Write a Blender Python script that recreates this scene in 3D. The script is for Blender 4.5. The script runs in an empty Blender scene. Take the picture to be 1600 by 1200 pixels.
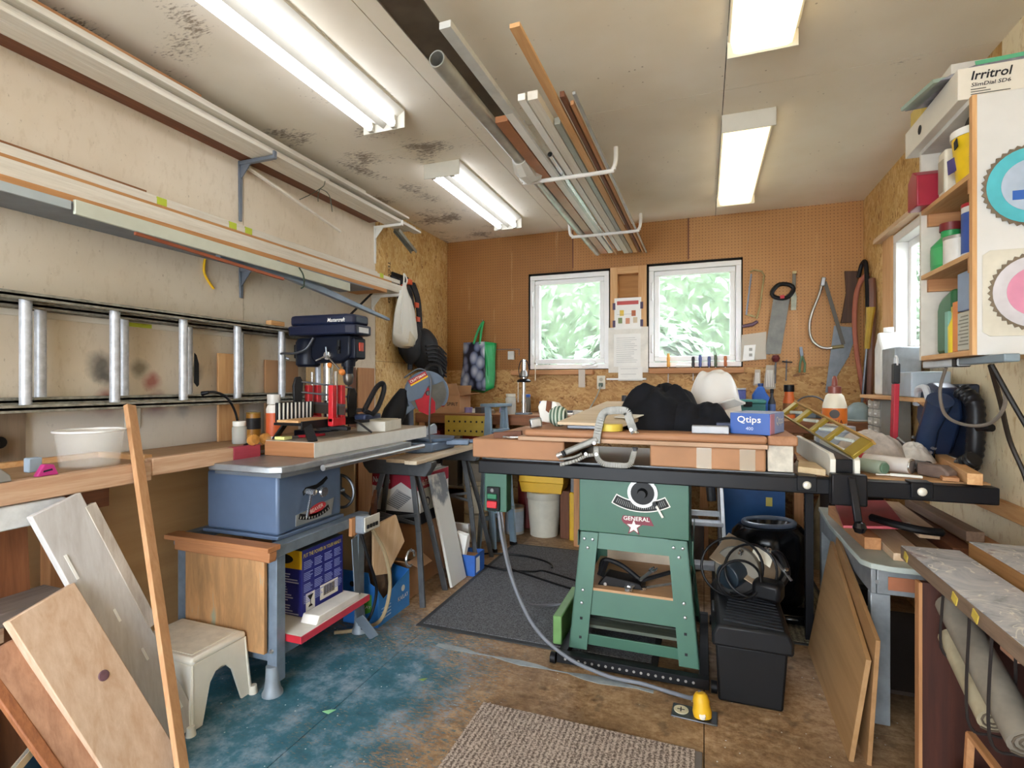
import bpy, math, random
from mathutils import Vector, Matrix, noise as mnoise
random.seed(7)
scn = bpy.context.scene
col = scn.collection
PI = math.pi
R = math.radians

# ---------------------------------------------------------------- camera, world, light, exposure
cam_d = bpy.data.cameras.new('camera')
cam = bpy.data.objects.new('camera', cam_d)
col.objects.link(cam)
cam_d.sensor_width = 36.0
cam_d.lens = 821.0 / 1600.0 * 36.0
cam_d.clip_start = 0.02
cam.location = (0, 0, 1.30)
cam.rotation_euler = (R(90), 0, math.atan(300 / 821.0))
scn.camera = cam
scn.view_settings.view_transform = 'Standard'
scn.view_settings.look = 'None'
scn.view_settings.gamma = 1.0
scn.view_settings.use_curve_mapping = False
scn.view_settings.exposure = 0.88
WORLD_STRENGTH = 8.5
TUBE_STRENGTH = 3.8
LENS_STRENGTH = 1.1
w = bpy.data.worlds.new('sky')
scn.world = w
w.use_nodes = True
bg = w.node_tree.nodes['Background']
bg.inputs['Color'].default_value = (0.84, 0.92, 1.0, 1)
bg.inputs['Strength'].default_value = WORLD_STRENGTH
try:
    scn.cycles.max_bounces = 8
    scn.cycles.diffuse_bounces = 5
    scn.cycles.transparent_max_bounces = 12
    scn.cycles.sample_clamp_indirect = 6.0
    scn.cycles.caustics_reflective = False
    scn.cycles.caustics_refractive = False
except Exception:
    pass

# ---------------------------------------------------------------- colour and material helpers
def h(s, k=1.0):
    s = s.lstrip('#')
    o = []
    for i in (0, 2, 4):
        c = int(s[i:i + 2], 16) / 255.0
        c = c / 12.92 if c <= 0.04045 else ((c + 0.055) / 1.055) ** 2.4
        o.append(min(1.0, c * k))
    return (o[0], o[1], o[2], 1.0)

MATS = {}
class N:
    """small node-tree writer"""
    def __init__(s, name):
        s.m = bpy.data.materials.new(name)
        s.m.use_nodes = True
        s.t = s.m.node_tree
        s.b = s.t.nodes['Principled BSDF']
        s.tc = None
    def add(s, t, **kw):
        n = s.t.nodes.new(t)
        for k, v in kw.items():
            setattr(n, k, v)
        return n
    def link(s, a, b):
        s.t.links.new(a, b)
    def co(s, scale=(1, 1, 1), rot=(0, 0, 0), loc=(0, 0, 0), src='Object'):
        if s.tc is None:
            s.tc = s.add('ShaderNodeTexCoord')
        mp = s.add('ShaderNodeMapping')
        mp.inputs['Scale'].default_value = scale
        mp.inputs['Rotation'].default_value = rot
        mp.inputs['Location'].default_value = loc
        s.link(s.tc.outputs[src], mp.inputs['Vector'])
        return mp.outputs[0]
    def noise(s, vec, scale=5, detail=4, rough=0.6, out='Fac', dist=0.0):
        n = s.add('ShaderNodeTexNoise')
        n.inputs['Scale'].default_value = scale
        n.inputs['Detail'].default_value = detail
        n.inputs['Roughness'].default_value = rough
        n.inputs['Distortion'].default_value = dist
        s.link(vec, n.inputs['Vector'])
        return n.outputs[out]
    def ramp(s, fac, stops, interp='LINEAR'):
        r = s.add('ShaderNodeValToRGB')
        e = r.color_ramp
        e.interpolation = interp
        while len(e.elements) < len(stops):
            e.elements.new(0.5)
        for el, (p, c) in zip(e.elements, stops):
            el.position = p
            el.color = c if len(c) == 4 else (c[0], c[1], c[2], 1)
        s.link(fac, r.inputs[0])
        return r.outputs[0]
    def mix(s, fac, a, b, mode='MIX'):
        m = s.add('ShaderNodeMix', data_type='RGBA', blend_type=mode)
        for sock, v in ((m.inputs[0], fac), (m.inputs[6], a), (m.inputs[7], b)):
            if hasattr(v, 'is_linked'):
                s.link(v, sock)
            else:
                sock.default_value = v
        return m.outputs[2]
    def math(s, op, a, b=0.0, clamp=False):
        m = s.add('ShaderNodeMath', operation=op)
        m.use_clamp = clamp
        for sock, v in ((m.inputs[0], a), (m.inputs[1], b)):
            if hasattr(v, 'is_linked'):
                s.link(v, sock)
            else:
                sock.default_value = v
        return m.outputs[0]
    def sep(s, vec):
        n = s.add('ShaderNodeSeparateXYZ')
        s.link(vec, n.inputs[0])
        return n.outputs
    def bump(s, height, strength=0.2, dist=0.01):
        b = s.add('ShaderNodeBump')
        b.inputs['Strength'].default_value = strength
        b.inputs['Distance'].default_value = dist
        s.link(height, b.inputs['Height'])
        s.link(b.outputs[0], s.b.inputs['Normal'])
    def done(s, color=None, rough=0.6, metal=0.0):
        if color is not None:
            if hasattr(color, 'is_linked'):
                s.link(color, s.b.inputs['Base Color'])
            else:
                s.b.inputs['Base Color'].default_value = color
        s.b.inputs['Roughness'].default_value = rough
        s.b.inputs['Metallic'].default_value = metal
        MATS[s.m.name] = s.m
        return s.m

def mat(c, rough=0.55, metal=0.0, var=0.12, scale=9.0, bump=0.0, k=1.0):
    """plain paint, plastic, metal or paper with a little uneven tone"""
    key = 'plain_%s_%g_%g_%g_%g_%g_%g' % (c, rough, metal, var, scale, bump, k)
    if key in MATS:
        return MATS[key]
    n = N(key)
    a = h(c, k)
    v = n.noise(n.co(), scale, 3)
    lo = tuple(x * (1 - var) for x in a[:3]) + (1,)
    hi = tuple(min(1, x * (1 + var)) for x in a[:3]) + (1,)
    cc = n.ramp(v, [(0.3, lo), (0.7, hi)])
    if bump:
        n.bump(n.noise(n.co(), scale * 6, 4), bump, 0.004)
    if max(a[:3]) < 0.03 and metal < 0.5:
        n.b.inputs['Specular IOR Level'].default_value = 0.28
    return n.done(cc, rough, metal)

def metal(c='#b9bcc0', rough=0.35, var=0.15):
    return mat(c, rough, 0.9, var, 14)

def wood(c1, c2, axis='Y', s=1.0, rough=0.65, knots=False):
    key = 'wood_%s_%s_%s_%g_%d' % (c1, c2, axis, s, knots)
    if key in MATS:
        return MATS[key]
    n = N(key)
    sc = {'X': (0.9, 14, 14), 'Y': (14, 0.9, 14), 'Z': (14, 14, 0.9)}[axis]
    v = n.co(tuple(q * s for q in sc))
    g = n.noise(v, 2.2, 5, 0.6, dist=0.6)
    f = n.noise(v, 9.0, 3, 0.6)
    t = n.math('ADD', n.math('MULTIPLY', g, 0.75), n.math('MULTIPLY', f, 0.25))
    c = n.ramp(t, [(0.34, h(c2)), (0.66, h(c1))])
    if knots:
        vo = n.add('ShaderNodeTexVoronoi')
        vo.inputs['Scale'].default_value = 3.2
        n.link(n.co(tuple({'X': (0.6, 1, 1), 'Y': (1, 0.6, 1), 'Z': (1, 1, 0.6)}[axis])), vo.inputs['Vector'])
        kf = n.ramp(vo.outputs['Distance'], [(0.05, (1, 1, 1)), (0.09, (0, 0, 0))])
        c = n.mix(kf, c, h('#5b3d33'))
    n.bump(t, 0.12, 0.003)
    return n.done(c, rough)

def osb(name, plane, along, c=('#c79a58', '#d6af6c', '#9a6d36', '#e4c68e'), s=1.0):
    """pressed strand board: overlapping long flakes"""
    n = N(name)
    def flakes(rot, off):
        e = {'X': (10, 55, 55), 'Y': (55, 10, 55), 'Z': (55, 55, 10)}[along]
        e = tuple(q * s for q in e)
        r = {'XZ': (0, rot, 0), 'YZ': (rot, 0, 0), 'XY': (0, 0, rot)}[plane]
        base = n.co((1, 1, 1), r, off)
        d = n.noise(base, 6, 2, 0.5, 'Color')
        wv = n.mix(0.10, base, d, 'ADD')
        mp = n.add('ShaderNodeMapping')
        mp.inputs['Scale'].default_value = e
        n.link(wv, mp.inputs['Vector'])
        vo = n.add('ShaderNodeTexVoronoi')
        vo.inputs['Scale'].default_value = 1.0
        n.link(mp.outputs[0], vo.inputs['Vector'])
        return n.sep(vo.outputs['Color'])[0], vo.outputs['Distance']
    a, da = flakes(0.25, (0, 0, 0))
    b, db = flakes(-0.5, (3, 5, 2))
    m = n.ramp(n.noise(n.co(), 34 * s, 2), [(0.48, (0, 0, 0)), (0.52, (1, 1, 1))])
    f = n.mix(m, a, b)
    cc = n.ramp(f, [(0.0, h(c[2])), (0.08, h(c[0])), (0.5, h(c[1])), (1.0, h(c[3]))])
    big = n.ramp(n.noise(n.co(), 1.6, 3), [(0.3, h('#d9d2c6')), (0.7, h('#ffffff'))])
    cc = n.mix(1.0, cc, big, 'MULTIPLY')
    n.bump(f, 0.25, 0.003)
    return n.done(cc, 0.6)

def emit(c, strength):
    key = 'emit_%s_%g' % (c, strength)
    if key in MATS:
        return MATS[key]
    n = N(key)
    n.b.inputs['Emission Color'].default_value = h(c)
    n.b.inputs['Emission Strength'].default_value = strength
    return n.done(h(c), 0.4)

def clear(c='#ffffff', rough=0.1, alpha=0.25, name=None):
    """thin clear plastic or glass: mostly see-through with a gloss"""
    key = name or 'clear_%s_%g_%g' % (c, rough, alpha)
    if key in MATS:
        return MATS[key]
    n = N(key)
    n.b.inputs['Alpha'].default_value = alpha
    return n.done(h(c), rough)

# ---------------------------------------------------------------- mesh helpers
class MB:
    def __init__(s):
        s.v = []
        s.f = []
    def add(s, vs, fs):
        o = len(s.v)
        s.v += [Vector(q) for q in vs]
        s.f += [tuple(i + o for i in f) for f in fs]
        return s
    def bx(s, x0, x1, y0, y1, z0, z1):
        return s.add([(x0, y0, z0), (x1, y0, z0), (x1, y1, z0), (x0, y1, z0), (x0, y0, z1), (x1, y0, z1), (x1, y1, z1), (x0, y1, z1)],
                     [(0, 3, 2, 1), (4, 5, 6, 7), (0, 1, 5, 4), (1, 2, 6, 5), (2, 3, 7, 6), (3, 0, 4, 7)])
    def box(s, c, size, rx=0, ry=0, rz=0):
        m = Matrix.Translation(Vector(c)) @ Matrix.Rotation(rz, 4, 'Z') @ Matrix.Rotation(ry, 4, 'Y') @ Matrix.Rotation(rx, 4, 'X')
        t = MB().bx(-size[0] / 2, size[0] / 2, -size[1] / 2, size[1] / 2, -size[2] / 2, size[2] / 2)
        return s.add([m @ q for q in t.v], t.f)
    def beam(s, a, b, w, t, up=(0, 0, 1)):
        """rectangular bar from a to b, width w across, thickness t along up"""
        a = Vector(a); b = Vector(b)
        d = (b - a).normalized()
        u = Vector(up)
        sd = d.cross(u)
        if sd.length < 1e-4:
            sd = d.cross(Vector((0, 1, 0)))
        sd.normalize()
        u = sd.cross(d).normalized()
        sd *= w / 2
        u = u * (t / 2)
        vs = [a - sd - u, a + sd - u, a + sd + u, a - sd + u, b - sd - u, b + sd - u, b + sd + u, b - sd + u]
        return s.add(vs, [(0, 1, 2, 3), (7, 6, 5, 4), (4, 5, 1, 0), (5, 6, 2, 1), (6, 7, 3, 2), (7, 4, 0, 3)])
    def cyl(s, a, b, r, r2=None, n=16, cap=True):
        return s.tube([a, b], [r, r if r2 is None else r2], n, cap)
    def tube(s, pts, r, n=8, cap=True, closed=False):
        P = [Vector(q) for q in pts]
        k = len(P)
        rr = r if isinstance(r, (list, tuple)) else [r] * k
        def tan(i):
            if closed:
                return (P[(i + 1) % k] - P[i - 1]).normalized()
            return (P[min(i + 1, k - 1)] - P[max(i - 1, 0)]).normalized()
        t0 = tan(0)
        ref = Vector((0, 0, 1)) if abs(t0.z) < 0.9 else Vector((1, 0, 0))
        nn = (ref - t0 * ref.dot(t0)).normalized()
        vs = []
        for i in range(k):
            t = tan(i)
            nn = (nn - t * nn.dot(t))
            nn = nn.normalized() if nn.length > 1e-6 else t.orthogonal().normalized()
            bb = t.cross(nn)
            for j in range(n):
                a = 2 * PI * j / n
                vs.append(P[i] + (nn * math.cos(a) + bb * math.sin(a)) * rr[i])
        fs = []
        for i in range(k if closed else k - 1):
            q = (i + 1) % k
            for j in range(n):
                j2 = (j + 1) % n
                fs.append((i * n + j, i * n + j2, q * n + j2, q * n + j))
        if cap and not closed:
            fs.append(tuple(range(n - 1, -1, -1)))
            fs.append(tuple((k - 1) * n + j for j in range(n)))
        return s.add(vs, fs)
    def lathe(s, prof, c=(0, 0, 0), n=20, axis=(0, 0, 1), cap=True):
        ax = Vector(axis).normalized()
        q = Vector((0, 0, 1)).rotation_difference(ax).to_matrix()
        c = Vector(c)
        vs = []
        for (r, z) in prof:
            for j in range(n):
                a = 2 * PI * j / n
                vs.append(c + q @ Vector((r * math.cos(a), r * math.sin(a), z)))
        fs = []
        for i in range(len(prof) - 1):
            for j in range(n):
                j2 = (j + 1) % n
                fs.append((i * n + j, i * n + j2, (i + 1) * n + j2, (i + 1) * n + j))
        if cap:
            if prof[0][0] > 1e-5:
                fs.append(tuple(range(n - 1, -1, -1)))
            if prof[-1][0] > 1e-5:
                fs.append(tuple((len(prof) - 1) * n + j for j in range(n)))
        return s.add(vs, fs)
    def prism(s, poly, t, o=(0, 0, 0), u=(1, 0, 0), v=(0, 0, 1)):
        """polygon in the u,v plane through o, given thickness t (centred) along the normal"""
        o = Vector(o); u = Vector(u).normalized(); v = Vector(v).normalized()
        nn = u.cross(v).normalized() * (t / 2)
        k = len(poly)
        area = sum(poly[i][0] * poly[(i + 1) % k][1] - poly[(i + 1) % k][0] * poly[i][1] for i in range(k))
        if area < 0:
            poly = poly[::-1]
        a = [o + u * x + v * y - nn for x, y in poly]
        b = [o + u * x + v * y + nn for x, y in poly]
        fs = [tuple(range(k - 1, -1, -1)), tuple(range(k, 2 * k))]
        fs += [(i, (i + 1) % k, k + (i + 1) % k, k + i) for i in range(k)]
        return s.add(a + b, fs)
    def grid(s, fn, nu, nv):
        vs = [fn(i / nu, j / nv) for j in range(nv + 1) for i in range(nu + 1)]
        fs = [(j * (nu + 1) + i, j * (nu + 1) + i + 1, (j + 1) * (nu + 1) + i + 1, (j + 1) * (nu + 1) + i) for j in range(nv) for i in range(nu)]
        return s.add(vs, fs)
    def move(s, d=(0, 0, 0), rz=0, m=None):
        m = m or (Matrix.Translation(Vector(d)) @ Matrix.Rotation(rz, 4, 'Z'))
        s.v = [m @ q for q in s.v]
        return s

def spline(pts, n=8):
    P = [Vector(q) for q in pts]
    out = []
    for i in range(len(P) - 1):
        p0 = P[max(i - 1, 0)]; p1 = P[i]; p2 = P[i + 1]; p3 = P[min(i + 2, len(P) - 1)]
        for k in range(n):
            t = k / n
            out.append(0.5 * ((2 * p1) + (p2 - p0) * t + (2 * p0 - 5 * p1 + 4 * p2 - p3) * t * t + (3 * p1 - p0 - 3 * p2 + p3) * t ** 3))
    out.append(P[-1])
    return out

def arc(c, r, a0, a1, n=12):
    return [(c[0] + r * math.cos(a0 + (a1 - a0) * i / n), c[1] + r * math.sin(a0 + (a1 - a0) * i / n)) for i in range(n + 1)]

WORLD = set()
def root_of(o):
    while o.parent:
        o = o.parent
    return o

def build(m, name, material, parent=None, bev=0.0, smooth=35, label=None, kind=None, sub=0, solid=0.0):
    me = bpy.data.meshes.new(name)
    vs = m.v
    if parent is not None:
        r = root_of(parent)
        if r.name in WORLD:
            vs = [q - r.location for q in vs]
    me.from_pydata([tuple(q) for q in vs], [], m.f)
    me.validate()
    me.materials.append(material)
    if smooth:
        me.polygons.foreach_set('use_smooth', [True] * len(me.polygons))
        try:
            me.set_sharp_from_angle(angle=R(smooth))
        except Exception:
            pass
    o = bpy.data.objects.new(name, me)
    col.objects.link(o)
    if parent is not None:
        o.parent = parent
    if solid:
        md = o.modifiers.new('shell', 'SOLIDIFY'); md.thickness = solid; md.offset = 0
    if bev:
        md = o.modifiers.new('edge', 'BEVEL')
        md.width = bev; md.segments = 2; md.limit_method = 'ANGLE'; md.angle_limit = R(40)
    if sub:
        md = o.modifiers.new('sub', 'SUBSURF'); md.levels = sub; md.render_levels = sub
    if label:
        o['label'] = label
    if kind:
        o['kind'] = kind
    return o

def thing(name, label, cat, loc=(0, 0, 0), rz=0.0, group=None, world=True, kind=None):
    o = bpy.data.objects.new(name, None)
    o.empty_display_size = 0.05
    col.objects.link(o)
    o.location = loc
    o.rotation_euler = (0, 0, rz)
    if world and rz == 0:
        WORLD.add(o.name)
    if cat:
        o['label'] = label
        o['category'] = cat
    if group:
        o['group'] = group
    if kind or cat:
        o['kind'] = kind or 'thing'
    return o

def solo(m, name, label, cat, material, group=None, bev=0.0, smooth=35, rz=None, sub=0, solid=0.0, kind=None):
    """a thing that is one mesh; its origin goes to the middle of its base"""
    xs = [q.x for q in m.v]; ys = [q.y for q in m.v]; zs = [q.z for q in m.v]
    c = Vector(((min(xs) + max(xs)) / 2, (min(ys) + max(ys)) / 2, min(zs)))
    m.v = [q - c for q in m.v]
    o = build(m, name, material, None, bev, smooth, label, kind, sub, solid)
    o.location = c
    o['category'] = cat
    o['kind'] = kind or 'thing'
    if group:
        o['group'] = group
    return o

def struct(m, name, material, parent=None, bev=0.0, smooth=35):
    o = build(m, name, material, parent, bev, smooth)
    if parent is None:
        o['kind'] = 'structure'
    return o

def sempty(name):
    o = bpy.data.objects.new(name, None)
    col.objects.link(o)
    o['kind'] = 'structure'
    WORLD.add(o.name)
    return o

def copy_tree(o, parent=None):
    c = o.copy()
    col.objects.link(c)
    c.parent = parent
    for ch in o.children:
        copy_tree(ch, c)
    return c

_txt = {}
def text_mesh(s, bold=0.0):
    if (s, bold) in _txt:
        return _txt[(s, bold)]
    cu = bpy.data.curves.new('t', 'FONT')
    cu.body = s
    cu.size = 1.0
    cu.offset = bold
    cu.resolution_u = 2
    ob = bpy.data.objects.new('t', cu)
    me = ob.to_mesh()
    vs = [tuple(q.co) for q in me.vertices]
    fs = [tuple(p.vertices) for p in me.polygons]
    ob.to_mesh_clear()
    bpy.data.objects.remove(ob)
    bpy.data.curves.remove(cu)
    _txt[(s, bold)] = (vs, fs)
    return vs, fs

def text(parent, s, o, u, v, width, material, height=None, name='lettering', bold=0.012, italic=0.0, eps=0.0008):
    """flat print: starts at o, runs along u, rises along v, total length width"""
    vs, fs = text_mesh(s, bold)
    if not vs:
        return None
    x0 = min(q[0] for q in vs); x1 = max(q[0] for q in vs); y0 = min(q[1] for q in vs); y1 = max(q[1] for q in vs)
    k = width / max(1e-6, x1 - x0)
    ky = k if height is None else height / max(1e-6, y1 - y0)
    o = Vector(o); u = Vector(u).normalized(); v = Vector(v).normalized(); nn = u.cross(v)
    m = MB().add([o + u * ((q[0] - x0) * k + (q[1] - y0) * ky * italic) + v * ((q[1] - y0) * ky) + nn * eps for q in vs], fs)
    return build(m, name, material, parent, smooth=0)

def patch(parent, o, u, v, w, hh, material, name='printed_panel', eps=0.0006, label=None, poly=None):
    """flat print area, a thin raised sticker"""
    o = Vector(o); u = Vector(u).normalized(); v = Vector(v).normalized(); nn = u.cross(v)
    pl = poly or [(0, 0), (w, 0), (w, hh), (0, hh)]
    m = MB().prism(pl, eps, o + nn * (eps * 0.5), u, v)
    return build(m, name, material, parent, smooth=0, label=label)

# ---------------------------------------------------------------- shared materials
WHITE = mat('#e8e6e0', 0.5, 0, 0.05)
WHITEMET = mat('#dddbd4', 0.45, 0, 0.05)
BLACK = mat('#0d0d10', 0.42, 0, 0.25)
BLACKM = mat('#131316', 0.6, 0, 0.3)
STEEL = metal('#b4b6b8', 0.38)
CHROME = metal('#d9dadc', 0.18, 0.05)
DKSTEEL = metal('#6d7076', 0.45)
CARD = mat('#a87c58', 0.8, 0, 0.1, 6, 0.05)
CARD2 = mat('#b68c66', 0.8, 0, 0.1, 6, 0.05)
PINE = {a: wood('#d9ae7c', '#bd8a55', a) for a in 'XYZ'}
FIR = {a: wood('#c48f60', '#a46f45', a) for a in 'XYZ'}
PLY = {a: wood('#cda273', '#b58657', a, 0.6) for a in 'XYZ'}
DKWOOD = {a: wood('#7b4a2e', '#5a3320', a) for a in 'XYZ'}
PALEW = {a: wood('#dcc3a5', '#c4a583', a) for a in 'XYZ'}
WHITEB = {a: wood('#e4ded2', '#cfc7b8', a, 1.5) for a in 'XYZ'}
RED = mat('#b3202e', 0.5)
ORANGE = mat('#e0702a', 0.5)
YELLOW = mat('#e8b923', 0.5)
BLUEP = mat('#2b62b8', 0.5)
INK = mat('#26262a', 0.7, 0, 0.1)
PAPER = mat('#eceae4', 0.8, 0, 0.04)


# ================================================================ THE ROOM
XL, XR, YB, YF, ZC = -2.41, 1.15, 4.71, -1.9, 2.71

# ---- floor: plywood sheets, worn blue paint towards the left and the camera
def floor_mat():
    n = N('floor_plywood')
    p = n.co()
    x, y, z = n.sep(p)
    g = n.noise(n.co((6, 12, 8), (0, 0, 0.4)), 2.0, 6, 0.75, dist=0.6)
    fl = n.noise(p, 38, 5, 0.75)
    t = n.math('ADD', n.math('MULTIPLY', g, 0.5), n.math('MULTIPLY', fl, 0.5))
    ply = n.ramp(t, [(0.3, h('#6b5238')), (0.44, h('#957350')), (0.56, h('#b49572')), (0.70, h('#cdb698'))])
    big = n.ramp(n.noise(p, 2.3, 4), [(0.3, h('#b0a89e')), (0.6, h('#ffffff'))])
    ply = n.mix(1.0, ply, big, 'MULTIPLY')
    spots = n.ramp(n.noise(p, 9, 3, 0.5), [(0.60, (0, 0, 0)), (0.68, (1, 1, 1))])
    ply = n.mix(n.math('MULTIPLY', spots, 0.5), ply, h('#3a2a1d'))
    blue = n.ramp(n.noise(p, 5.5, 5, 0.7), [(0.3, h('#22505f')), (0.48, h('#35687a')), (0.58, h('#6d8798')), (0.72, h('#9aa3b0'))])
    # paint is thick at the left and wears off towards X = -0.6 and behind Y = 2.6
    mx = n.add('ShaderNodeMapRange'); n.link(x, mx.inputs[0])
    mx.inputs[1].default_value = -1.25; mx.inputs[2].default_value = -0.55
    mx.inputs[3].default_value = 1.0; mx.inputs[4].default_value = 0.0
    my = n.add('ShaderNodeMapRange'); n.link(y, my.inputs[0])
    my.inputs[1].default_value = 2.1; my.inputs[2].default_value = 2.75
    my.inputs[3].default_value = 1.0; my.inputs[4].default_value = 0.25
    n1 = n.noise(n.co((3, 9, 6), (0, 0, -0.75)), 11.0, 9, 0.88)
    wear = n.math('ADD', n.math('ADD', n.math('MULTIPLY', n1, 1.6), -0.30), n.math('MULTIPLY', n.noise(p, 2.6, 4), 0.28))
    lvl = n.math('ADD', n.math('MULTIPLY', n.math('MULTIPLY', mx.outputs[0], my.outputs[0]), 0.40), wear)
    mask = n.ramp(lvl, [(0.86, (0, 0, 0)), (0.93, (1, 1, 1))])
    c = n.mix(mask, ply, blue)
    sp = n.add('ShaderNodeTexVoronoi'); sp.inputs['Scale'].default_value = 26
    n.link(p, sp.inputs['Vector'])
    drops = n.ramp(sp.outputs['Distance'], [(0.05, (1, 1, 1)), (0.09, (0, 0, 0))])
    few = n.ramp(n.noise(p, 7, 2), [(0.46, (0, 0, 0)), (0.52, (1, 1, 1))])
    c = n.mix(n.math('MULTIPLY', drops, few), c, h('#cfd3d6'))
    n.bump(t, 0.25, 0.004)
    return n.done(c, 0.62)
FLOOR = floor_mat()
fl = sempty('floor')
xs = [XL - 0.02, -1.39, 0.0, XR + 0.02]
ys = [YF, 0.1, 2.30, YB + 0.02]
build(MB().bx(XL - 0.1, XR + 0.1, YF - 0.1, YB + 0.1, -0.10, -0.014), 'subfloor', mat('#2b221a', 0.9), fl)
for i in range(3):
    for j in range(3):
        build(MB().bx(xs[i] + 0.0018, xs[i + 1] - 0.0018, ys[j] + 0.0018, ys[j + 1] - 0.0018, -0.014, 0.0), 'plywood_sheet', FLOOR, fl)
# grey filler smeared along the cross joint
m = MB()
pts = []
for i in range(15):
    x = -1.25 + i * (1.05 / 14)
    pts.append((x, 2.335 - 0.045 * (i / 14.0) + random.uniform(-0.004, 0.004)))
wd = [0.012 + 0.010 * math.sin(i * 1.3) + (0.006 if i > 9 else 0) for i in range(15)]
m.prism([(a[0], a[1] - q) for a, q in zip(pts, wd)] + [(a[0], a[1] + q) for a, q in zip(pts, wd)][::-1], 0.0016, (0, 0, 0.0009), (1, 0, 0), (0, 1, 0))
build(m, 'joint_filler', mat('#8f979b', 0.6, 0, 0.2, 20), fl)

# ---- ceiling: painted sheets with open joints and mould
def ceil_mat():
    n = N('ceiling_paint')
    p = n.co()
    x, y, z = n.sep(p)
    base = n.ramp(n.noise(p, 1.3, 4), [(0.3, h('#e6dac4')), (0.7, h('#f1e9da'))])
    sc = n.noise(n.co((9, 30, 1), (0, 0, 0.35)), 3, 5, 0.75)
    near = n.add('ShaderNodeMapRange'); n.link(x, near.inputs[0])
    near.inputs[1].default_value = -2.4; near.inputs[2].default_value = -0.7
    near.inputs[3].default_value = 0.22; near.inputs[4].default_value = 0.02
    dy = n.math('ABSOLUTE', n.math('SUBTRACT', y, 2.75))
    jn = n.math('MULTIPLY', n.math('SUBTRACT', 1.0, n.math('MULTIPLY', dy, 9.0), True), 0.10)
    lv = n.math('ADD', n.math('ADD', n.noise(p, 3.4, 3, 0.5), n.math('MULTIPLY', sc, 0.85)), n.math('ADD', near.outputs[0], jn))
    stain = n.ramp(n.math('MULTIPLY', lv, 0.6), [(0.73, (0, 0, 0)), (0.79, (1, 1, 1))])
    c = n.mix(n.math('MULTIPLY', stain, 0.75), base, h('#5f4630'))
    soft = n.ramp(n.noise(p, 1.1, 2), [(0.5, (0, 0, 0)), (0.75, (1, 1, 1))])
    c = n.mix(n.math('MULTIPLY', soft, 0.25), c, h('#a58e6c'))
    sp = n.add('ShaderNodeTexVoronoi'); sp.inputs['Scale'].default_value = 19
    n.link(p, sp.inputs['Vector'])
    dots = n.ramp(sp.outputs['Distance'], [(0.05, (1, 1, 1)), (0.10, (0, 0, 0))])
    few = n.ramp(n.noise(p, 1.7, 3), [(0.50, (0, 0, 0)), (0.62, (1, 1, 1))])
    c = n.mix(n.math('MULTIPLY', n.math('MULTIPLY', dots, few), 0.7), c, h('#6b5238'))
    n.bump(n.noise(p, 60, 3), 0.08, 0.002)
    return n.done(c, 0.75)
CEIL = ceil_mat()
ce = sempty('ceiling')
build(MB().bx(XL - 0.1, XR + 0.1, YF - 0.1, YB + 0.1, ZC + 0.012, ZC + 0.08), 'ceiling_backing', mat('#3b3024', 0.9), ce)
xs = [XL - 0.02, -1.215, 0.09, XR + 0.02]
ys = [YF, 0.30, 2.72, YB + 0.02]
for i in range(3):
    for j in range(3):
        build(MB().bx(xs[i] + 0.002, xs[i + 1] - 0.002, ys[j] + 0.002, ys[j + 1] - 0.002, ZC, ZC + 0.012), 'ceiling_panel', CEIL, ce)

# ---- walls
def cream_mat(name, c1, c2, stain, amt):
    n = N(name)
    p = n.co()
    base = n.ramp(n.noise(p, 1.5, 4), [(0.3, h(c1)), (0.7, h(c2))])
    st = n.noise(n.co((9, 9, 3.5)), 3, 6, 0.72)
    m1 = n.ramp(st, [(0.53, (0, 0, 0)), (0.68, (1, 1, 1))])
    c = n.mix(n.math('MULTIPLY', m1, amt), base, h(stain))
    sp = n.noise(n.co((16, 16, 8)), 5, 4, 0.6)
    m2 = n.ramp(sp, [(0.66, (0, 0, 0)), (0.72, (1, 1, 1))])
    c = n.mix(n.math('MULTIPLY', m2, amt), c, h('#6d5138'))
    n.bump(n.noise(n.co((30, 30, 3)), 3, 4), 0.1, 0.003)
    return n, c, p
def left_mat():
    n, c, p = cream_mat('cream_paint_left', '#d0c0a9', '#e0d4c2', '#b8a488', 0.38)
    x, y, z = n.sep(p)
    # overspray marks left on the board by past spray jobs
    for (cy, cz, r, cc) in ((1.50, 1.38, 0.075, '#54504b'), (1.66, 1.37, 0.055, '#77705f'), (1.93, 1.36, 0.07, '#5f564d'),
                            (1.52, 1.22, 0.07, '#8d2c24'), (1.74, 1.20, 0.075, '#7d2a36'), (1.88, 1.19, 0.06, '#5e5a60'), (1.72, 1.31, 0.05, '#a0544c'), (1.52, 1.33, 0.05, '#54504b')):
        vm = n.add('ShaderNodeVectorMath', operation='DISTANCE')
        n.link(n.mix(0.05, p, n.noise(p, 14, 3, 0.6, 'Color'), 'ADD'), vm.inputs[0])
        vm.inputs[1].default_value = (XL + 0.02, cy + 0.025, cz + 0.025)
        k = n.ramp(n.math('MULTIPLY', vm.outputs['Value'], 1.0 / r), [(0.3, (0.85, 0.85, 0.85)), (1.0, (0, 0, 0))])
        c = n.mix(k, c, h(cc))
    wl = n.ramp(z, [(0.0, (1, 1, 1)), (1.0, (0, 0, 0))])
    lo = n.add('ShaderNodeMapRange'); n.link(z, lo.inputs[0])
    lo.inputs[1].default_value = 1.17; lo.inputs[2].default_value = 1.20
    lo.inputs[3].default_value = 0.55; lo.inputs[4].default_value = 0.0
    c = n.mix(lo.outputs[0], c, h('#cfcfcf'))
    return n.done(c, 0.7)
CREAML = left_mat()
n, c, p = cream_mat('cream_paint_right', '#e2d0a8', '#eee0c2', '#bb965e', 0.7)
CREAMR = n.done(c, 0.7)
OSBL = osb('osb_left', 'YZ', 'Z')
OSBB = osb('osb_back', 'XZ', 'X', ('#b08045', '#c6985c', '#86592c', '#d6ae72'))
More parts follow.
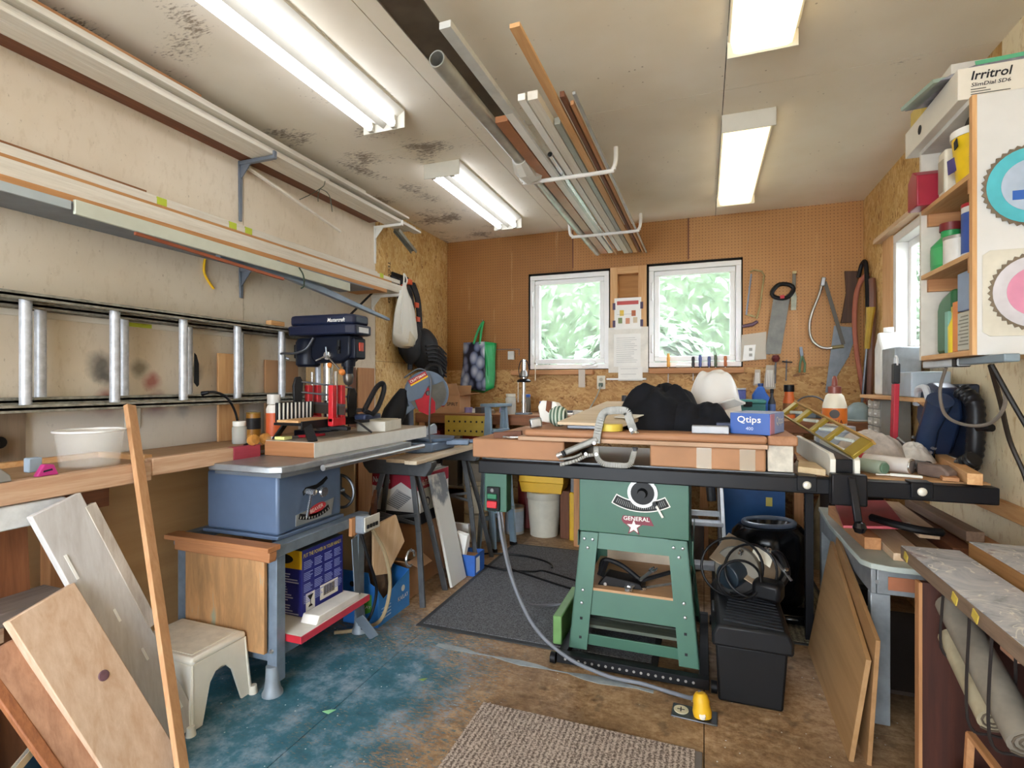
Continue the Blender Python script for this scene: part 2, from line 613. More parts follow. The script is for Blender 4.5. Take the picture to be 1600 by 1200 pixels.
OSBR = osb('osb_right', 'YZ', 'Z')
HARDB = wood('#c09a6c', '#b28a5c', 'Y', 0.3)

wl = sempty('wall_left')
build(MB().bx(XL - 0.1, XL - 0.014, YF - 0.1, YB + 0.1, -0.1, ZC + 0.1), 'wall_backing', mat('#4a3b2a', 0.9), wl)
for y0, y1 in ((YF, -0.22), (-0.22, 1.0), (1.0, 2.235), (2.235, 3.488)):
    build(MB().bx(XL - 0.014, XL, y0 + 0.0015, y1 - 0.0015, 0.90, ZC), 'painted_sheet', CREAML, wl)
    build(MB().bx(XL - 0.014, XL - 0.003, y0 + 0.0015, y1 - 0.0015, 0.0, 0.897), 'hardboard_sheet', HARDB, wl)
for z0, z1 in ((0.0, 1.48), (1.48, ZC)):
    build(MB().bx(XL - 0.014, XL, 3.491, YB, z0 + 0.0015, z1 - 0.0015), 'strand_board', OSBL, wl)
text(wl, 'TECO RATED', (XL, 3.66, 2.30), (0, 0, -1), (0, 1, 0), 0.34, INK, 0.035)

# pegboard with real perforation shown as dark dots on a one-inch grid
def peg_mat(name, c1, c2):
    n = N(name)
    p = n.co()
    x, y, z = n.sep(p)
    base = n.ramp(n.noise(p, 1.4, 4), [(0.3, h(c1)), (0.7, h(c2))])
    st = n.ramp(n.noise(n.co((9, 9, 0.8)), 3, 4), [(0.62, (0, 0, 0)), (0.75, (1, 1, 1))])
    base = n.mix(n.math('MULTIPLY', st, 0.25), base, h('#d9b07c'))
    def cell(v):
        f = n.math('FRACT', n.math('MULTIPLY', v, 1 / 0.0254))
        return n.math('SUBTRACT', f, 0.5)
    fx, fz = cell(x), cell(z)
    d = n.math('SQRT', n.math('ADD', n.math('MULTIPLY', fx, fx), n.math('MULTIPLY', fz, fz)))
    hole = n.ramp(d, [(0.10, (1, 1, 1)), (0.14, (0, 0, 0))])
    c = n.mix(hole, base, h('#3f2412'))
    return n.done(c, 0.6)
PEGL = peg_mat('pegboard_dark', '#8c5a26', '#9c6a32')
PEGM = peg_mat('pegboard_mid', '#a06c36', '#ad7a42')
PEGR = peg_mat('pegboard_light', '#ab7844', '#b88652')

W1 = (-1.555, -0.785, 1.432, 2.335)
W2 = (-0.470, 0.300, 1.440, 2.345)
HOLES = [W1, W2, (-0.785, -0.470, 1.40, 2.335)]
def sheet_cells(x0, x1, z0, z1, y0, y1):
    X = sorted({x0, x1} | {q for w_ in HOLES for q in w_[:2] if x0 < q < x1})
    Z = sorted({z0, z1} | {q for w_ in HOLES for q in w_[2:] if z0 < q < z1})
    m = MB()
    for i in range(len(X) - 1):
        for j in range(len(Z) - 1):
            cx, cz = (X[i] + X[i + 1]) / 2, (Z[j] + Z[j + 1]) / 2
            if any(w_[0] < cx < w_[1] and w_[2] < cz < w_[3] for w_ in HOLES):
                continue
            m.bx(X[i], X[i + 1], y0, y1, Z[j], Z[j + 1])
    return m
wb = sempty('wall_back')
build(sheet_cells(XL - 0.1, XR + 0.1, -0.1, ZC + 0.1, YB + 0.012, YB + 0.12), 'wall_backing', mat('#5a4326', 0.9), wb)
for (x0, x1, mt) in ((XL, -1.128, PEGL), (-1.128, -0.125, PEGM), (-0.125, XR, PEGR)):
    build(sheet_cells(x0 + 0.001, x1 - 0.001, 1.437, ZC, YB, YB + 0.012), 'pegboard_panel', mt, wb, smooth=0)
build(sheet_cells(XL, 0.1, 0.0, 1.436, YB, YB + 0.012), 'strand_board', OSBB, wb, smooth=0)
build(sheet_cells(0.102, XR, 0.0, 1.436, YB, YB + 0.012), 'strand_board', OSBB, wb, smooth=0)
for x in (-1.128, -0.125):
    build(MB().bx(x - 0.006, x + 0.006, YB - 0.003, YB, 2.36, ZC), 'joint_strip', DKWOOD['Z'], wb)

# studs between the two windows with a shallow open cubby above
build(MB().bx(-0.785, -0.722, YB - 0.012, YB + 0.11, 1.40, 2.335), 'stud', PINE['Z'], wb)
build(MB().bx(-0.540, -0.470, YB - 0.012, YB + 0.11, 1.40, 2.335), 'stud', PINE['Z'], wb)
build(MB().bx(-0.722, -0.540, YB - 0.008, YB + 0.11, 2.275, 2.335), 'header_block', PINE['X'], wb)
build(MB().bx(-0.722, -0.540, YB + 0.085, YB + 0.11, 1.40, 2.275), 'cubby_back', wood('#b98346', '#9a6631', 'X', 0.5), wb)
build(MB().bx(-0.800, -0.455, YB - 0.016, YB - 0.0125, 1.40, 1.80), 'filler_board', mat('#e2ddd2', 0.6), wb)
ledge = build(MB().bx(-1.705, -0.93, YB - 0.085, YB, 1.385, 1.425), 'ledge_rail', FIR['X'], wb, 0.003)
build(MB().bx(-0.44, 0.305, YB - 0.085, YB, 1.39, 1.432), 'ledge_rail', FIR['X'], wb, 0.003)

GLASS = clear('#f2fbf6', 0.02, 0.10, 'window_glass')
VINYL = mat('#e9e8e6', 0.35, 0, 0.03)
TAR = mat('#12100e', 0.8)
def casement(name, wn, crank=True):
    x0, x1, z0, z1 = wn
    t = sempty(name)
    m = MB()
    for a in ((x0, x0 + 0.022, z0, z1), (x1 - 0.014, x1, z0, z1), (x0, x1, z1 - 0.022, z1), (x0, x1, z0, z0 + 0.008)):
        m.bx(a[0], a[1], YB + 0.004, YB + 0.10, a[2], a[3])
    build(m, 'black_gap_sealant', TAR, t)
    X0, X1, Z0, Z1 = x0 + 0.020, x1 - 0.012, z0 + 0.006, z1 - 0.024
    def ring(w_, a, b, y0, y1):
        mm = MB()
        mm.bx(a[0], b[0], y0, y1, a[1], a[1] + w_).bx(a[0], b[0], y0, y1, b[1] - w_, b[1])
        mm.bx(a[0], a[0] + w_, y0, y1, a[1] + w_, b[1] - w_).bx(b[0] - w_, b[0], y0, y1, a[1] + w_, b[1] - w_)
        return mm
    build(ring(0.042, (X0, Z0), (X1, Z1), YB - 0.012, YB + 0.09), 'window_frame', VINYL, t, 0.004)
    build(ring(0.042, (X0 + 0.044, Z0 + 0.050), (X1 - 0.044, Z1 - 0.044), YB + 0.006, YB + 0.06), 'sash', VINYL, t, 0.005)
    build(MB().bx(X0 + 0.084, X1 - 0.084, YB + 0.028, YB + 0.034, Z0 + 0.09, Z1 - 0.084), 'pane', GLASS, t)
    for zz in (Z0 + 0.20, Z1 - 0.22):
        mm = MB().tube(spline([(X0 + 0.026, YB - 0.012, zz - 0.075), (X0 + 0.026, YB - 0.03, zz - 0.05), (X0 + 0.026, YB - 0.03, zz + 0.05), (X0 + 0.026, YB - 0.012, zz + 0.075)], 5), 0.009, 8)
        build(mm, 'sash_lock_handle', VINYL, t)
    if crank:
        build(MB().bx(X1 - 0.24, X1 - 0.10, YB - 0.035, YB - 0.011, Z0 + 0.012, Z0 + 0.035), 'crank_cover', VINYL, t, 0.006)
        build(MB().tube(spline([(X1 - 0.20, YB - 0.04, Z0 + 0.03), (X1 - 0.14, YB - 0.05, Z0 + 0.035), (X1 - 0.11, YB - 0.05, Z0 + 0.06), (X1 - 0.125, YB - 0.05, Z0 + 0.075)], 5), 0.006, 8), 'crank_handle', VINYL, t)
    return t
casement('window_1', W1)
casement('window_2', W2, False)

# right wall: strand board, stud, window, cream plywood towards the camera
W3 = (3.02, 4.03, 1.44, 2.255)
wr = sempty('wall_right')
def rcells(y0, y1, z0, z1, x0, x1, holes):
    Y = sorted({y0, y1} | {q for w_ in holes for q in w_[:2] if y0 < q < y1})
    Z = sorted({z0, z1} | {q for w_ in holes for q in w_[2:] if z0 < q < z1})
    m = MB()
    for i in range(len(Y) - 1):
        for j in range(len(Z) - 1):
            cy, cz = (Y[i] + Y[i + 1]) / 2, (Z[j] + Z[j + 1]) / 2
            if any(w_[0] < cy < w_[1] and w_[2] < cz < w_[3] for w_ in holes):
                continue
            m.bx(x0, x1, Y[i], Y[i + 1], Z[j], Z[j + 1])
    return m
HR = [W3]
build(rcells(YF - 0.1, YB + 0.1, -0.1, ZC + 0.1, XR + 0.012, XR + 0.12, HR), 'wall_backing', mat('#5a4326', 0.9), wr)
build(rcells(3.45, YB, 1.0, ZC, XR, XR + 0.012, HR), 'strand_board', OSBR, wr, smooth=0)
build(rcells(2.72, 3.449, 1.0, ZC, XR, XR + 0.012, HR), 'strand_board', OSBR, wr, smooth=0)
build(rcells(3.45, YB, 0.0, 0.998, XR, XR + 0.012, HR), 'strand_board', OSBB, wr, smooth=0)
for y0, y1 in ((YF, 0.3), (0.302, 1.5), (1.502, 2.718)):
    build(MB().bx(XR, XR + 0.012, y0, y1, 0.0, ZC), 'painted_sheet', CREAMR, wr)
build(MB().bx(XR - 0.004, XR + 0.002, 2.2, 3.44, 0.0, 1.40), 'painted_sheet', CREAMR, wr)
build(MB().bx(XR - 0.012, XR + 0.11, 4.035, 4.215, 1.0, 2.30), 'stud', PINE['Z'], wr)
build(MB().bx(XR - 0.055, XR + 0.10, 2.90, 4.26, 2.262, 2.292), 'window_head_board', PALEW['Y'], wr, 0.002)
build(MB().bx(XR - 0.03, XR + 0.10, 2.98, 4.03, 1.40, 1.438), 'window_sill_board', PINE['Y'], wr, 0.002)
t = sempty('window_3')
def ringy(w_, a, b, x0, x1):
    mm = MB()
    mm.bx(x0, x1, a[0], b[0], a[1], a[1] + w_).bx(x0, x1, a[0], b[0], b[1] - w_, b[1])
    mm.bx(x0, x1, a[0], a[0] + w_, a[1] + w_, b[1] - w_).bx(x0, x1, b[0] - w_, b[0], a[1] + w_, b[1] - w_)
    return mm
build(ringy(0.055, (W3[0], W3[2]), (W3[1], W3[3]), XR - 0.004, XR + 0.10), 'window_frame', VINYL, t, 0.004)
build(ringy(0.045, (W3[0] + 0.057, W3[2] + 0.057), (3.53, W3[3] - 0.057), XR + 0.03, XR + 0.06), 'sash', VINYL, t, 0.004)
build(ringy(0.045, (3.50, W3[2] + 0.057), (W3[1] - 0.057, W3[3] - 0.057), XR + 0.062, XR + 0.09), 'sash', VINYL, t, 0.004)
build(MB().bx(XR + 0.043, XR + 0.047, W3[0] + 0.1, 3.49, W3[2] + 0.1, W3[3] - 0.1), 'pane', GLASS, t)
build(MB().bx(XR + 0.074, XR + 0.078, 3.54, W3[1] - 0.1, W3[2] + 0.1, W3[3] - 0.1), 'pane', GLASS, t)
build(MB().bx(XR + 0.02, XR + 0.034, 3.485, 3.535, 1.70, 1.93), 'sash_latch', BLACK, t, 0.006)

# unseen wall behind the camera; its wide doorway is added to let daylight in
wf = sempty('wall_front')
DW = (-2.15, 0.15, 2.35)
build(MB().bx(XL - 0.1, DW[0], YF - 0.12, YF, 0.0, ZC + 0.08).bx(DW[1], XR + 0.1, YF - 0.12, YF, 0.0, ZC + 0.08).bx(DW[0], DW[1], YF - 0.12, YF, DW[2], ZC + 0.08), 'painted_sheet', CREAML, wf)
build(MB().bx(-9, 9, -9, YF - 0.1, -0.16, -0.10), 'bounce_ground', mat('#c2bfb8', 0.9), None)['kind'] = 'structure'  # unseen ground outside the added doorway, kept pale to bounce skylight onto the ceiling
build(MB().bx(-14, 14, YB + 0.3, 16, -0.7, -0.6), 'ground_yard', mat('#6a6f55', 0.9, 0, 0.3), None)['kind'] = 'structure'
build(MB().bx(XR + 0.3, 16, -9, YB + 0.3, -0.7, -0.6), 'ground_side', mat('#6a6f55', 0.9, 0, 0.3), None)['kind'] = 'structure'

# ---- shrubs outside the windows
def leaf_mat(c1, c2, c3):
    n = N('leaf_%s' % c1)
    gi = n.add('ShaderNodeNewGeometry')
    rp = n.ramp(gi.outputs['Random Per Island'], [(0.0, h(c1)), (0.5, h(c2)), (1.0, h(c3))])
    n.b.inputs['Transmission Weight'].default_value = 0.0
    tr = n.add('ShaderNodeBsdfTranslucent')
    n.link(rp, tr.inputs['Color'])
    mx = n.add('ShaderNodeMixShader')
    mx.inputs[0].default_value = 0.4
    m_ = n.done(rp, 0.5)
    out = n.t.nodes['Material Output']
    n.link(n.b.outputs[0], mx.inputs[1]); n.link(tr.outputs[0], mx.inputs[2])
    n.link(mx.outputs[0], out.inputs['Surface'])
    return m_
LEAFA = leaf_mat('#63775c', '#8ea386', '#bccab6')
LEAFB = leaf_mat('#586d52', '#82977a', '#b0c0aa')
def shrub(name, label, c, rad, n_, size, lm, broad, seed):
    rd = random.Random(seed)
    t = thing(name, label, 'shrub', (c[0], c[1], -0.6), 0, 'shrubs outside the windows')
    m = MB()
    for i in range(n_):
        # leaves stand on the outer shell of the crown
        th, ph = rd.uniform(0, 2 * PI), math.acos(rd.uniform(-1, 1))
        k = rd.uniform(0.80, 1.05)
        nrm = Vector((math.sin(ph) * math.cos(th), math.sin(ph) * math.sin(th), math.cos(ph)))
        p = Vector((c[0] + nrm.x * rad[0] * k, c[1] + nrm.y * rad[1] * k, c[2] + nrm.z * rad[2] * k))
        if p.z < -0.6:
            continue
        d = (nrm + Vector((rd.uniform(-.6, .6), rd.uniform(-.6, .6), rd.uniform(-.2, .8)))).normalized()
        a = d.orthogonal().normalized()
        a = (Matrix.Rotation(rd.uniform(0, 6.3), 3, d) @ a)
        b = d.cross(a)
        s = size * rd.uniform(0.6, 1.3)
        wv = 0.5 if broad else 0.3
        m.add([p - a * s, p - a * s * 0.2 + b * s * wv * 1.4 - d * s * 0.1, p + a * s - d * s * 0.25, p - a * s * 0.2 - b * s * wv * 1.4 - d * s * 0.1, p + d * s * 0.1],
              [(0, 1, 4), (1, 2, 4), (2, 3, 4), (3, 0, 4)])
    build(m, 'foliage', lm, t, smooth=0, kind='stuff')
    st = MB()
    for i in range(5):
        a = i * 1.26
        st.tube(spline([(c[0], c[1], -0.62), (c[0] + 0.2 * math.cos(a), c[1] + 0.2 * math.sin(a), c[2] - rad[2] * 0.5), (c[0] + rad[0] * 0.6 * math.cos(a), c[1] + rad[1] * 0.6 * math.sin(a), c[2] + rad[2] * 0.3)], 5), [0.03] * 6 + [0.02] * 5, 6)
    build(st, 'stem', DKWOOD['Z'], t)
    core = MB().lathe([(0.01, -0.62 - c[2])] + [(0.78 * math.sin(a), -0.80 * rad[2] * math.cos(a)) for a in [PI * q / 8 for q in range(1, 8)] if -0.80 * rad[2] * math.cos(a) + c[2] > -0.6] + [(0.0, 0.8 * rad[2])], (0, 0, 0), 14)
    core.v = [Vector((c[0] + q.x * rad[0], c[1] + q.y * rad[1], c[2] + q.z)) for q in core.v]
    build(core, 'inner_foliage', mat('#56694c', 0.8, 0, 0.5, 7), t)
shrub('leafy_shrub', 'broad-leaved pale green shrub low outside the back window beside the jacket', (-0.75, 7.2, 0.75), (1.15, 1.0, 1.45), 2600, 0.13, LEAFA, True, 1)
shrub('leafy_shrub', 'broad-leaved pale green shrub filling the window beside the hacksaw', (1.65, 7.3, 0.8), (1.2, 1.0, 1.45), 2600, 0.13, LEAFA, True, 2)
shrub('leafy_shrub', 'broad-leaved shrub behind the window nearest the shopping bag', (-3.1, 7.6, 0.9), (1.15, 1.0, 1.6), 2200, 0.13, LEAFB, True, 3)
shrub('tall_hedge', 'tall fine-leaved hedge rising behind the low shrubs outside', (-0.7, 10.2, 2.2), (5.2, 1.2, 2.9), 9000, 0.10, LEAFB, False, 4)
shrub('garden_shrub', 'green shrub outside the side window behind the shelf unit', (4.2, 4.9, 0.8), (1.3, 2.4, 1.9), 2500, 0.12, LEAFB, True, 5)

# ================================================================ CEILING LIGHTS
LMET = mat('#cfcabd', 0.5, 0, 0.03)
def tube_fixture(label, x, y0, y1):
    t = thing('tube_light', label, 'ceiling light', (x, (y0 + y1) / 2, ZC), 0, 'twin tube lights on the ceiling')
    z = ZC
    build(MB().prism([(-0.125, 0), (0.125, 0), (0.125, -0.012), (0.045, -0.055), (-0.045, -0.055), (-0.125, -0.012)], y1 - y0, (x, (y0 + y1) / 2, z), (1, 0, 0), (0, 0, 1)), 'housing', LMET, t)
    build(MB().prism([(-0.028, -0.052), (0.028, -0.052), (0.0, -0.085)], y1 - y0 - 0.01, (x, (y0 + y1) / 2, z), (1, 0, 0), (0, 0, 1)), 'reflector_ridge', mat('#a29c8e', 0.55, 0, 0.05), t)
    for yy in (y0, y1):
        build(MB().box((x, yy, z - 0.048), (0.25, 0.006, 0.096)), 'end_plate', LMET, t, 0.002)
    for sx in (-0.068, 0.068):
        tb = build(MB().cyl((x + sx, y0 + 0.03, z - 0.075), (x + sx, y1 - 0.03, z - 0.075), 0.019, n=14), 'fluorescent_tube', emit('#eef3ff', TUBE_STRENGTH), t)
        for yy in (y0 + 0.016, y1 - 0.016):
            build(MB().bx(x + sx - 0.014, x + sx + 0.014, yy - 0.012, yy + 0.012, z - 0.095, z - 0.03), 'tube_holder', LMET, tb, 0.003)
    return t
tube_fixture('twin tube light above the drill press, cut by the top of the picture', -1.565, 1.12, 2.34)
tube_fixture('twin tube light with white end box over the back of the left side', -1.565, 2.98, 4.18)
tube_fixture('unseen twin tube light added behind the camera to brighten the drill press side', -1.565, -0.9, 0.32)  # extra fixture out of view, added for its light
def wrap_fixture(label, x, y0, y1):
    t = thing('wrap_light', label, 'ceiling light', (x, (y0 + y1) / 2, ZC), 0, 'lens covered lights on the ceiling')
    z = ZC
    build(MB().bx(x - 0.127, x + 0.127, y0 + 0.006, y1 - 0.006, z - 0.03, z), 'housing', LMET, t, 0.002)
    build(MB().prism([(-0.118, -0.03), (0.118, -0.03), (0.105, -0.082), (0.085, -0.090), (-0.085, -0.090), (-0.105, -0.082)], y1 - y0 - 0.02, (x, (y0 + y1) / 2, z), (1, 0, 0), (0, 0, 1)), 'diffuser_lens', emit('#fbe9c0', LENS_STRENGTH), t)
    for yy in (y0, y1):
        build(MB().box((x, yy, z - 0.047), (0.258, 0.007, 0.094)), 'end_plate', LMET, t, 0.002)
    return t
wrap_fixture('lens covered ceiling light nearest the camera, cut by the top edge', 0.217, 1.08, 2.30)
wrap_fixture('lens covered ceiling light over the green saw', 0.217, 2.97, 4.20)
wrap_fixture('unseen lens covered light added behind the camera to brighten the room', 0.217, -0.9, 0.32)  # out of view as well, added only to help light the room


# ================================================================ LEFT WALL STORAGE
GREYB = mat('#6f7682', 0.4, 0.3, 0.1)
def bracket(label, y, ztop, arm, drop, material, tip=0.0):
    t = thing('shelf_bracket', label, 'bracket', (XL, y, ztop - drop), 0, 'shelf brackets on the left wall')
    build(MB().prism([(-0.013, 0), (0.013, 0), (0.009, -drop), (-0.009, -drop)], 0.010, (XL + 0.006, y, ztop), (0, 1, 0), (0, 0, 1)), 'wall_leg', material, t, 0.002)
    build(MB().beam((XL + 0.002, y, ztop - 0.011), (XL + arm, y, ztop - 0.011 + tip), 0.022, 0.020), 'arm', material, t, 0.002)
    build(MB().prism([(0, 0), (0.07, 0), (0, -0.08)], 0.006, (XL + 0.01, y, ztop - 0.02), (1, 0, 0), (0, 0, 1)), 'brace_web', material, t)
    build(MB().bx(XL + arm - 0.008, XL + arm + 0.004, y - 0.010, y + 0.010, ztop - 0.02 + tip, ztop + 0.022 + tip), 'end_lip', material, t, 0.002)
    return t
bracket('grey steel bracket under the upper trim boards with a long tapered leg', 2.21, 2.528, 0.25, 0.33, GREYB)
bracket('white bracket under the far end of the upper trim boards', 3.475, 2.528, 0.25, 0.29, WHITEMET)
bracket('grey bracket under the upper trim boards outside the picture edge', 0.94, 2.528, 0.25, 0.33, GREYB)
bracket('grey steel bracket under the lower trim boards above the ladder', 2.215, 1.940, 0.27, 0.165, GREYB)
bracket('white bracket under the far end of the lower trim boards', 3.44, 1.985, 0.26, 0.12, WHITEMET)
bracket('grey bracket under the lower trim boards outside the picture edge', 0.94, 1.940, 0.27, 0.165, GREYB)

def plank(label, x0, x1, y0, y1, z0, z1, material, group, name='casing_board', zend=0.0, bev=0.0015):
    m = MB()
    m.bx(x0, x1, y0, y1, z0, z1)
    if zend:
        for q in m.v:
            if q.y > (y0 + y1) / 2:
                q.z += zend
    return solo(m, name, label, 'board', material, group, bev)
G1 = 'long boards on the upper left brackets'
plank('dark brown board against the wall on the upper brackets', XL + 0.005, XL + 0.085, 0.2, 3.40, 2.532, 2.548, DKWOOD['Y'], G1)
plank('wide white trim board lying on the upper brackets beside the brown board', XL + 0.088, XL + 0.17, 0.2, 3.70, 2.532, 2.546, WHITEB['Y'], G1)
plank('white trim board at the front of the upper brackets', XL + 0.173, XL + 0.238, 0.2, 3.78, 2.532, 2.548, WHITEB['Y'], G1)
plank('narrow white moulding on top of the front upper trim board', XL + 0.16, XL + 0.21, 0.2, 3.74, 2.5495, 2.572, WHITEB['Y'], G1)
plank('tan wooden strip on the upper brackets ending before the grey bracket', XL + 0.10, XL + 0.156, 0.2, 1.98, 2.5495, 2.575, FIR['Y'], G1)
plank('flat white casing highest on the upper brackets', XL + 0.10, XL + 0.19, 0.2, 2.72, 2.5765, 2.592, WHITEB['Y'], G1)
plank('white casing third from the top on the upper brackets', XL + 0.12, XL + 0.236, 0.2, 3.60, 2.5945, 2.610, WHITEB['Y'], G1)
plank('white casing second from the top on the upper brackets', XL + 0.135, XL + 0.225, 0.2, 3.05, 2.6135, 2.628, WHITEB['Y'], G1)
plank('brown edged casing topmost on the upper brackets', XL + 0.14, XL + 0.215, 0.2, 1.80, 2.6315, 2.645, FIR['Y'], G1)
plank('second narrow white moulding on the upper brackets near the ceiling', XL + 0.012, XL + 0.09, 0.2, 3.3, 2.5495, 2.565, WHITEB['Y'], G1)
solo(MB().beam((XL + 0.03, 2.24, 2.50), (XL + 0.09, 2.95, 2.335), 0.018, 0.012), 'trim_strip', 'thin white strip drooping below the upper boards', 'board', WHITEB['Y'])
m = MB().beam((XL + 0.15, 3.55, 2.515), (XL + 0.16, 3.80, 2.40), 0.05, 0.004)
m.beam((XL + 0.126, 3.55, 2.503), (XL + 0.136, 3.80, 2.388), 0.004, 0.026).beam((XL + 0.174, 3.55, 2.503), (XL + 0.184, 3.80, 2.388), 0.004, 0.026)
solo(m, 'gutter_channel', 'grey metal channel poking out below the upper boards', 'channel', mat('#8f8d7f', 0.4, 0.5))
wm = mat('#3c4a3c', 0.5, 0.3)
t = thing('wire_hanger', 'bent green wire looped over the upper trim boards', 'wire', (-2.16, 2.589, 2.44))
build(MB().tube(spline([(-2.15, 2.594, 2.526), (-2.15, 2.583, 2.495), (-2.15, 2.549, 2.464), (-2.15, 2.468, 2.402), (-2.16, 2.391, 2.348)], 5), 0.0022, 6), 'wire_arm', wm, t)
build(MB().tube(spline([(-2.15, 2.549, 2.464), (-2.15, 2.533, 2.42), (-2.15, 2.533, 2.382)], 5), 0.0022, 6), 'wire_tail', wm, t)
build(MB().tube(spline([(-2.15, 2.549, 2.464), (-2.15, 2.606, 2.464), (-2.15, 2.64, 2.437), (-2.15, 2.658, 2.36)], 5), 0.0022, 6), 'wire_tail', wm, t)

G2 = 'long boards on the lower left brackets'
lay = [  # front reach, y end, z0, thickness, material, label
    (0.290, 3.05, 1.944, 0.014, mat('#7b8087', 0.5, 0.2), 'grey sheet at the bottom of the lower board pile'),
    (0.262, 3.25, 1.9595, 0.030, wood('#cf9a66', '#b67c48', 'Y'), 'orange wooden batten near the front of the lower board pile'),
    (0.235, 3.48, 1.991, 0.032, WHITEB['Y'], 'white trim board above the orange batten'),
    (0.205, 3.56, 2.0245, 0.026, WHITEB['Y'], 'second white trim board up the lower board pile'),
    (0.172, 3.62, 2.052, 0.026, WHITEB['Y'], 'third white trim board up the lower board pile'),
    (0.140, 3.50, 2.0795, 0.022, wood('#c7925c', '#a87342', 'Y'), 'thin brown strip between white boards of the lower pile'),
    (0.115, 3.66, 2.103, 0.034, WHITEB['Y'], 'white board with yellow tape near the top of the lower pile'),
    (0.080, 3.40, 2.1385, 0.020, WHITEB['Y'], 'flat white board just below the top brown strip'),
    (0.050, 1.66, 2.160, 0.018, wood('#9a6a42', '#7f5230', 'Y'), 'short brown strip on top of the lower board pile')]
for i, (fr, ye, z0, th, mt, lb) in enumerate(lay):
    plank(lb, XL + 0.006, XL + fr, 0.2, ye, z0, z0 + th - 0.005, mt, G2, 'casing_board' if i else 'sheet_panel')
pale = solo(MB().prism([(0, 0), (1.54, -0.02), (1.54, 0.032), (0, 0.052)], 0.014, (-2.098, 1.217, 1.903), (0, 1, 0), (0, 0, 1)), 'siding_board', 'pale grey-green siding board with ragged end hung on the lower pile', 'board', mat('#c3c6b6', 0.55, 0, 0.06), G2, 0.002)
solo(MB().prism([(0, 0), (0.78, -0.035), (0.78, -0.022), (0, 0.012)], 0.012, (-2.1135, 1.44, 1.890), (0, 1, 0), (0, 0, 1)), 'batten', 'reddish wooden batten along the bottom of the pale siding board', 'board', wood('#b5694a', '#95492f', 'Y'), G2)
solo(MB().prism([(0, 0), (0.2, 0), (0.2, 0.03), (0, 0.03)], 0.010, (-2.098, 1.005, 1.915), (0, 1, 0), (0, 0, 1)), 'siding_offcut', 'short pale siding offcut at the picture edge under the boards', 'board', mat('#aab3b5', 0.5, 0, 0.05), G2)
solo(MB().prism([(0, 0), (0.45, -0.01), (1.42, -0.125), (1.42, -0.11), (0.5, 0.028), (0, 0.04)], 0.03, (-2.150, 1.85, 1.885), (0, 1, 0), (0, 0, 1)), 'metal_flashing', 'long blue-grey metal flashing sagging below the lower boards', 'flashing', mat('#7f8c9c', 0.4, 0.4), G2)
tape = mat('#b9c83a', 0.6)
for i, (px, py, lb) in enumerate(((211, 297, 'ending beside the short brown strip'), (321, 331, 'above the middle of the lower boards'), (350, 342, 'close to the grey bracket leg'), (588, 436, 'near the hanging plastic bag'))):
    y = [1.68, 2.06, 2.16, 3.40][i]
    solo(MB().bx(XL + 0.112, XL + 0.1165, y - 0.02, y + 0.025, 2.105, 2.138), 'tape_strip', 'yellow-green tape on a white board ' + lb, 'tape', tape)
solo(MB().tube(spline([(-2.09, 2.31, 1.94), (-2.078, 2.33, 1.90), (-2.083, 2.34, 1.845), (-2.10, 2.335, 1.83)], 6), 0.004, 6), 'wire_loop', 'thin dark wire looped around the pale siding board', 'wire', wm)
solo(MB().tube(spline([(-2.405, 1.991, 1.94), (-2.4, 1.983, 1.873), (-2.4, 2.009, 1.828), (-2.405, 2.043, 1.798)], 6), 0.006, 6), 'cord_end', 'frayed yellow cord hanging on the wall above the ladder', 'cord', YELLOW)

# ---- extension ladder hung on its side
def ladder():
    t = thing('extension_ladder', 'aluminium extension ladder hung sideways along the left wall', 'ladder', (-2.34, 1.8, 1.195))
    rail = mat('#8f8b7f', 0.5, 0.3, 0.4, 30)
    alu = mat('#b9bbc0', 0.45, 0.3, 0.2, 30)
    for (x0, x1, za, zb, y0, y1) in ((-2.325, -2.262, 1.197, 1.600, -0.8, 2.72), (-2.400, -2.337, 1.222, 1.578, -0.5, 2.95)):
        for z in (za, zb):
            m = MB().bx(x0, x1, y0, y1, z + 0.008, z + 0.020)
            m.bx(x0, x0 + 0.006, y0, y1, z, z + 0.028).bx(x1 - 0.006, x1, y0, y1, z, z + 0.028)
            build(m, 'rail', rail, t, 0.0015)
    for k in range(-5, 6):
        y = 1.175 + 0.305 * k
        m = MB()
        n = 14
        for (xx, za, zb, yy, nm) in ((-2.293, 1.215, 1.605, y, 'rung'), (-2.368, 1.24, 1.585, y + 0.085, 'rung')):
            if yy > 2.7 or yy < -0.7:
                continue
            build(MB().cyl((xx, yy, za), (xx, yy, zb), 0.0185, n=14), nm, alu, t)
    return t
ladder()
solo(MB().bx(XL + 0.001, XL + 0.009, 0.4, 2.16, 1.555, 1.578), 'painted_batten', 'thin white batten on the wall behind the ladder', 'board', WHITEB['Y'])
solo(MB().bx(XL + 0.0095, XL + 0.012, 1.60, 1.71, 1.556, 1.574), 'tape_strip', 'yellow tape on the batten behind the ladder rungs', 'tape', tape)
solo(MB().bx(-2.30, -2.26, 2.285, 2.385, 1.629, 1.655), 'wood_block', 'small wooden block sitting on the ladder rail', 'block', PINE['Y'], bev=0.002)
m = MB().prism([(-0.012, -0.06), (0.004, -0.08), (0.013, -0.07), (0.012, 0.03), (0.0, 0.07), (-0.010, 0.08)], 0.004, (-2.27, 1.834, 1.367), (0, 1, 0), (0, 0, 1))
solo(m, 'tar_smear', 'black tar smear on a ladder rung', 'stain', BLACK)
t = thing('power_lead', 'black flexible lead arching over the bench beside the jars', 'cord', (-2.25, 2.054, 1.07))
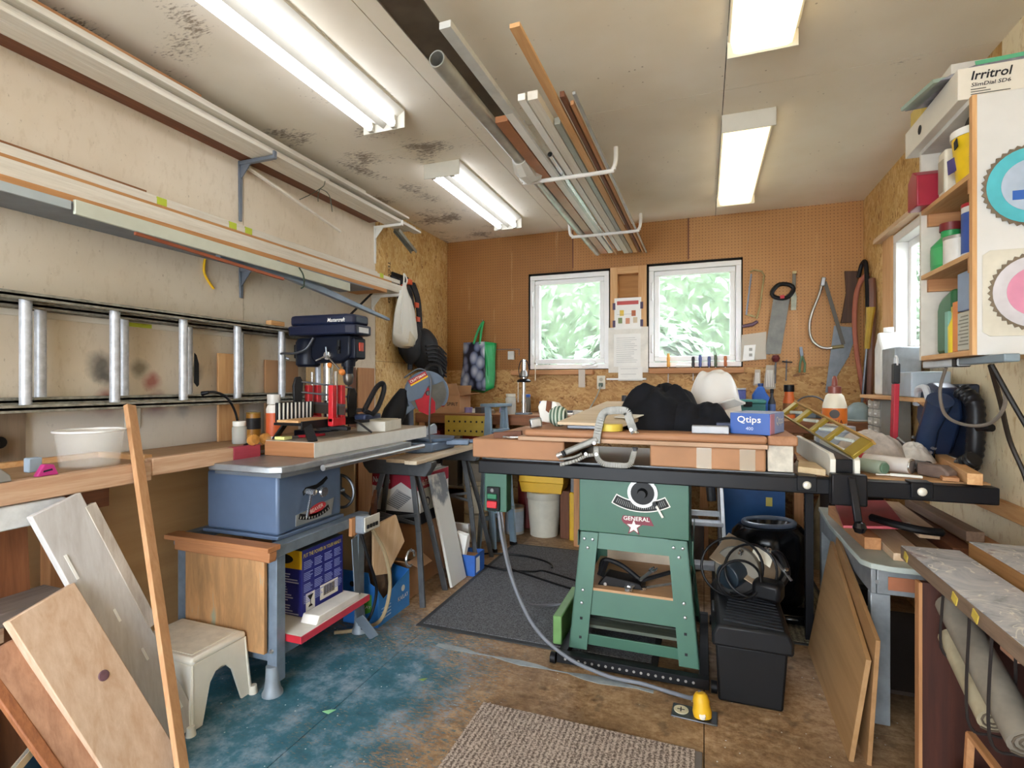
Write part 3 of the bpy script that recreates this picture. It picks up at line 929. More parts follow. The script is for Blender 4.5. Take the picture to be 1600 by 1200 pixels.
build(MB().tube(spline([(-2.28, 1.887, 1.26), (-2.24, 1.917, 1.259), (-2.22, 1.962, 1.23), (-2.22, 2.011, 1.155), (-2.22, 2.031, 1.066)], 8), 0.006, 8), 'flex', BLACK, t)
build(MB().cyl((-2.29, 1.881, 1.253), (-2.26, 1.891, 1.26), 0.012, 0.008), 'plug_end', BLACK, t)

# outlines of a switch and socket marked on the wall, wall socket by the edge
m = MB().bx(XL, XL + 0.006, 1.595, 1.665, 1.10, 1.215)
t = thing('socket_plate', 'painted-over wall outlet plate under the ladder', 'outlet', (XL, 1.63, 1.10))
build(m, 'cover_plate', mat('#cfc9bd', 0.5), t, 0.003)
for z in (1.135, 1.18):
    build(MB().cyl((XL + 0.005, 1.63, z), (XL + 0.0075, 1.63, z), 0.016, n=14), 'receptacle', mat('#aaa69c', 0.5), t)
build(MB().bx(XL, XL + 0.012, 0.2, 1.135, 0.90, 1.19), 'hardboard_patch', HARDB, wl)
build(MB().bx(XL + 0.012, XL + 0.02, 0.2, 1.13, 1.15, 1.195), 'grey_batten', wood('#8d7a68', '#75634f', 'Y'), wl)
build(MB().bx(XL + 0.012, XL + 0.02, 1.13, 1.225, 0.94, 1.195), 'grey_batten', wood('#8d7a68', '#75634f', 'Z'), wl)
t = thing('heavy_socket', 'black round heavy-duty socket on the hardboard patch', 'socket', (XL + 0.013, 1.075, 1.04))
build(MB().bx(XL + 0.012, XL + 0.017, 1.05, 1.10, 1.09, 1.13), 'mounting_plate', STEEL, t)
build(MB().cyl((XL + 0.012, 1.085, 1.085), (XL + 0.07, 1.085, 1.085), 0.048, 0.042, 18), 'socket_body', BLACK, t, 0.004)
build(MB().cyl((XL + 0.015, 1.135, 1.09), (XL + 0.05, 1.135, 1.09), 0.022, 0.022, 14), 'socket_cap', BLACK, t, 0.003)

# ================================================================ LEFT BENCH
bench = thing('work_bench', 'long rough wooden bench along the left wall', 'workbench', (-2.2, 1.6, 0))
build(MB().bx(XL + 0.002, -2.045, 0.1, 3.05, 0.975, 1.000), 'bench_top', wood('#a98661', '#8f6c4b', 'Y'), bench)
RAILM = wood('#d2b294', '#b98f70', 'Y', 1.6)
build(MB().bx(-2.043, -1.998, 0.1, 1.425, 0.928, 1.000), 'front_rail', RAILM, bench, 0.004, label='pale weathered rail piece')
build(MB().bx(-2.043, -1.998, 1.428, 1.80, 0.945, 1.012), 'front_rail', RAILM, bench, 0.004)
build(MB().bx(-2.043, -1.998, 1.8005, 1.955, 0.945, 1.012), 'rail_end', wood('#b8485a', '#a3384b', 'Y'), bench, 0.004, label='red painted rail end')
build(MB().bx(-2.36, -2.06, 1.44, 1.47, 1.0005, 1.02).bx(-2.36, -2.33, 1.10, 1.44, 1.0005, 1.02), 'tray_edge', PINE['X'], bench)
for y in (0.5, 1.30, 2.55, 3.0):
    build(MB().bx(-2.39, -2.33, y - 0.03, y + 0.03, 0.0, 0.975), 'leg', FIR['Z'], bench, 0.003)
build(MB().bx(-2.075, -2.045, 0.1, 1.30, 0.855, 0.975), 'apron', DKWOOD['Y'], bench)
solo(MB().prism([(0, 0), (1.02, 0.0), (1.03, 0.012), (1.03, 0.066), (1.02, 0.075), (0, 0.075)], 0.022, (-2.025, 0.12, 0.848), (0, 1, 0), (0, 0, 1)), 'paint_board', 'white paint-splashed board fixed under the bench rail', 'board', mat('#d7d9da', 0.55, 0, 0.12, 25), bev=0.004)
# open frame and panels under the bench
solo(MB().box((-2.15, 1.05, 0.45), (0.02, 0.13, 0.90), 0, R(-4), 0), 'brown_board', 'dark brown board standing under the bench end', 'board', wood('#8f5a38', '#744427', 'Z'))
solo(MB().box((-2.24, 0.7, 0.40), (0.012, 0.5, 0.80), 0, R(-3), 0), 'tan_panel', 'pale tan panel standing under the bench by the picture edge', 'panel', mat('#d8bd94', 0.6, 0, 0.05))
solo(MB().box((-2.08, 0.80, 0.58), (0.16, 0.72, 0.045), 0, 0, 0), 'rough_beam', 'grey weathered beam lying across the scrap pile', 'beam', wood('#8d8078', '#6d6058', 'Y', 1.2), bev=0.003)
solo(MB().box((-2.06, 0.62, 0.5315), (0.09, 0.72, 0.050), 0, 0, 0), 'pine_batten', 'pale pine batten just under the weathered beam', 'board', RAILM, bev=0.003)
solo(MB().box((-2.05, 0.60, 0.40), (0.09, 0.72, 0.050), 0, 0, 0), 'pine_batten', 'pale pine batten lower down in the scrap pile', 'board', RAILM, bev=0.003)
solo(MB().box((-2.06, 0.62, 0.20), (0.02, 0.62, 0.34), 0, R(-6), 0), 'hardboard_scrap', 'brown hardboard scrap standing behind the leaning planks', 'panel', wood('#a8794f', '#93663e', 'Z', 0.4))
t = thing('blue_offcut', 'blue painted panel with a torn cream edge at the bottom corner', 'panel', (-1.72, 0.93, 0))
build(MB().prism([(-0.14, 0), (0.15, 0.0), (0.16, 0.32), (-0.14, 0.20)], 0.012, (-1.80, 0.92, 0), (-0.35, 0.94, 0), (0, 0, 1)), 'board', mat('#2c4a66', 0.5, 0, 0.25), t)
build(MB().prism([(-0.14, 0.20), (0.16, 0.32), (0.155, 0.29), (-0.14, 0.175)], 0.0135, (-1.80, 0.92, 0), (-0.35, 0.94, 0), (0, 0, 1)), 'torn_edge', mat('#dccbaa', 0.7), t)

# leaning planks
PAINTW = wood('#c9c6c4', '#b4aeaa', 'Z', 1.0)
t = thing('leaning_plank', 'grey-white painted plank leaning on the bench rail', 'plank', (-1.83, 1.40, 0))
build(MB().beam((-1.968, 1.085, 0.912), (-1.80, 1.385, 0.012), 0.150, 0.028, (1, 0, 0.18)), 'board', PAINTW, t, 0.003)
build(MB().beam((-1.960, 1.180, 0.890), (-1.872, 1.335, 0.43), 0.035, 0.026, (1, 0, 0.18)), 'split_edge', wood('#c9c0b5', '#a3968a', 'Z'), t, 0.002)
for k, (f, s) in enumerate(((0.18, -0.05), (0.42, 0.0), (0.60, 0.02), (0.82, 0.02), (0.84, 0.045))):
    p = Vector((-1.968, 1.085, 0.912)).lerp(Vector((-1.80, 1.385, 0.012)), f) + Vector((0.0165, s, 0.002))
    d = Vector((0.168, 0.30, -0.90)).normalized()
    build(MB().beam(p, p + d * (0.05 if k else 0.09), 0.008, 0.002, (1, 0, 0.18)), 'paint_drip', WHITE, t)
KNOT = wood('#d3b8a0', '#b99779', 'Z', 0.8)
t = thing('leaning_plank', 'wide knotty pine plank leaning in the front corner', 'plank', (-1.66, 1.2, 0))
a, b = Vector((-1.89, 1.005, 0.64)), Vector((-1.655, 1.19, 0.012))
build(MB().beam(a, b, 0.185, 0.034, (1, 0, 0.35)), 'board', KNOT, t, 0.003)
nrm = Vector((1, -0.0, 0.37)).normalized()
p = a.lerp(b, 0.42) + nrm * 0.0175 + Vector((0.0, 0.03, 0))
q = MB().lathe([(0.0001, 0.0022), (0.014, 0.0020), (0.0165, 0.0)], p, 16, nrm)
build(q, 'knot', mat('#6a4a52', 0.6, 0, 0.25, 40), t)
t = thing('leaning_plank', 'narrow plank with a rough bark edge beside the knotty plank', 'plank', (-1.70, 1.05, 0))
build(MB().beam((-1.89, 0.895, 0.545), (-1.66, 1.055, 0.012), 0.085, 0.030, (1, 0, 0.4)), 'board', wood('#bf9376', '#9a6e55', 'Z'), t, 0.004)
build(MB().beam((-1.881, 0.858, 0.53), (-1.651, 1.015, 0.012), 0.030, 0.024, (1, 0, 0.4)), 'bark_edge', wood('#a5673f', '#7d4a2c', 'Z', 2), t, 0.004)
t = solo(MB().beam((-2.085, 1.40, 1.218), (-1.585, 1.235, 0.016), 0.038, 0.020, (0.9, 0.2, 0.4)), 'leaning_stick', 'long thin wooden stick leaning on the bench rail', 'stick', wood('#c79a70', '#b07f54', 'Z'), bev=0.002)

# clear tub and small bits on the bench
CLEARP = clear('#e9e6e0', 0.22, 0.15)
t = thing('plastic_tub', 'clear round plastic tub on the bench rail', 'tub', (-2.10, 1.27, 1.001))
build(MB().lathe([(0.0, 0.0), (0.082, 0.0), (0.088, 0.006), (0.102, 0.125), (0.104, 0.13), (0.100, 0.128), (0.085, 0.010), (0.0, 0.006)], (-2.10, 1.27, 1.001), 36, cap=False), 'bowl', CLEARP, t)
build(MB().tube([(-2.10 + 0.105 * math.cos(a_ * PI / 16), 1.27 + 0.105 * math.sin(a_ * PI / 16), 1.131) for a_ in range(32)], 0.004, 6, closed=True), 'rim', clear('#f4f2ee', 0.2, 0.7), t)
t = thing('pink_clip', 'magenta plastic clip on the bench rail', 'clip', (-2.02, 1.08, 1.001))
build(MB().prism([(-0.032, 0), (0.032, 0), (0.018, 0.035), (-0.010, 0.038)], 0.02, (-2.02, 1.09, 1.001), (0, 1, 0), (0, 0, 1)), 'clip_body', mat('#b8357f', 0.4), t, 0.003)
build(MB().prism([(-0.012, 0.012), (0.014, 0.016), (0.012, 0.022), (-0.012, 0.018)], 0.001, (-2.0095, 1.09, 1.001), (0, 1, 0), (0, 0, 1)), 'slot', INK, t)
solo(MB().bx(-2.16, -2.13, 1.10, 1.14, 1.001, 1.05), 'sponge', 'small grey-blue sponge behind the magenta clip', 'sponge', mat('#9aa9b8', 0.9), bev=0.004)
solo(MB().prism([(-0.035, 0), (0.035, 0), (0.03, 0.02), (0.0, 0.05), (-0.03, 0.05)], 0.05, (-2.02, 0.955, 1.001), (0, 1, 0), (0, 0, 1)), 'sanding_block', 'grey worn block at the picture edge on the bench', 'block', mat('#8b8680', 0.8), bev=0.004)

# jars and glue by the ladder
def jar(name, label, c, r, hh, bodym, lidm, cat='jar', lidh=0.025):
    t = thing(name, label, cat, c)
    x, y, z = c
    build(MB().lathe([(0, 0), (r * .95, 0), (r, 0.006), (r, hh * 0.82), (r * 0.86, hh * 0.9), (r * 0.86, hh)], c, 22), 'jar_body', bodym, t)
    build(MB().lathe([(r * 0.9, hh - lidh * .5), (r * 0.9, hh + lidh * .5), (0, hh + lidh * .5)], c, 22), 'lid', lidm, t, 0.002)
    return t
GLASSJ = clear('#d8dcd6', 0.08, 0.45)
jar('glass_jar', 'small glass jar with white lid on the bench beside the amber can', (-2.192, 2.009, 1.001), 0.034, 0.10, GLASSJ, WHITE)
t = thing('amber_can', 'amber and black varnish can on the bench', 'can', (-2.299, 2.199, 1.001))
cx, cy, cz = t.location
build(MB().lathe([(0, 0), (0.036, 0), (0.036, 0.14), (0, 0.14)], (cx, cy, cz), 22), 'can_body', mat('#a8762f', 0.35), t)
build(MB().lathe([(0.0368, 0.055), (0.0368, 0.115)], (cx, cy, cz), 22, cap=False), 'dark_label', mat('#2b2a2c', 0.4), t)
build(MB().lathe([(0.036, 0.138), (0.038, 0.14), (0.036, 0.146), (0, 0.146)], (cx, cy, cz), 22), 'lid', mat('#a98d4d', 0.4, 0.5), t)
t = thing('safety_goggles', 'clear goggles with black frame on the bench by the jars', 'goggles', (-2.027, 1.954, 1.001))
gx, gy, gz = t.location
for s in (-1, 1):
    build(MB().lathe([(0.028, 0), (0.030, 0.012), (0.024, 0.026), (0, 0.030)], (gx + 0.01, gy + s * 0.036, gz + 0.03), 14, (1, 0, 0.3)), 'lens', clear('#e0a050', 0.1, 0.5), t)
build(MB().tube([(gx, gy - 0.07, gz + 0.01), (gx + 0.01, gy, gz + 0.035), (gx, gy + 0.07, gz + 0.01)], 0.006, 6), 'frame', BLACK, t)
t = thing('glue_bottle', 'tall white bottle with orange label beside the mitre box', 'bottle', (-2.097, 2.138, 1.001))
gx, gy, gz = t.location
build(MB().lathe([(0, 0), (0.036, 0), (0.038, 0.006), (0.038, 0.17), (0.030, 0.19), (0.020, 0.195), (0.02, 0.2)], (gx, gy, gz), 22), 'bottle_body', mat('#dfd8ce', 0.4), t)
build(MB().lathe([(0.0385, 0.03), (0.0385, 0.15)], (gx, gy, gz), 22, cap=False), 'orange_label', mat('#cf5b2c', 0.5), t)
build(MB().lathe([(0.033, 0.195), (0.033, 0.245), (0, 0.247)], (gx, gy, gz), 22), 'cap', clear('#d9d4cc', 0.3, 0.75), t)

# ================================================================ WHITE STEP STOOL
def stool():
    PL = mat('#e3e0d6', 0.4, 0, 0.05)
    t = thing('step_stool', 'cream plastic step stool standing by the leaning planks', 'stool', (-1.98, 1.56, 0))
    x0, x1, y0, y1, z = -2.17, -1.80, 1.435, 1.685, 0.268
    build(MB().bx(x0, x1, y0, y1, z - 0.03, z), 'seat', PL, t, 0.012)
    tread = MB().bx(x0 + 0.03, x1 - 0.03, y0 + 0.025, y1 - 0.025, z, z + 0.002)
    build(tread, 'tread', mat('#d9d5ca', 0.6, 0, 0.12, 25), t)
    # side aprons with arched cut-outs
    def side(o, u, w_, nm, lean):
        fl = 0.02
        pl = [(-fl, -0.24), (0.055 - fl, -0.24)] + [(0.075, -0.10), (0.10, -0.07), (0.14, -0.06)] + [(w_ - 0.14, -0.06), (w_ - 0.10, -0.07), (w_ - 0.075, -0.10)] + [(w_ - 0.055 + fl, -0.24), (w_ + fl, -0.24), (w_, 0), (0, 0)]
        v = Vector(lean)
        build(MB().prism(pl, 0.010, o, u, v), nm, PL, t, 0.004)
    side((x1 - 0.006, y0, z - 0.024), (0, 1, 0), y1 - y0, 'side_apron', (-0.06, 0, 1))
    side((x0 + 0.006, y0, z - 0.024), (0, 1, 0), y1 - y0, 'side_apron', (0.06, 0, 1))
    side((x0, y0 + 0.006, z - 0.024), (1, 0, 0), x1 - x0, 'side_apron', (0, 0.06, 1))
    side((x0, y1 - 0.006, z - 0.024), (1, 0, 0), x1 - x0, 'side_apron', (0, -0.06, 1))
    for sx, sy in ((x0 - 0.018, y0 - 0.018), (x1 + 0.018, y0 - 0.018), (x0 - 0.018, y1 + 0.018), (x1 + 0.018, y1 + 0.018)):
        build(MB().cyl((sx, sy, 0.0), (sx, sy, 0.034), 0.018, 0.014, 14), 'foot', PL, t)
stool()

# odds and ends lying under the left bench and on the floor
solo(MB().bx(XL + 0.006, XL + 0.05, 1.30, 2.60, 0.10, 0.135), 'floor_strip', 'white strip lying along the wall behind the step stool', 'strip', WHITEB['Y'], bev=0.002)
solo(MB().bx(XL + 0.006, XL + 0.09, 1.25, 2.60, 0.0, 0.0985), 'floor_plank', 'dark blue painted plank along the wall behind the step stool', 'plank', mat('#2f4558', 0.6, 0, 0.3), bev=0.002)
solo(MB().bx(-2.33, -1.99, 2.66, 2.675, 0.0, 0.93), 'smooth_sheet', 'pale smooth panel standing behind the saw hand wheel', 'panel', mat('#d8bf9d', 0.55, 0, 0.04), bev=0.002)
for (p, s_, c_, lb) in (((-1.4, 1.708, 0), 0.022, '#8fcf9a', 'mint green scrap on the blue painted floor'), ((-1.163, 2.035, 0), 0.016, '#7f9a5a', 'small leaf scrap on the floor between the mats')):
    solo(MB().prism([(-s_, -s_ * 0.4), (s_ * 0.5, -s_ * 0.6), (s_, s_ * 0.9), (0, s_ * 0.5)], 0.002, (p[0], p[1], 0.0012), (1, 0, 0), (0, 1, 0)), 'floor_scrap', lb, 'scrap', mat(c_, 0.6))


# ================================================================ BLUE-GREY TABLE SAW ON ITS STAND
BLUEGREY = mat('#586a86', 0.42, 0.1, 0.14, 5)
STANDM = mat('#73808f', 0.45, 0.2, 0.2, 14)
def beaver():
    t = thing('table_saw', 'blue-grey table saw on a steel stand with wooden side panel', 'table saw', (-1.95, 2.02, 0))
    # stand: four splayed legs of angle steel, wooden rails and side panel
    for (x, y, sx, sy) in ((-1.70, 1.725, 1, -1), (-1.70, 2.32, 1, 1), (-2.22, 1.725, -1, -1), (-2.22, 2.32, -1, 1)):
        m = MB().beam((x, y, 0.60), (x + 0.0 * sx, y + 0.0 * sy, 0.05), 0.052, 0.006, (0, 1, 0))
        m.beam((x - 0.023 * sx, y - 0.02 * sy, 0.60), (x - 0.023 * sx, y - 0.02 * sy, 0.05), 0.045, 0.006, (1, 0, 0)) if False else None
        m.bx(min(x + 0.02 * sx, x + 0.026 * sx), max(x + 0.02 * sx, x + 0.026 * sx), min(y, y - 0.045 * sy), max(y, y - 0.045 * sy), 0.05, 0.60)
        leg = build(m, 'leg', STANDM, t, 0.002)
        build(MB().lathe([(0.0, 0.0), (0.042, 0.0), (0.042, 0.010), (0.033, 0.025), (0.028, 0.06), (0.026, 0.12), (0, 0.12)], (x, y - 0.0 * sy, 0.0), 18), 'foot', mat('#8a939c', 0.5, 0.2, 0.15), leg)
        for z in (0.18, 0.57):
            build(MB().cyl((x, y - 0.003, z), (x, y - 0.010, z), 0.010, 0.008, 10), 'bolt', STEEL, leg)
    build(MB().bx(-1.735, -1.672, 1.70, 2.36, 0.575, 0.622), 'side_rail', STANDM, t, 0.003)
    build(MB().bx(-2.245, -2.20, 1.70, 2.36, 0.575, 0.622), 'side_rail', STANDM, t, 0.003)
    build(MB().bx(-1.72, -1.69, 1.74, 2.30, 0.14, 0.20), 'lower_side_rail', STANDM, t, 0.003)
    build(MB().bx(-2.2, -1.70, 2.30, 2.315, 0.14, 0.20), 'lower_cross_rail', STANDM, t, 0.003)
    build(MB().bx(-2.2, -1.70, 1.728, 1.74, 0.13, 0.19), 'lower_cross_rail', STANDM, t, 0.003)
    WR = wood('#b98056', '#9f6840', 'X')
    build(MB().bx(-2.245, -1.655, 1.655, 1.725, 0.612, 0.634), 'wooden_cap_rail', WR, t, 0.003)
    build(MB().prism([(-2.20, 0.610), (-1.66, 0.610), (-1.665, 0.568), (-1.80, 0.572), (-1.95, 0.564), (-2.20, 0.568)], 0.04, (0, 1.69, 0), (1, 0, 0), (0, 0, 1)), 'wooden_cap_rail', WR, t, 0.003)
    n = N('weathered_panel')
    v = n.noise(n.co((5, 5, 0.9)), 2.5, 5, 0.7, dist=0.5)
    cc = n.ramp(v, [(0.32, h('#8b6a48')), (0.48, h('#a57c52')), (0.58, h('#b98a5c')), (0.68, h('#8f937f'))])
    n.bump(v, 0.2, 0.003)
    PAN = n.done(cc, 0.75)
    build(MB().bx(-2.165, -1.715, 1.695, 1.712, 0.175, 0.562), 'side_panel', PAN, t, 0.002)
    build(MB().bx(-2.20, -1.72, 1.745, 2.29, 0.185, 0.20), 'stand_shelf', STANDM, t)
    # saw body
    body = build(MB().bx(-2.15, -1.735, 1.79, 2.215, 0.640, 0.905), 'saw_body', BLUEGREY, t, 0.012)
    build(MB().bx(-2.165, -1.725, 1.78, 2.225, 0.6225, 0.640), 'base_flange', BLUEGREY, t, 0.004)
    X = -1.7345
    # dial plate and slot on the +X face
    build(MB().prism([(1.895, 0.655), (2.135, 0.655), (2.155, 0.735), (1.895, 0.705)], 0.003, (X + 0.001, 0, 0), (0, 1, 0), (0, 0, 1)), 'dial_plate', mat('#a9aeb2', 0.35, 0.6), body)
    a0 = [(2.015 + 0.28 * math.sin(a), 0.945 - 0.28 * math.cos(a)) for a in [R(q) for q in range(-22, 25, 4)]]
    a1 = [(2.015 + 0.255 * math.sin(a), 0.945 - 0.255 * math.cos(a)) for a in [R(q) for q in range(-22, 25, 4)]]
    build(MB().prism(a0 + a1[::-1], 0.003, (X + 0.0035, 0, 0), (0, 1, 0), (0, 0, 1)), 'tilt_scale', BLACKM, body)
    m = MB()
    for q in range(-20, 22, 4):
        a = R(q)
        m.prism([(2.015 + r_ * math.sin(a) + s_, 0.945 - r_ * math.cos(a)) for r_, s_ in ((0.277, -0.001), (0.277, 0.001), (0.266, 0.001), (0.266, -0.001))], 0.001, (X + 0.0056, 0, 0), (0, 1, 0), (0, 0, 1))
    build(m, 'scale_marks', WHITE, body, smooth=0)
    build(MB().prism([(2.03 + 0.062 * math.cos(a), 0.706 + 0.024 * math.sin(a) + 0.012 * math.cos(a)) for a in [2 * PI * q / 24 for q in range(24)]], 0.003, (X + 0.0035, 0, 0), (0, 1, 0), (0, 0, 1)), 'badge', mat('#c0323a', 0.4), body)
    text(body, 'BEAVER', (X + 0.0052, 1.985, 0.693), (0, 1, 0.18), (0, -0.18, 1), 0.09, WHITE, 0.018)
    s0 = [(1.945, 0.785), (1.965, 0.800), (2.03, 0.803), (2.075, 0.815), (2.11, 0.838), (2.10, 0.850), (2.06, 0.832), (2.03, 0.822), (1.96, 0.820), (1.94, 0.805)]
    build(MB().prism(s0, 0.003, (X + 0.001, 0, 0), (0, 1, 0), (0, 0, 1)), 'slot', BLACK, body)
    build(MB().cyl((X, 1.965, 0.80), (X + 0.05, 1.965, 0.80), 0.016, 0.014, 14), 'tilt_lock', CHROME, body)
    build(MB().cyl((X, 2.01, 0.795), (X + 0.055, 2.01, 0.795), 0.010, 0.010, 12).cyl((X + 0.055, 2.01, 0.795), (X + 0.068, 2.01, 0.795), 0.024, 0.022, 18), 'tilt_knob', CHROME, body)
    build(MB().beam((X + 0.03, 1.965, 0.80), (X + 0.03, 1.935, 0.69), 0.010, 0.008, (1, 0, 0)), 'pointer', CHROME, body)
    # hand wheel on the far side
    wc = Vector((-1.80, 2.29, 0.735))
    hw = build(MB().tube([wc + Vector((0.085 * math.cos(2 * PI * q / 28), 0, 0.085 * math.sin(2 * PI * q / 28))) for q in range(28)], 0.008, 8, closed=True), 'hand_wheel', DKSTEEL, t)
    m = MB().cyl(wc + Vector((0, -0.10, 0)), wc + Vector((0, 0.02, 0)), 0.016, n=12)
    for q in (90, 210, 330):
        m.beam(wc, wc + Vector((0.082 * math.cos(R(q)), 0, 0.082 * math.sin(R(q)))), 0.014, 0.010, (0, 1, 0))
    build(m, 'spokes', DKSTEEL, hw)
    # cast table and front rail
    TOP = mat('#9a9da0', 0.35, 0.6, 0.15, 18)
    build(MB().prism([(-2.035, 1.70), (-1.70, 1.70), (-1.655, 1.73), (-1.64, 1.78), (-1.64, 2.74), (-2.035, 2.74)], 0.030, (0, 0, 0.940), (1, 0, 0), (0, 1, 0)), 'saw_table', TOP, t, 0.005)
    build(MB().bx(-2.03, -1.66, 1.73, 2.72, 0.9055, 0.925), 'table_rib', mat('#70757c', 0.5, 0.4), t)
    rl = build(MB().cyl((-1.612, 1.93, 0.922), (-1.612, 2.83, 0.922), 0.014, n=14), 'fence_rail', STEEL, t)
    for y in (2.0, 2.35, 2.7):
        build(MB().bx(-1.645, -1.618, y - 0.015, y + 0.015, 0.915, 0.93), 'rail_bracket', BLACKM, rl)
    return t
beaver()

def slab():
    t = thing('melamine_slab', 'thick white slab with brown end lying on the blue-grey saw table', 'slab', (-1.85, 2.5, 0.956))
    build(MB().bx(-1.995, -1.700, 1.975, 3.02, 0.956, 1.026), 'core', wood('#b07a50', '#9c6840', 'X', 0.8), t, 0.002)
    build(MB().bx(-1.6998, -1.697, 1.975, 3.02, 0.9565, 1.0255), 'white_edge', mat('#dcdcd8', 0.45, 0, 0.06, 20), t)
    build(MB().bx(-1.995, -1.697, 1.975, 3.02, 1.0262, 1.0285), 'worn_top', mat('#b9ab98', 0.55, 0, 0.15, 12), t)
slab()

# box, dust cover and cord hung on the stand's leg
t = thing('jointer_switch', 'grey extension box with a wooden block hung on the saw stand', 'switch box', (-1.66, 2.24, 0.54))
build(MB().bx(-1.675, -1.655, 2.195, 2.24, 0.535, 0.625), 'wood_block', FIR['Z'], t, 0.002)
build(MB().bx(-1.655, -1.60, 2.215, 2.275, 0.545, 0.635), 'box_body', mat('#7e848c', 0.5), t, 0.010)
build(MB().bx(-1.5995, -1.592, 2.215, 2.345, 0.555, 0.630), 'box_face', mat('#c9c8c2', 0.5), t, 0.004)
for q in range(4):
    build(MB().bx(-1.592, -1.586, 2.23 + q * 0.025, 2.245 + q * 0.025, 0.572, 0.590), 'socket_slot', INK, t)
# machine foot strap and cords hanging from it
solo(MB().tube(spline([(-1.63, 2.33, 0.54), (-1.60, 2.40, 0.40), (-1.58, 2.42, 0.22), (-1.60, 2.37, 0.06), (-1.70, 2.32, 0.012), (-1.80, 2.24, 0.012)], 8), 0.010, 8), 'grey_hose', 'tan-grey flexible hose looping down from the extension box', 'hose', mat('#9c8a6c', 0.5))
solo(MB().tube(spline([(-1.625, 2.235, 0.54), (-1.60, 2.26, 0.40), (-1.59, 2.31, 0.25), (-1.61, 2.30, 0.12), (-1.65, 2.27, 0.04)], 8), 0.008, 8), 'hanging_lead', 'black cord hanging from the extension box beside the blue carton', 'cord', BLACK)
t = thing('strap_leg', 'bent grey metal leg strap ending beside the blue produce box', 'strap', (-1.62, 2.28, 0.0))
build(MB().beam((-1.645, 2.20, 0.53), (-1.645, 2.235, 0.12), 0.045, 0.006, (1, 0, 0)), 'strap', mat('#727c88', 0.5, 0.4), t, 0.002)
build(MB().beam((-1.645, 2.235, 0.12), (-1.575, 2.27, 0.012), 0.06, 0.008, (0, 1, 0)), 'strap_foot', mat('#727c88', 0.5, 0.4), t, 0.003)

# ---- cartons in the stand
t = thing('blue_carton', 'dark blue printed carton with yellow corner inside the saw stand', 'box', (-1.85, 2.0, 0.30))
x0, x1, y0, y1, z0, z1 = -1.93, -1.725, 1.925, 2.215, 0.234, 0.535
NAVY = mat('#2a2f8a', 0.45, 0, 0.06)
build(MB().bx(x0, x1, y0, y1, z0, z1), 'carton', NAVY, t, 0.002)
build(MB().bx(x0, x1, y0 - 0.001, y1, z1, z1 + 0.002), 'carton_top', mat('#3d4f5e', 0.5), t)
patch(t, (x0 + 0.0, y0, z1 - 0.085), (1, 0, 0), (0, 0, 1), x1 - x0, 0.085, YELLOW)
build(MB().prism([(x0 + 0.10 + 0.055 * math.cos(a), z1 - 0.043 + 0.022 * math.sin(a)) for a in [2 * PI * q / 20 for q in range(20)]], 0.002, (0, y0 - 0.0012, 0), (1, 0, 0), (0, 0, 1)), 'oval_mark', INK, t)
text(t, 'PUT THE POWER IN YOUR HANDS', (x1, y0 + 0.01, z1 - 0.035), (0, 1, 0), (0, 0, 1), 0.265, mat('#d9c34a', 0.5), 0.018)
for i in range(4):
    for j in range(4):
        m = MB()
        for k in range(5):
            m.bx(x1 + 0.0002, x1 + 0.0008, y0 + 0.012 + i * 0.070, y0 + 0.012 + i * 0.070 + random.uniform(0.04, 0.06), z1 - 0.058 - j * 0.052 - k * 0.008, z1 - 0.055 - j * 0.052 - k * 0.008 + 0.001)
        build(m, 'print_block', mat('#8f9bd8', 0.6), t, smooth=0)
m = MB()
for k in range(16):
    m.bx(x0 + 0.012, x0 + random.uniform(0.10, 0.19), y0 - 0.0008, y0 - 0.0002, z1 - 0.115 - k * 0.012, z1 - 0.110 - k * 0.012)
build(m, 'print_block', mat('#c5c9e8', 0.6), t, smooth=0)
patch(t, (x1, y0 + 0.025, z0 + 0.015), (0, 1, 0), (0, 0, 1), 0.06, 0.08, PAPER)
build(MB().prism([(0.02, 0.02), (0.05, 0.02), (0.042, 0.03), (0.037, 0.03), (0.037, 0.05), (0.055, 0.075), (0.015, 0.075), (0.033, 0.05), (0.033, 0.03), (0.028, 0.03)], 0.0006, (x1 + 0.001, y0 + 0.02, z0 + 0.01), (0, 1, 0), (0, 0, 1)), 'fragile_mark', INK, t)
patch(t, (x1, y0 + 0.12, z0 + 0.03), (0, 1, 0), (0, 0, 1), 0.13, 0.07, PAPER)
m = MB()
yy = y0 + 0.145
while yy < y0 + 0.225:
    w_ = random.choice((0.002, 0.004, 0.003))
    m.bx(x1 + 0.0008, x1 + 0.0014, yy, yy + w_, z0 + 0.045, z0 + 0.09)
    yy += w_ + 0.003
build(m, 'barcode', INK, t, smooth=0)
t = thing('flat_carton', 'flat white and red carton under the dark blue carton', 'box', (-1.80, 1.99, 0.20))
build(MB().bx(-1.96, -1.60, 1.78, 2.26, 0.2012, 0.232), 'carton', mat('#d8d4cc', 0.5), t, 0.002)
build(MB().bx(-1.961, -1.5995, 1.776, 1.7798, 0.2015, 0.2318), 'red_side', RED, t)
build(MB().bx(-1.5998, -1.596, 1.776, 2.26, 0.2015, 0.2318), 'red_side', mat('#c83a50', 0.5), t)
text(t, 'LED PANEL', (-1.93, 1.7758, 0.208), (1, 0, 0), (0, 0, 1), 0.14, PAPER)
solo(MB().prism([(0, 0), (0.30, 0.0), (0.31, 0.03), (0.02, 0.035)], 0.09, (-1.65, 1.88, 0.2335), (0, 1, 0), (0, 0, 1)), 'foam_strip', 'white foam strip lying on the flat red carton', 'strip', mat('#e1ddd8', 0.7), bev=0.003)

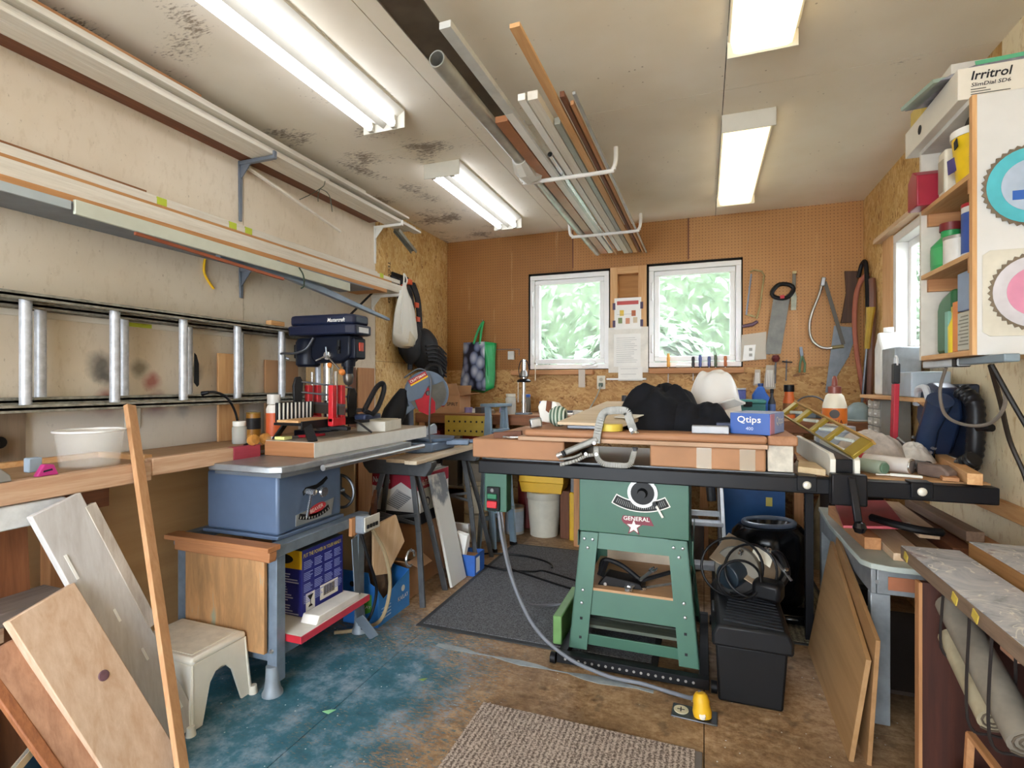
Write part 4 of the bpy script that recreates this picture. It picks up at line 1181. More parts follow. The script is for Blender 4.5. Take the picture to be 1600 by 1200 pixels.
# ================================================================ DRILL PRESS
def press():
    t = thing('drill_press', 'navy bench drill press with chrome column and orange feed knobs', 'drill press', (-2.05, 2.50, 1.001))
    NV = mat('#121725', 0.42, 0.1, 0.1)
    NV2 = mat('#18203a', 0.4, 0.1, 0.1)
    cx, cy = -2.05, 2.50
    build(MB().prism([(-0.16, -0.10), (0.02, -0.10), (0.045, -0.06), (0.045, 0.06), (0.02, 0.10), (-0.16, 0.10)], 0.035, (cx, cy, 1.0190), (1, 0, 0), (0, 1, 0)), 'base_plate', NV, t, 0.006)
    build(MB().cyl((cx, cy, 1.035), (cx, cy, 1.56), 0.028, n=20), 'column', CHROME, t)
    build(MB().cyl((cx, cy, 1.035), (cx, cy, 1.10), 0.045, 0.040, 18), 'column_collar', NV, t)
    tb = build(MB().lathe([(0, 0), (0.095, 0), (0.10, 0.008), (0.10, 0.02), (0, 0.02)], (cx, cy + 0.16, 1.13), 26), 'work_table', DKSTEEL, t)
    build(MB().bx(cx - 0.03, cx + 0.03, cy, cy + 0.12, 1.10, 1.13), 'table_arm', DKSTEEL, tb, 0.005)
    hd = build(MB().prism([(-0.05, 1.42), (0.14, 1.42), (0.20, 1.46), (0.20, 1.575), (-0.07, 1.575), (-0.07, 1.46)], 0.13, (cx, cy, 0), (1, 0, 0), (0, 0, 1)), 'head', NV, t, 0.012)
    build(MB().bx(cx + 0.165, cx + 0.225, cy - 0.05, cy + 0.05, 1.44, 1.56), 'switch_box', NV, hd, 0.01)
    build(MB().bx(cx + 0.225, cx + 0.232, cy - 0.02, cy + 0.02, 1.485, 1.535), 'switch', mat('#c0402c', 0.4), hd, 0.003)
    cv = build(MB().prism([(-0.20, -0.10), (-0.16, -0.115), (0.20, -0.105), (0.245, -0.07), (0.245, 0.07), (0.20, 0.105), (-0.16, 0.115), (-0.20, 0.10)], 0.055, (cx, cy, 1.604), (1, 0, 0), (0, 1, 0)), 'belt_cover', NV2, t, 0.008)
    lid = build(MB().prism([(-0.19, -0.092), (-0.155, -0.107), (0.19, -0.097), (0.232, -0.064), (0.232, 0.064), (0.19, 0.097), (-0.155, 0.107), (-0.19, 0.092)], 0.058, (cx, cy, 1.661), (1, 0, 0), (0, 1, 0)), 'cover_lid', NV2, t, 0.014)
    text(t, 'Mastercraft', (cx + 0.08, cy - 0.1045, 1.645), (1, 0.07, 0), (0, 0, 1), 0.11, WHITE, 0.022, italic=0.2)
    patch(t, (cx + 0.2455, cy - 0.045, 1.588), (0, 1, 0), (0, 0, 1), 0.09, 0.03, mat('#c9ccd2', 0.4))
    mo = build(MB().lathe([(0, 0), (0.055, 0), (0.068, 0.012), (0.070, 0.14), (0.055, 0.165), (0, 0.165)], (cx - 0.135, cy - 0.01, 1.40), 22), 'motor', NV, t, 0.002)
    build(MB().bx(cx - 0.205, cx - 0.19, cy - 0.05, cy + 0.03, 1.45, 1.53), 'capacitor_box', BLACK, mo, 0.005)
    build(MB().tube(spline([(cx - 0.03, cy - 0.09, 1.56), (cx - 0.06, cy - 0.11, 1.50), (cx - 0.13, cy - 0.12, 1.475), (cx - 0.22, cy - 0.12, 1.475), (cx - 0.26, cy - 0.10, 1.465), (cx - 0.22, cy - 0.07, 1.445)], 7), 0.007, 8), 'power_cord', DKSTEEL, t)
    q = build(MB().cyl((cx + 0.14, cy, 1.40), (cx + 0.14, cy, 1.44), 0.038, 0.042, 18).cyl((cx + 0.14, cy, 1.355), (cx + 0.14, cy, 1.40), 0.026, 0.030, 18), 'quill', NV, t)
    build(MB().lathe([(0.0, -0.055), (0.016, -0.05), (0.026, -0.035), (0.030, 0.0), (0.024, 0.02), (0, 0.02)], (cx + 0.14, cy, 1.345), 18), 'chuck', metal('#77716c', 0.4), q)
    build(MB().cyl((cx + 0.13, cy - 0.06, 1.50), (cx + 0.13, cy - 0.085, 1.50), 0.012, 0.012, 12).cyl((cx + 0.13, cy - 0.07, 1.47), (cx + 0.13, cy - 0.07, 1.545), 0.011, 0.011, 10), 'depth_stop', BLACKM, hd)
    hub = Vector((cx + 0.06, cy - 0.085, 1.46))
    hb = build(MB().cyl(hub + Vector((0, 0.03, 0)), hub, 0.026, 0.024, 16), 'feed_hub', CHROME, t)
    for a, L in ((-35, 0.17), (85, 0.05), (205, 0.07)):
        d = Vector((math.cos(R(a)), -0.25, math.sin(R(a)))).normalized()
        hn = build(MB().cyl(hub, hub + d * L, 0.005, n=8), 'feed_handle', CHROME, hb)
        if a == -35:
            e = hub + d * L
            k = MB().lathe([(0, -0.018), (0.012, -0.015), (0.018, 0), (0.013, 0.016), (0, 0.02)], e, 14, d)
            k.lathe([(0, -0.014), (0.012, -0.01), (0.015, 0), (0.011, 0.013), (0, 0.016)], hub + Vector((0.035, -0.02, -0.055)), 14, (0.3, -0.3, -1))
            build(k, 'knob', mat('#cf7a34', 0.5), hb)
press()

# ================================================================ MITRE BOX WITH SAW
def mitre_box():
    t = thing('mitre_box', 'black mitre box with white-striped fence and red saw guides', 'mitre box', (-1.85, 2.15, 1.029))
    z = 1.029
    BK = mat('#1c1c1f', 0.4, 0.2, 0.15)
    for (a, b) in (((-1.79, 2.03, z + 0.075), (-1.715, 1.985, z + 0.004)), ((-1.79, 2.40, z + 0.075), (-1.715, 2.45, z + 0.004)), ((-1.92, 2.03, z + 0.075), (-1.975, 2.02, z + 0.004)), ((-1.92, 2.42, z + 0.075), (-1.975, 2.46, z + 0.004))):
        build(MB().beam(a, b, 0.045, 0.008, (0, 0, 1)), 'leg', BK, t, 0.002)
    build(MB().bx(-1.95, -1.78, 1.985, 2.52, z + 0.072, z + 0.085), 'bed', BK, t, 0.003)
    build(MB().bx(-1.93, -1.80, 1.985, 2.25, z + 0.086, z + 0.098), 'wooden_bed', PINE['Y'], t, 0.002)
    build(MB().bx(-1.787, -1.779, 1.985, 2.52, z + 0.055, z + 0.094), 'front_lip', BK, t, 0.002)
    fe = build(MB().bx(-1.955, -1.943, 2.00, 2.25, z + 0.086, z + 0.18), 'fence', BK, t, 0.002)
    for k in range(9):
        build(MB().bx(-1.9432, -1.9395, 2.010 + k * 0.027, 2.018 + k * 0.027, z + 0.092, z + 0.178), 'fence_rib', WHITE, fe)
    fe = build(MB().bx(-1.955, -1.943, 2.35, 2.52, z + 0.086, z + 0.18), 'fence', BK, t, 0.002)
    for k in range(6):
        build(MB().bx(-1.9432, -1.9395, 2.358 + k * 0.027, 2.366 + k * 0.027, z + 0.092, z + 0.178), 'fence_rib', WHITE, fe)
    RD = mat('#c0222c', 0.35)
    for (x, y) in ((-1.985, 2.30), (-1.75, 2.20)):
        g = build(MB().bx(x - 0.014, x + 0.014, y - 0.05, y - 0.018, z + 0.08, z + 0.265).bx(x - 0.014, x + 0.014, y + 0.018, y + 0.05, z + 0.08, z + 0.265).bx(x - 0.016, x + 0.016, y - 0.05, y + 0.05, z + 0.06, z + 0.10), 'saw_guide', RD, t, 0.003)
        build(MB().cyl((x, y - 0.008, z + 0.08), (x, y - 0.008, z + 0.335), 0.008, n=10), 'guide_rod', CHROME, g)
    build(MB().lathe([(0, 0), (0.07, 0), (0.075, 0.01), (0.07, 0.02), (0, 0.02)], (-1.83, 2.25, z + 0.036), 22), 'turntable', DKSTEEL, t)
    build(MB().beam((-1.80, 2.20, z + 0.05), (-1.69, 2.22, z + 0.045), 0.04, 0.02), 'index_arm', BK, t, 0.004)
    sw = build(MB().prism([(0, 0), (0.40, 0.0), (0.40, 0.045), (0, 0.05)], 0.0012, (-2.05, 2.33, z + 0.115), (0.92, -0.39, 0), (0, 0, 1)), 'saw_blade', mat('#4d4640', 0.45, 0.4), t)
    build(MB().beam((-2.05, 2.33, z + 0.170), (-1.68, 2.172, z + 0.164), 0.006, 0.012), 'saw_spine', DKSTEEL, t)
    build(MB().cyl((-1.99, 2.19, z + 0.285), (-1.78, 2.36, z + 0.25), 0.005, n=8), 'stop_rod', DKSTEEL, t)
    build(MB().cyl((-1.99, 2.19, z + 0.23), (-1.78, 2.36, z + 0.20), 0.005, n=8), 'stop_rod', DKSTEEL, t)
    for c in ((-1.99, 2.19, 0.28), (-1.78, 2.36, 0.22)):
        build(MB().prism([(-0.02, -0.13), (0.02, -0.12), (0.026, 0.0), (0.012, 0.03), (-0.014, 0.026), (-0.026, -0.02)], 0.022, (c[0], c[1], z + c[2]), (0.5, 0.86, 0), (0, 0, 1)), 'rod_clamp', BK, t, 0.004)
    # handle: a black open grip
    pts = spline([(-1.70, 2.36, z + 0.13), (-1.685, 2.39, z + 0.19), (-1.68, 2.44, z + 0.25), (-1.675, 2.49, z + 0.275), (-1.672, 2.50, z + 0.235), (-1.68, 2.46, z + 0.15), (-1.69, 2.42, z + 0.105)], 6)
    build(MB().tube(pts, 0.014, 10, closed=True), 'saw_handle', BK, t)
    build(MB().box((-1.72, 2.42, z + 0.095), (0.07, 0.15, 0.03)), 'handle_base', mat('#2b3550', 0.35, 0.1), t, 0.008)
mitre_box()
t = thing('white_carton', 'flat white carton on the slab beyond the mitre box', 'box', (-1.80, 2.60, 1.029))
build(MB().box((-1.80, 2.65, 1.059), (0.17, 0.26, 0.058), 0, 0, R(12)), 'carton', mat('#d6d2c6', 0.6), t, 0.002)
build(MB().box((-1.81, 2.655, 1.0895), (0.15, 0.24, 0.002), 0, 0, R(12)), 'carton_lid', mat('#c8bfa8', 0.6), t)
text(t, 'E253', (-1.78, 2.60, 1.0906), (-0.2, 0.98, 0), (-0.98, -0.2, 0), 0.09, INK)
solo(MB().bx(-1.96, -1.90, 2.0, 2.055, 1.0292, 1.045), 'yellow_note', 'small yellow and white eraser on the slab end', 'eraser', mat('#d8d58a', 0.6), bev=0.003)
t = thing('red_pliers', 'red handled pliers lying on the slab under the mitre box', 'pliers', (-1.90, 2.18, 1.029))
for s in (-1, 1):
    build(MB().tube(spline([(-1.91, 2.10, 1.037), (-1.89 + s * 0.012, 2.16, 1.037), (-1.88 + s * 0.02, 2.24, 1.037)], 5), 0.007, 8), 'handle', RED, t)
build(MB().beam((-1.91, 2.10, 1.037), (-1.925, 2.06, 1.037), 0.022, 0.010), 'jaws', DKSTEEL, t)

# sheets leaning on the left wall behind the press
G3 = 'boards leaning behind the drill press'
for (y0, y1, z1, mt, lb, nm, x) in ((2.03, 2.16, 1.46, PINE['Z'], 'pine board standing behind the ladder rungs', 'pine_board', -2.37),
                                (2.36, 2.62, 1.44, CARD2, 'tan cardboard sheet standing behind the drill press column', 'card_sheet', -2.39),
                                (2.70, 3.10, 1.44, mat('#c9a878', 0.7), 'pale brown board behind the drill press chuck', 'backing_board', -2.39),
                                (3.12, 3.20, 1.42, DKWOOD['Z'], 'dark narrow board behind the mitre saw', 'dark_board', -2.39),
                                (3.22, 3.42, 1.42, FIR['Z'], 'brown board beside the hanging plastic bag', 'brown_board', -2.385)):
    solo(MB().bx(x, x + 0.014, y0, y1, 1.001 if y1 < 3.06 else 0.0, z1), nm, lb, 'board', mt, G3, 0.002)


# ================================================================ SAWHORSES, MITRE SAW, BOXES
def sawhorse(label, y, xa, xb, ztop):
    t = thing('sawhorse', label, 'sawhorse', ((xa + xb) / 2, y, 0), 0, 'folding metal sawhorses under the mitre saw')
    G = mat('#55575a', 0.45, 0.4, 0.25)
    xm = (xa + xb) / 2
    build(MB().prism([(xm - 0.24, ztop - 0.05), (xm - 0.20, ztop - 0.09), (xm + 0.20, ztop - 0.09), (xm + 0.24, ztop - 0.03), (xm + 0.24, ztop), (xm - 0.26, ztop)], 0.07, (0, y, 0), (1, 0, 0), (0, 0, 1)), 'top_beam', G, t, 0.004)
    for s in (-1, 1):
        for (x0, x1) in ((xm - 0.10, xa), (xm + 0.10, xb)):
            build(MB().beam((x0, y + s * 0.02, ztop - 0.06), ((x0 + x1) / 2 + (x1 - x0) * 0.05, y + s * 0.075, ztop * 0.5), 0.034, 0.016, (0, 1, 0)).beam(((x0 + x1) / 2 + (x1 - x0) * 0.05, y + s * 0.075, ztop * 0.5), (x1, y + s * 0.14, 0.0), 0.034, 0.016, (0, 1, 0)), 'leg', G, t, 0.002)
    build(MB().beam((xm - 0.165, y - 0.06, ztop * 0.62), (xm + 0.165, y - 0.06, ztop * 0.55), 0.018, 0.008, (0, 1, 0)), 'brace', G, t)
    build(MB().beam((xm - 0.165, y - 0.068, ztop * 0.55), (xm + 0.165, y - 0.068, ztop * 0.62), 0.018, 0.008, (0, 1, 0)), 'brace', G, t)
    return t
sawhorse('dark metal sawhorse in front of the red-topped carton', 2.83, -2.02, -1.535, 0.83)
sawhorse('dark metal sawhorse by the folding step ladder', 3.52, -2.02, -1.50, 0.83)
m = MB().bx(-1.98, -1.80, 2.79, 2.86, 0.8305, 0.8535)
solo(m, 'spacer_block', 'pale wood spacer on the nearer sawhorse', 'block', PINE['X'], bev=0.002)
solo(MB().bx(-1.64, -1.56, 2.66, 3.72, 0.8305, 0.8535), 'saw_plank', 'pale plank across the sawhorses below the mitre saw', 'plank', wood('#d6c6ae', '#bda88c', 'Y'), bev=0.002)
solo(MB().bx(-1.79, -1.66, 2.70, 3.72, 0.8305, 0.8535), 'saw_plank', 'second plank under the mitre saw nearer the wall', 'plank', wood('#b59a7a', '#9a7e5e', 'Y'), bev=0.002)
solo(MB().bx(-2.06, -1.995, 2.66, 3.72, 0.8305, 0.8535), 'saw_plank', 'grey plank on the sawhorses against the wall side', 'plank', wood('#8a8078', '#70665e', 'Y'), bev=0.002)

def mitre_saw():
    t = thing('mitre_saw', 'grey compound mitre saw with red and steel blade on the sawhorses', 'mitre saw', (-1.75, 3.2, 0.855))
    GB = mat('#5f7086', 0.4, 0.1, 0.1)
    GD = mat('#4a5361', 0.45, 0.1, 0.1)
    z = 0.855
    x, y = -1.78, 3.22
    build(MB().prism([(-0.27, -0.06), (-0.20, -0.13), (0.12, -0.13), (0.20, -0.06), (0.20, 0.10), (-0.27, 0.10)], 0.06, (x, y, z + 0.03), (0, 1, 0), (-1, 0, 0)), 'base', GB, t, 0.008)
    build(MB().lathe([(0, 0), (0.145, 0), (0.15, 0.012), (0.15, 0.02), (0, 0.02)], (x + 0.02, y, z + 0.061), 28), 'turntable', GB, t)
    build(MB().beam((x + 0.05, y, z + 0.05), (x + 0.26, y + 0.08, z + 0.045), 0.07, 0.04), 'mitre_arm', GB, t, 0.008)
    build(MB().cyl((x + 0.25, y + 0.08, z + 0.05), (x + 0.36, y + 0.12, z + 0.05), 0.013, 0.018, 12), 'lock_handle', GB, t)
    for s, k in ((-1, 0.30), (1, 0.22)):
        build(MB().prism([(0.03, 0), (k, 0), (k, 0.055), (k - 0.04, 0.075), (0.09, 0.06), (0.03, 0.03)] if s > 0 else [(-0.03, 0), (-k, 0), (-k, 0.055), (-k + 0.04, 0.075), (-0.09, 0.06), (-0.03, 0.03)], 0.014, (x - 0.07, y, z + 0.082), (0, 1, 0), (0, 0, 1)), 'fence', mat('#b9c0c8', 0.4, 0.5), t, 0.003)
    build(MB().beam((x - 0.16, y - 0.02, z + 0.05), (x - 0.16, y - 0.03, z + 0.28), 0.07, 0.06, (1, 0, 0)), 'pivot_post', GD, t, 0.01)
    # head: upper guard, blade, lower red guard, motor, handle. blade plane faces +X / -Y
    c = Vector((x + 0.04, y - 0.12, z + 0.385))
    u = Vector((0.72, 0.69, 0)).normalized()
    v = Vector((0, 0, 1))
    up = arc((0, 0), 0.148, R(-35), R(215), 26)
    build(MB().prism(up + [(-0.20, -0.10), (-0.17, -0.16), (-0.08, -0.10)], 0.05, c, u, v), 'upper_guard', GB, t, 0.006)
    bl = build(MB().prism(arc((0, 0), 0.127, 0, 2 * PI, 40)[:-1], 0.003, c + u.cross(v) * 0.030, u, v), 'blade', metal('#6f7478', 0.35), t)
    lg = [(0.085 * math.cos(a), 0.085 * math.sin(a)) for a in [R(q) for q in range(50, 300, 14)]]
    build(MB().prism([(0.0, 0.05), (-0.03, 0.072), (-0.07, 0.04), (-0.09, -0.04), (-0.06, -0.12), (0.0, -0.145), (0.05, -0.13), (0.05, -0.06), (0.02, -0.02)], 0.004, c + u.cross(v) * 0.034, u, v), 'lower_guard', mat('#b01f33', 0.4), t, 0.002)
    build(MB().cyl(c + u.cross(v) * 0.03, c + u.cross(v) * 0.05, 0.018, 0.014, 14), 'arbor_nut', DKSTEEL, t)
    nn = u.cross(v)
    build(MB().prism(arc((0, 0), 0.143, R(38), R(205), 20) + [(-0.04, -0.03), (0.0, 0.045), (0.06, 0.06)], 0.006, c + nn * 0.041, u, v), 'guard_cover', GB, t, 0.003)
    o = c + nn * 0.0445 + u * (-0.115) + v * 0.045
    pt = patch(t, o, u + v * 0.55, v - u * 0.55, 0.13, 0.042, mat('#a3222c', 0.4), 'brand_plate', 0.002)
    patch(pt, o + nn * 0.002, u + v * 0.55, v - u * 0.55, 0.13, 0.010, YELLOW)
    text(pt, 'CRAFTSMAN', o + nn * 0.002 + (u + v * 0.55).normalized() * 0.008 + (v - u * 0.55).normalized() * 0.018, u + v * 0.55, v - u * 0.55, 0.112, WHITE, 0.017)
    build(MB().cyl(c - nn * 0.02, c - nn * 0.16, 0.06, 0.055, 20), 'motor', GD, t, 0.006)
    build(MB().tube(spline([c + v * 0.13 - u * 0.02, c + v * 0.18 + u * 0.02, c + v * 0.175 + u * 0.08, c + v * 0.12 + u * 0.10], 6), 0.014, 10), 'handle', BLACK, t)
    build(MB().beam(c - u * 0.13 - v * 0.02, Vector((x - 0.16, y - 0.03, z + 0.27)), 0.06, 0.05), 'head_arm', GD, t, 0.01)
    bag = MB().lathe([(0.0, -0.01), (0.03, 0), (0.05, 0.06), (0.075, 0.16), (0.07, 0.24), (0.03, 0.28), (0, 0.285)], c - u * 0.15 + v * 0.02, 14, (-0.25, -0.30, -0.9))
    build(bag, 'dust_bag', BLACKM, t)
    build(MB().tube(spline([c - u * 0.15 + v * 0.10, c - u * 0.05 + v * 0.16, c + u * 0.01 + nn * 0.06 + v * 0.10, c + nn * 0.08 - v * 0.1, c + nn * 0.07 - v * 0.28, c + nn * 0.10 + u * 0.03 - v * 0.375], 7), 0.006, 8), 'power_cord', DKSTEEL, t)
mitre_saw()

# ---- hanging on the strand board: tool harness and plastic bag
def harness():
    t = thing('tool_harness', 'black tool harness with orange buckles hanging on the strand board', 'harness', (-2.33, 3.95, 1.35))
    BK = mat('#202022', 0.7, 0, 0.4, 12)
    WB = mat('#2c2c2f', 0.75, 0, 0.3)
    build(MB().bx(-2.407, -2.39, 3.70, 3.95, 2.17, 2.22), 'hook_bar', BLACK, t, 0.004)
    for i, (y, z0, w_, dx) in enumerate(((3.72, 1.55, 0.07, 0.05), (3.80, 1.42, 0.06, 0.075), (3.90, 1.5, 0.07, 0.05), (3.98, 1.62, 0.05, 0.06), (4.04, 1.45, 0.05, 0.045))):
        p = [(-2.40, y, 2.19), (-2.40 + dx, y + 0.01, 2.05), (-2.40 + dx * 1.2, y + 0.03, 1.85), (-2.40 + dx, y + 0.06, z0)]
        sp = spline(p, 6)
        m = MB()
        for a, b in zip(sp[:-1], sp[1:]):
            m.beam(a, b, w_, 0.014, (1, 0, 0))
        build(m, 'strap', WB, t, 0.002)
    for (y, z) in ((3.78, 2.10), (3.80, 1.92), (3.98, 1.98), (4.0, 1.86), (3.87, 2.16)):
        build(MB().box((-2.335, y, z), (0.03, 0.05, 0.045)), 'buckle', mat('#d8562f', 0.45), t, 0.005)
    def blob(c, r, sd, nm):
        rd = random.Random(sd)
        m = MB()
        nu, nv = 14, 9
        off = [[rd.uniform(0.85, 1.12) for _ in range(nu)] for _ in range(nv + 1)]
        def fn(a, b):
            i = int(round(a * nu)) % nu; j = int(round(b * nv))
            th = 2 * PI * a; ph = PI * b
            k = off[j][i] if 0 < j < nv else 1
            return (c[0] + r[0] * math.sin(ph) * math.cos(th) * k, c[1] + r[1] * math.sin(ph) * math.sin(th) * k, c[2] + r[2] * math.cos(ph))
        m.grid(fn, nu, nv)
        return build(m, nm, BK, t, sub=1, smooth=60)
    pk = blob((-2.32, 3.86, 1.66), (0.085, 0.15, 0.20), 1, 'pouch')
    blob((-2.30, 4.06, 1.60), (0.10, 0.19, 0.19), 2, 'pouch')
    blob((-2.30, 4.26, 1.47), (0.09, 0.17, 0.17), 3, 'pouch')
    for k in range(7):
        p = [(-2.21, 3.92 + k * 0.010, 1.62 - k * 0.030), (-2.185, 4.08, 1.635 - k * 0.034), (-2.20, 4.28, 1.57 - k * 0.034)]
        build(MB().tube(spline(p, 5), 0.008, 6), 'webbing_loop', WB, t)
harness()
def plastic_bag():
    t = thing('plastic_bag', 'white plastic shopping bag hanging from the lower board ends', 'bag', (-2.12, 3.42, 1.55))
    PB = clear('#e9e6dc', 0.35, 0.72, 'bag_film')
    cx, cy = -2.11, 3.42
    rd = random.Random(5)
    prof = [(0.012, 2.06), (0.03, 2.00), (0.07, 1.93), (0.10, 1.84), (0.115, 1.74), (0.125, 1.66), (0.11, 1.60), (0.05, 1.57), (0.0, 1.568)]
    n = 26
    m = MB()
    fold = [rd.uniform(0.82, 1.12) for _ in range(n)]
    def fn(a, b):
        k = b * (len(prof) - 1); i = min(int(k), len(prof) - 2); f = k - i
        r = prof[i][0] * (1 - f) + prof[i + 1][0] * f; z = prof[i][1] * (1 - f) + prof[i + 1][1] * f
        q = fold[int(round(a * n)) % n] if z > 1.64 else 1
        th = 2 * PI * a
        return (cx + 0.62 * r * q * math.cos(th), cy + r * q * math.sin(th), z)
    m.grid(fn, n, 20)
    build(m, 'bag_film', PB, t, smooth=70)
    build(MB().lathe([(0, 1.575), (0.07, 1.58), (0.085, 1.63), (0.07, 1.69), (0, 1.71)], (cx, cy, 0), 16), 'contents', mat('#b8ae98', 0.8, 0, 0.3), t)
    for s in (-1, 1):
        build(MB().tube(spline([(cx, cy + 0.01 * s, 2.03), (cx + 0.012, cy + 0.022 * s, 2.08), (cx, cy + 0.005 * s, 2.125)], 5), 0.006, 6), 'bag_handle', PB, t)
plastic_bag()
solo(MB().beam((-2.39, 3.10, 1.76), (-2.33, 3.33, 1.98), 0.012, 0.012), 'bracket_stay', 'thin dark stay rod rising to the lower board ends', 'rod', BLACKM)

# ---- cartons and scrap around the sawhorses
t = thing('fan_carton', 'white and crimson ventilation fan carton behind the sawhorse', 'box', (-1.86, 3.1, 0.38))
x0, x1, y0, y1, z0, z1 = -2.06, -1.70, 2.945, 3.34, 0.400, 0.715
CRIM = mat('#a82a40', 0.5)
build(MB().bx(x0, x1, y0, y1, z0, z1), 'carton', mat('#e2e0dc', 0.55, 0, 0.04), t, 0.002)
build(MB().bx(x0, x1, y0, y1, z1, z1 + 0.004), 'carton_top', mat('#cfccc4', 0.6), t)
patch(t, (x0, y0, z1 - 0.10), (1, 0, 0), (0, 0, 1), 0, 0, CRIM, poly=[(0, 0.02), (0.14, 0.0), (0.22, 0.05), (0.29, 0.01), (0.36, 0.0), (0.36, 0.10), (0, 0.10)])
text(t, 'NuTone', (x0 + 0.01, y0 - 0.0008, z1 - 0.062), (1, 0, 0), (0, 0, 1), 0.13, WHITE, 0.038)
patch(t, (x0, y0, z0), (1, 0, 0), (0, 0, 1), x1 - x0, 0.075, INK)
gr = build(MB().prism([(0.10, 0.12), (0.19, 0.22), (0.30, 0.17), (0.20, 0.09)], 0.0006, (x0, y0 - 0.0008, z0), (1, 0, 0), (0, 0, 1)), 'printed_grille', mat('#b4b4b6', 0.5), t)
m = MB()
for k in range(9):
    a = Vector((0.11 + k * 0.011, 0.12 + k * 0.010)); b = a + Vector((0.095, -0.035))
    m.prism([(a.x, a.y), (b.x, b.y), (b.x, b.y + 0.003), (a.x, a.y + 0.003)], 0.0006, (x0, y0 - 0.0014, z0), (1, 0, 0), (0, 0, 1))
build(m, 'grille_lines', INK, gr, smooth=0)
for k in range(4):
    build(MB().prism(arc((0.02 + (k % 2) * 0.035, 0.02 + (k // 2) * 0.032), 0.010, 0, 2 * PI, 10)[:-1], 0.0006, (x0, y0 - 0.0012, z0), (1, 0, 0), (0, 0, 1)), 'pictogram', WHITE, t)
patch(t, (x1, y0, z1 - 0.12), (0, 1, 0), (0, 0, 1), 0, 0, CRIM, poly=[(0, 0.03), (0.15, 0.03), (0.22, 0.075), (0.27, 0.03), (0.395, 0.04), (0.395, 0.12), (0, 0.12)])
text(t, 'NuTone', (x1 + 0.0008, y0 + 0.012, z1 - 0.072), (0, 1, 0), (0, 0, 1), 0.14, WHITE, 0.038)
patch(t, (x1, y0, z0), (0, 1, 0), (0, 0, 1), 0.395, 0.075, INK)
build(MB().prism(arc((0.09, 0.13), 0.035, 0, 2 * PI, 20)[:-1], 0.0006, (x1 + 0.0004, y0, z0), (0, 1, 0), (0, 0, 1)), 'round_seal', mat('#3f3a52', 0.5), t)
build(MB().prism(arc((0.09, 0.13), 0.024, 0, 2 * PI, 20)[:-1], 0.0006, (x1 + 0.001, y0, z0), (0, 1, 0), (0, 0, 1)), 'seal_centre', WHITE, t)
solo(MB().bx(-2.08, -1.72, 3.0, 3.36, 0.0, 0.398), 'brown_carton', 'plain brown carton below the crimson fan carton', 'box', CARD, bev=0.003)
t = thing('card_pile', 'sheets of white card lying on the crimson fan carton', 'papers', (-1.88, 3.12, 0.72))
for k in range(4):
    build(MB().box((-1.88 + 0.01 * k, 3.14, 0.7215 + k * 0.006), (0.28, 0.32 - 0.02 * k, 0.004), 0, 0, R(6 * k - 8)), 'card_sheet', PAPER if k % 2 else mat('#c9d1c4', 0.7), t)

t = thing('produce_box', 'bright blue open produce box with green badge by the saw stand', 'box', (-1.74, 2.53, 0))
PB_ = mat('#2a72c4', 0.5, 0, 0.05)
x0, x1, y0, y1 = -1.855, -1.632, 2.385, 2.70
build(MB().bx(x0, x1, y0, y1, 0.0, 0.006), 'box_bottom', CARD, t)
build(MB().prism([(x0, 0), (x1, 0), (x1, 0.205), (x1 - 0.05, 0.23), (x1 - 0.06, 0.285), (x0, 0.285)], 0.004, (0, y0, 0), (1, 0, 0), (0, 0, 1)), 'box_side', PB_, t)
build(MB().prism([(x0, 0), (x1, 0), (x1, 0.21), (x0, 0.25)], 0.004, (0, y1, 0), (1, 0, 0), (0, 0, 1)), 'box_side', PB_, t)
build(MB().prism([(y0, 0), (y1, 0), (y1, 0.215), (y1 - 0.04, 0.20), (y0 + 0.05, 0.135), (y0, 0.20)], 0.004, (x1, 0, 0), (0, 1, 0), (0, 0, 1)), 'box_side', mat('#3a86d2', 0.5, 0, 0.05), t)
build(MB().bx(x0 - 0.002, x0 + 0.002, y0, y1, 0, 0.25), 'box_side', PB_, t)
build(MB().prism([(0, 0.02), (0.045, 0.0), (0.09, 0.02), (0.09, 0.11), (0, 0.11)], 0.001, (x0 + 0.095, y0 - 0.0028, 0.06), (1, 0, 0), (0, 0, 1)), 'green_badge', mat('#4f9a3c', 0.5), t)
build(MB().prism(arc((0.045, 0.08), 0.018, 0, 2 * PI, 14)[:-1], 0.001, (x0 + 0.095, y0 - 0.0036, 0.06), (1, 0, 0), (0, 0, 1)), 'badge_emblem', WHITE, t)
text(t, 'KAILAY', (x0 + 0.10, y0 - 0.0036, 0.095), (1, 0, 0), (0, 0, 1), 0.08, WHITE, 0.016)
build(MB().prism(arc((0, 0), 0.015, 0, 2 * PI, 14)[:-1], 0.001, (x0 + 0.06, y0 - 0.0028, 0.215), (1, 0, 0), (0, 0, 1)), 'hand_hole', INK, t)
text(t, 'KAILAY', (x1 + 0.0028, y0 + 0.19, 0.065), (0, 1, 0.0), (0, 0, 1), 0.11, WHITE, 0.024)
build(MB().prism(arc((0, 0), 0.018, 0, 2 * PI, 14)[:-1], 0.001, (x1 + 0.0028, y0 + 0.245, 0.125), (0, 1, 0), (0, 0, 1)), 'emblem', WHITE, t)
m = MB()
for k in range(4):
    m.bx(x1 + 0.0022, x1 + 0.003, y0 + 0.03, y0 + 0.12, 0.03 + k * 0.018, 0.036 + k * 0.018)
build(m, 'print_lines', mat('#bcd6ef', 0.5), t, smooth=0)

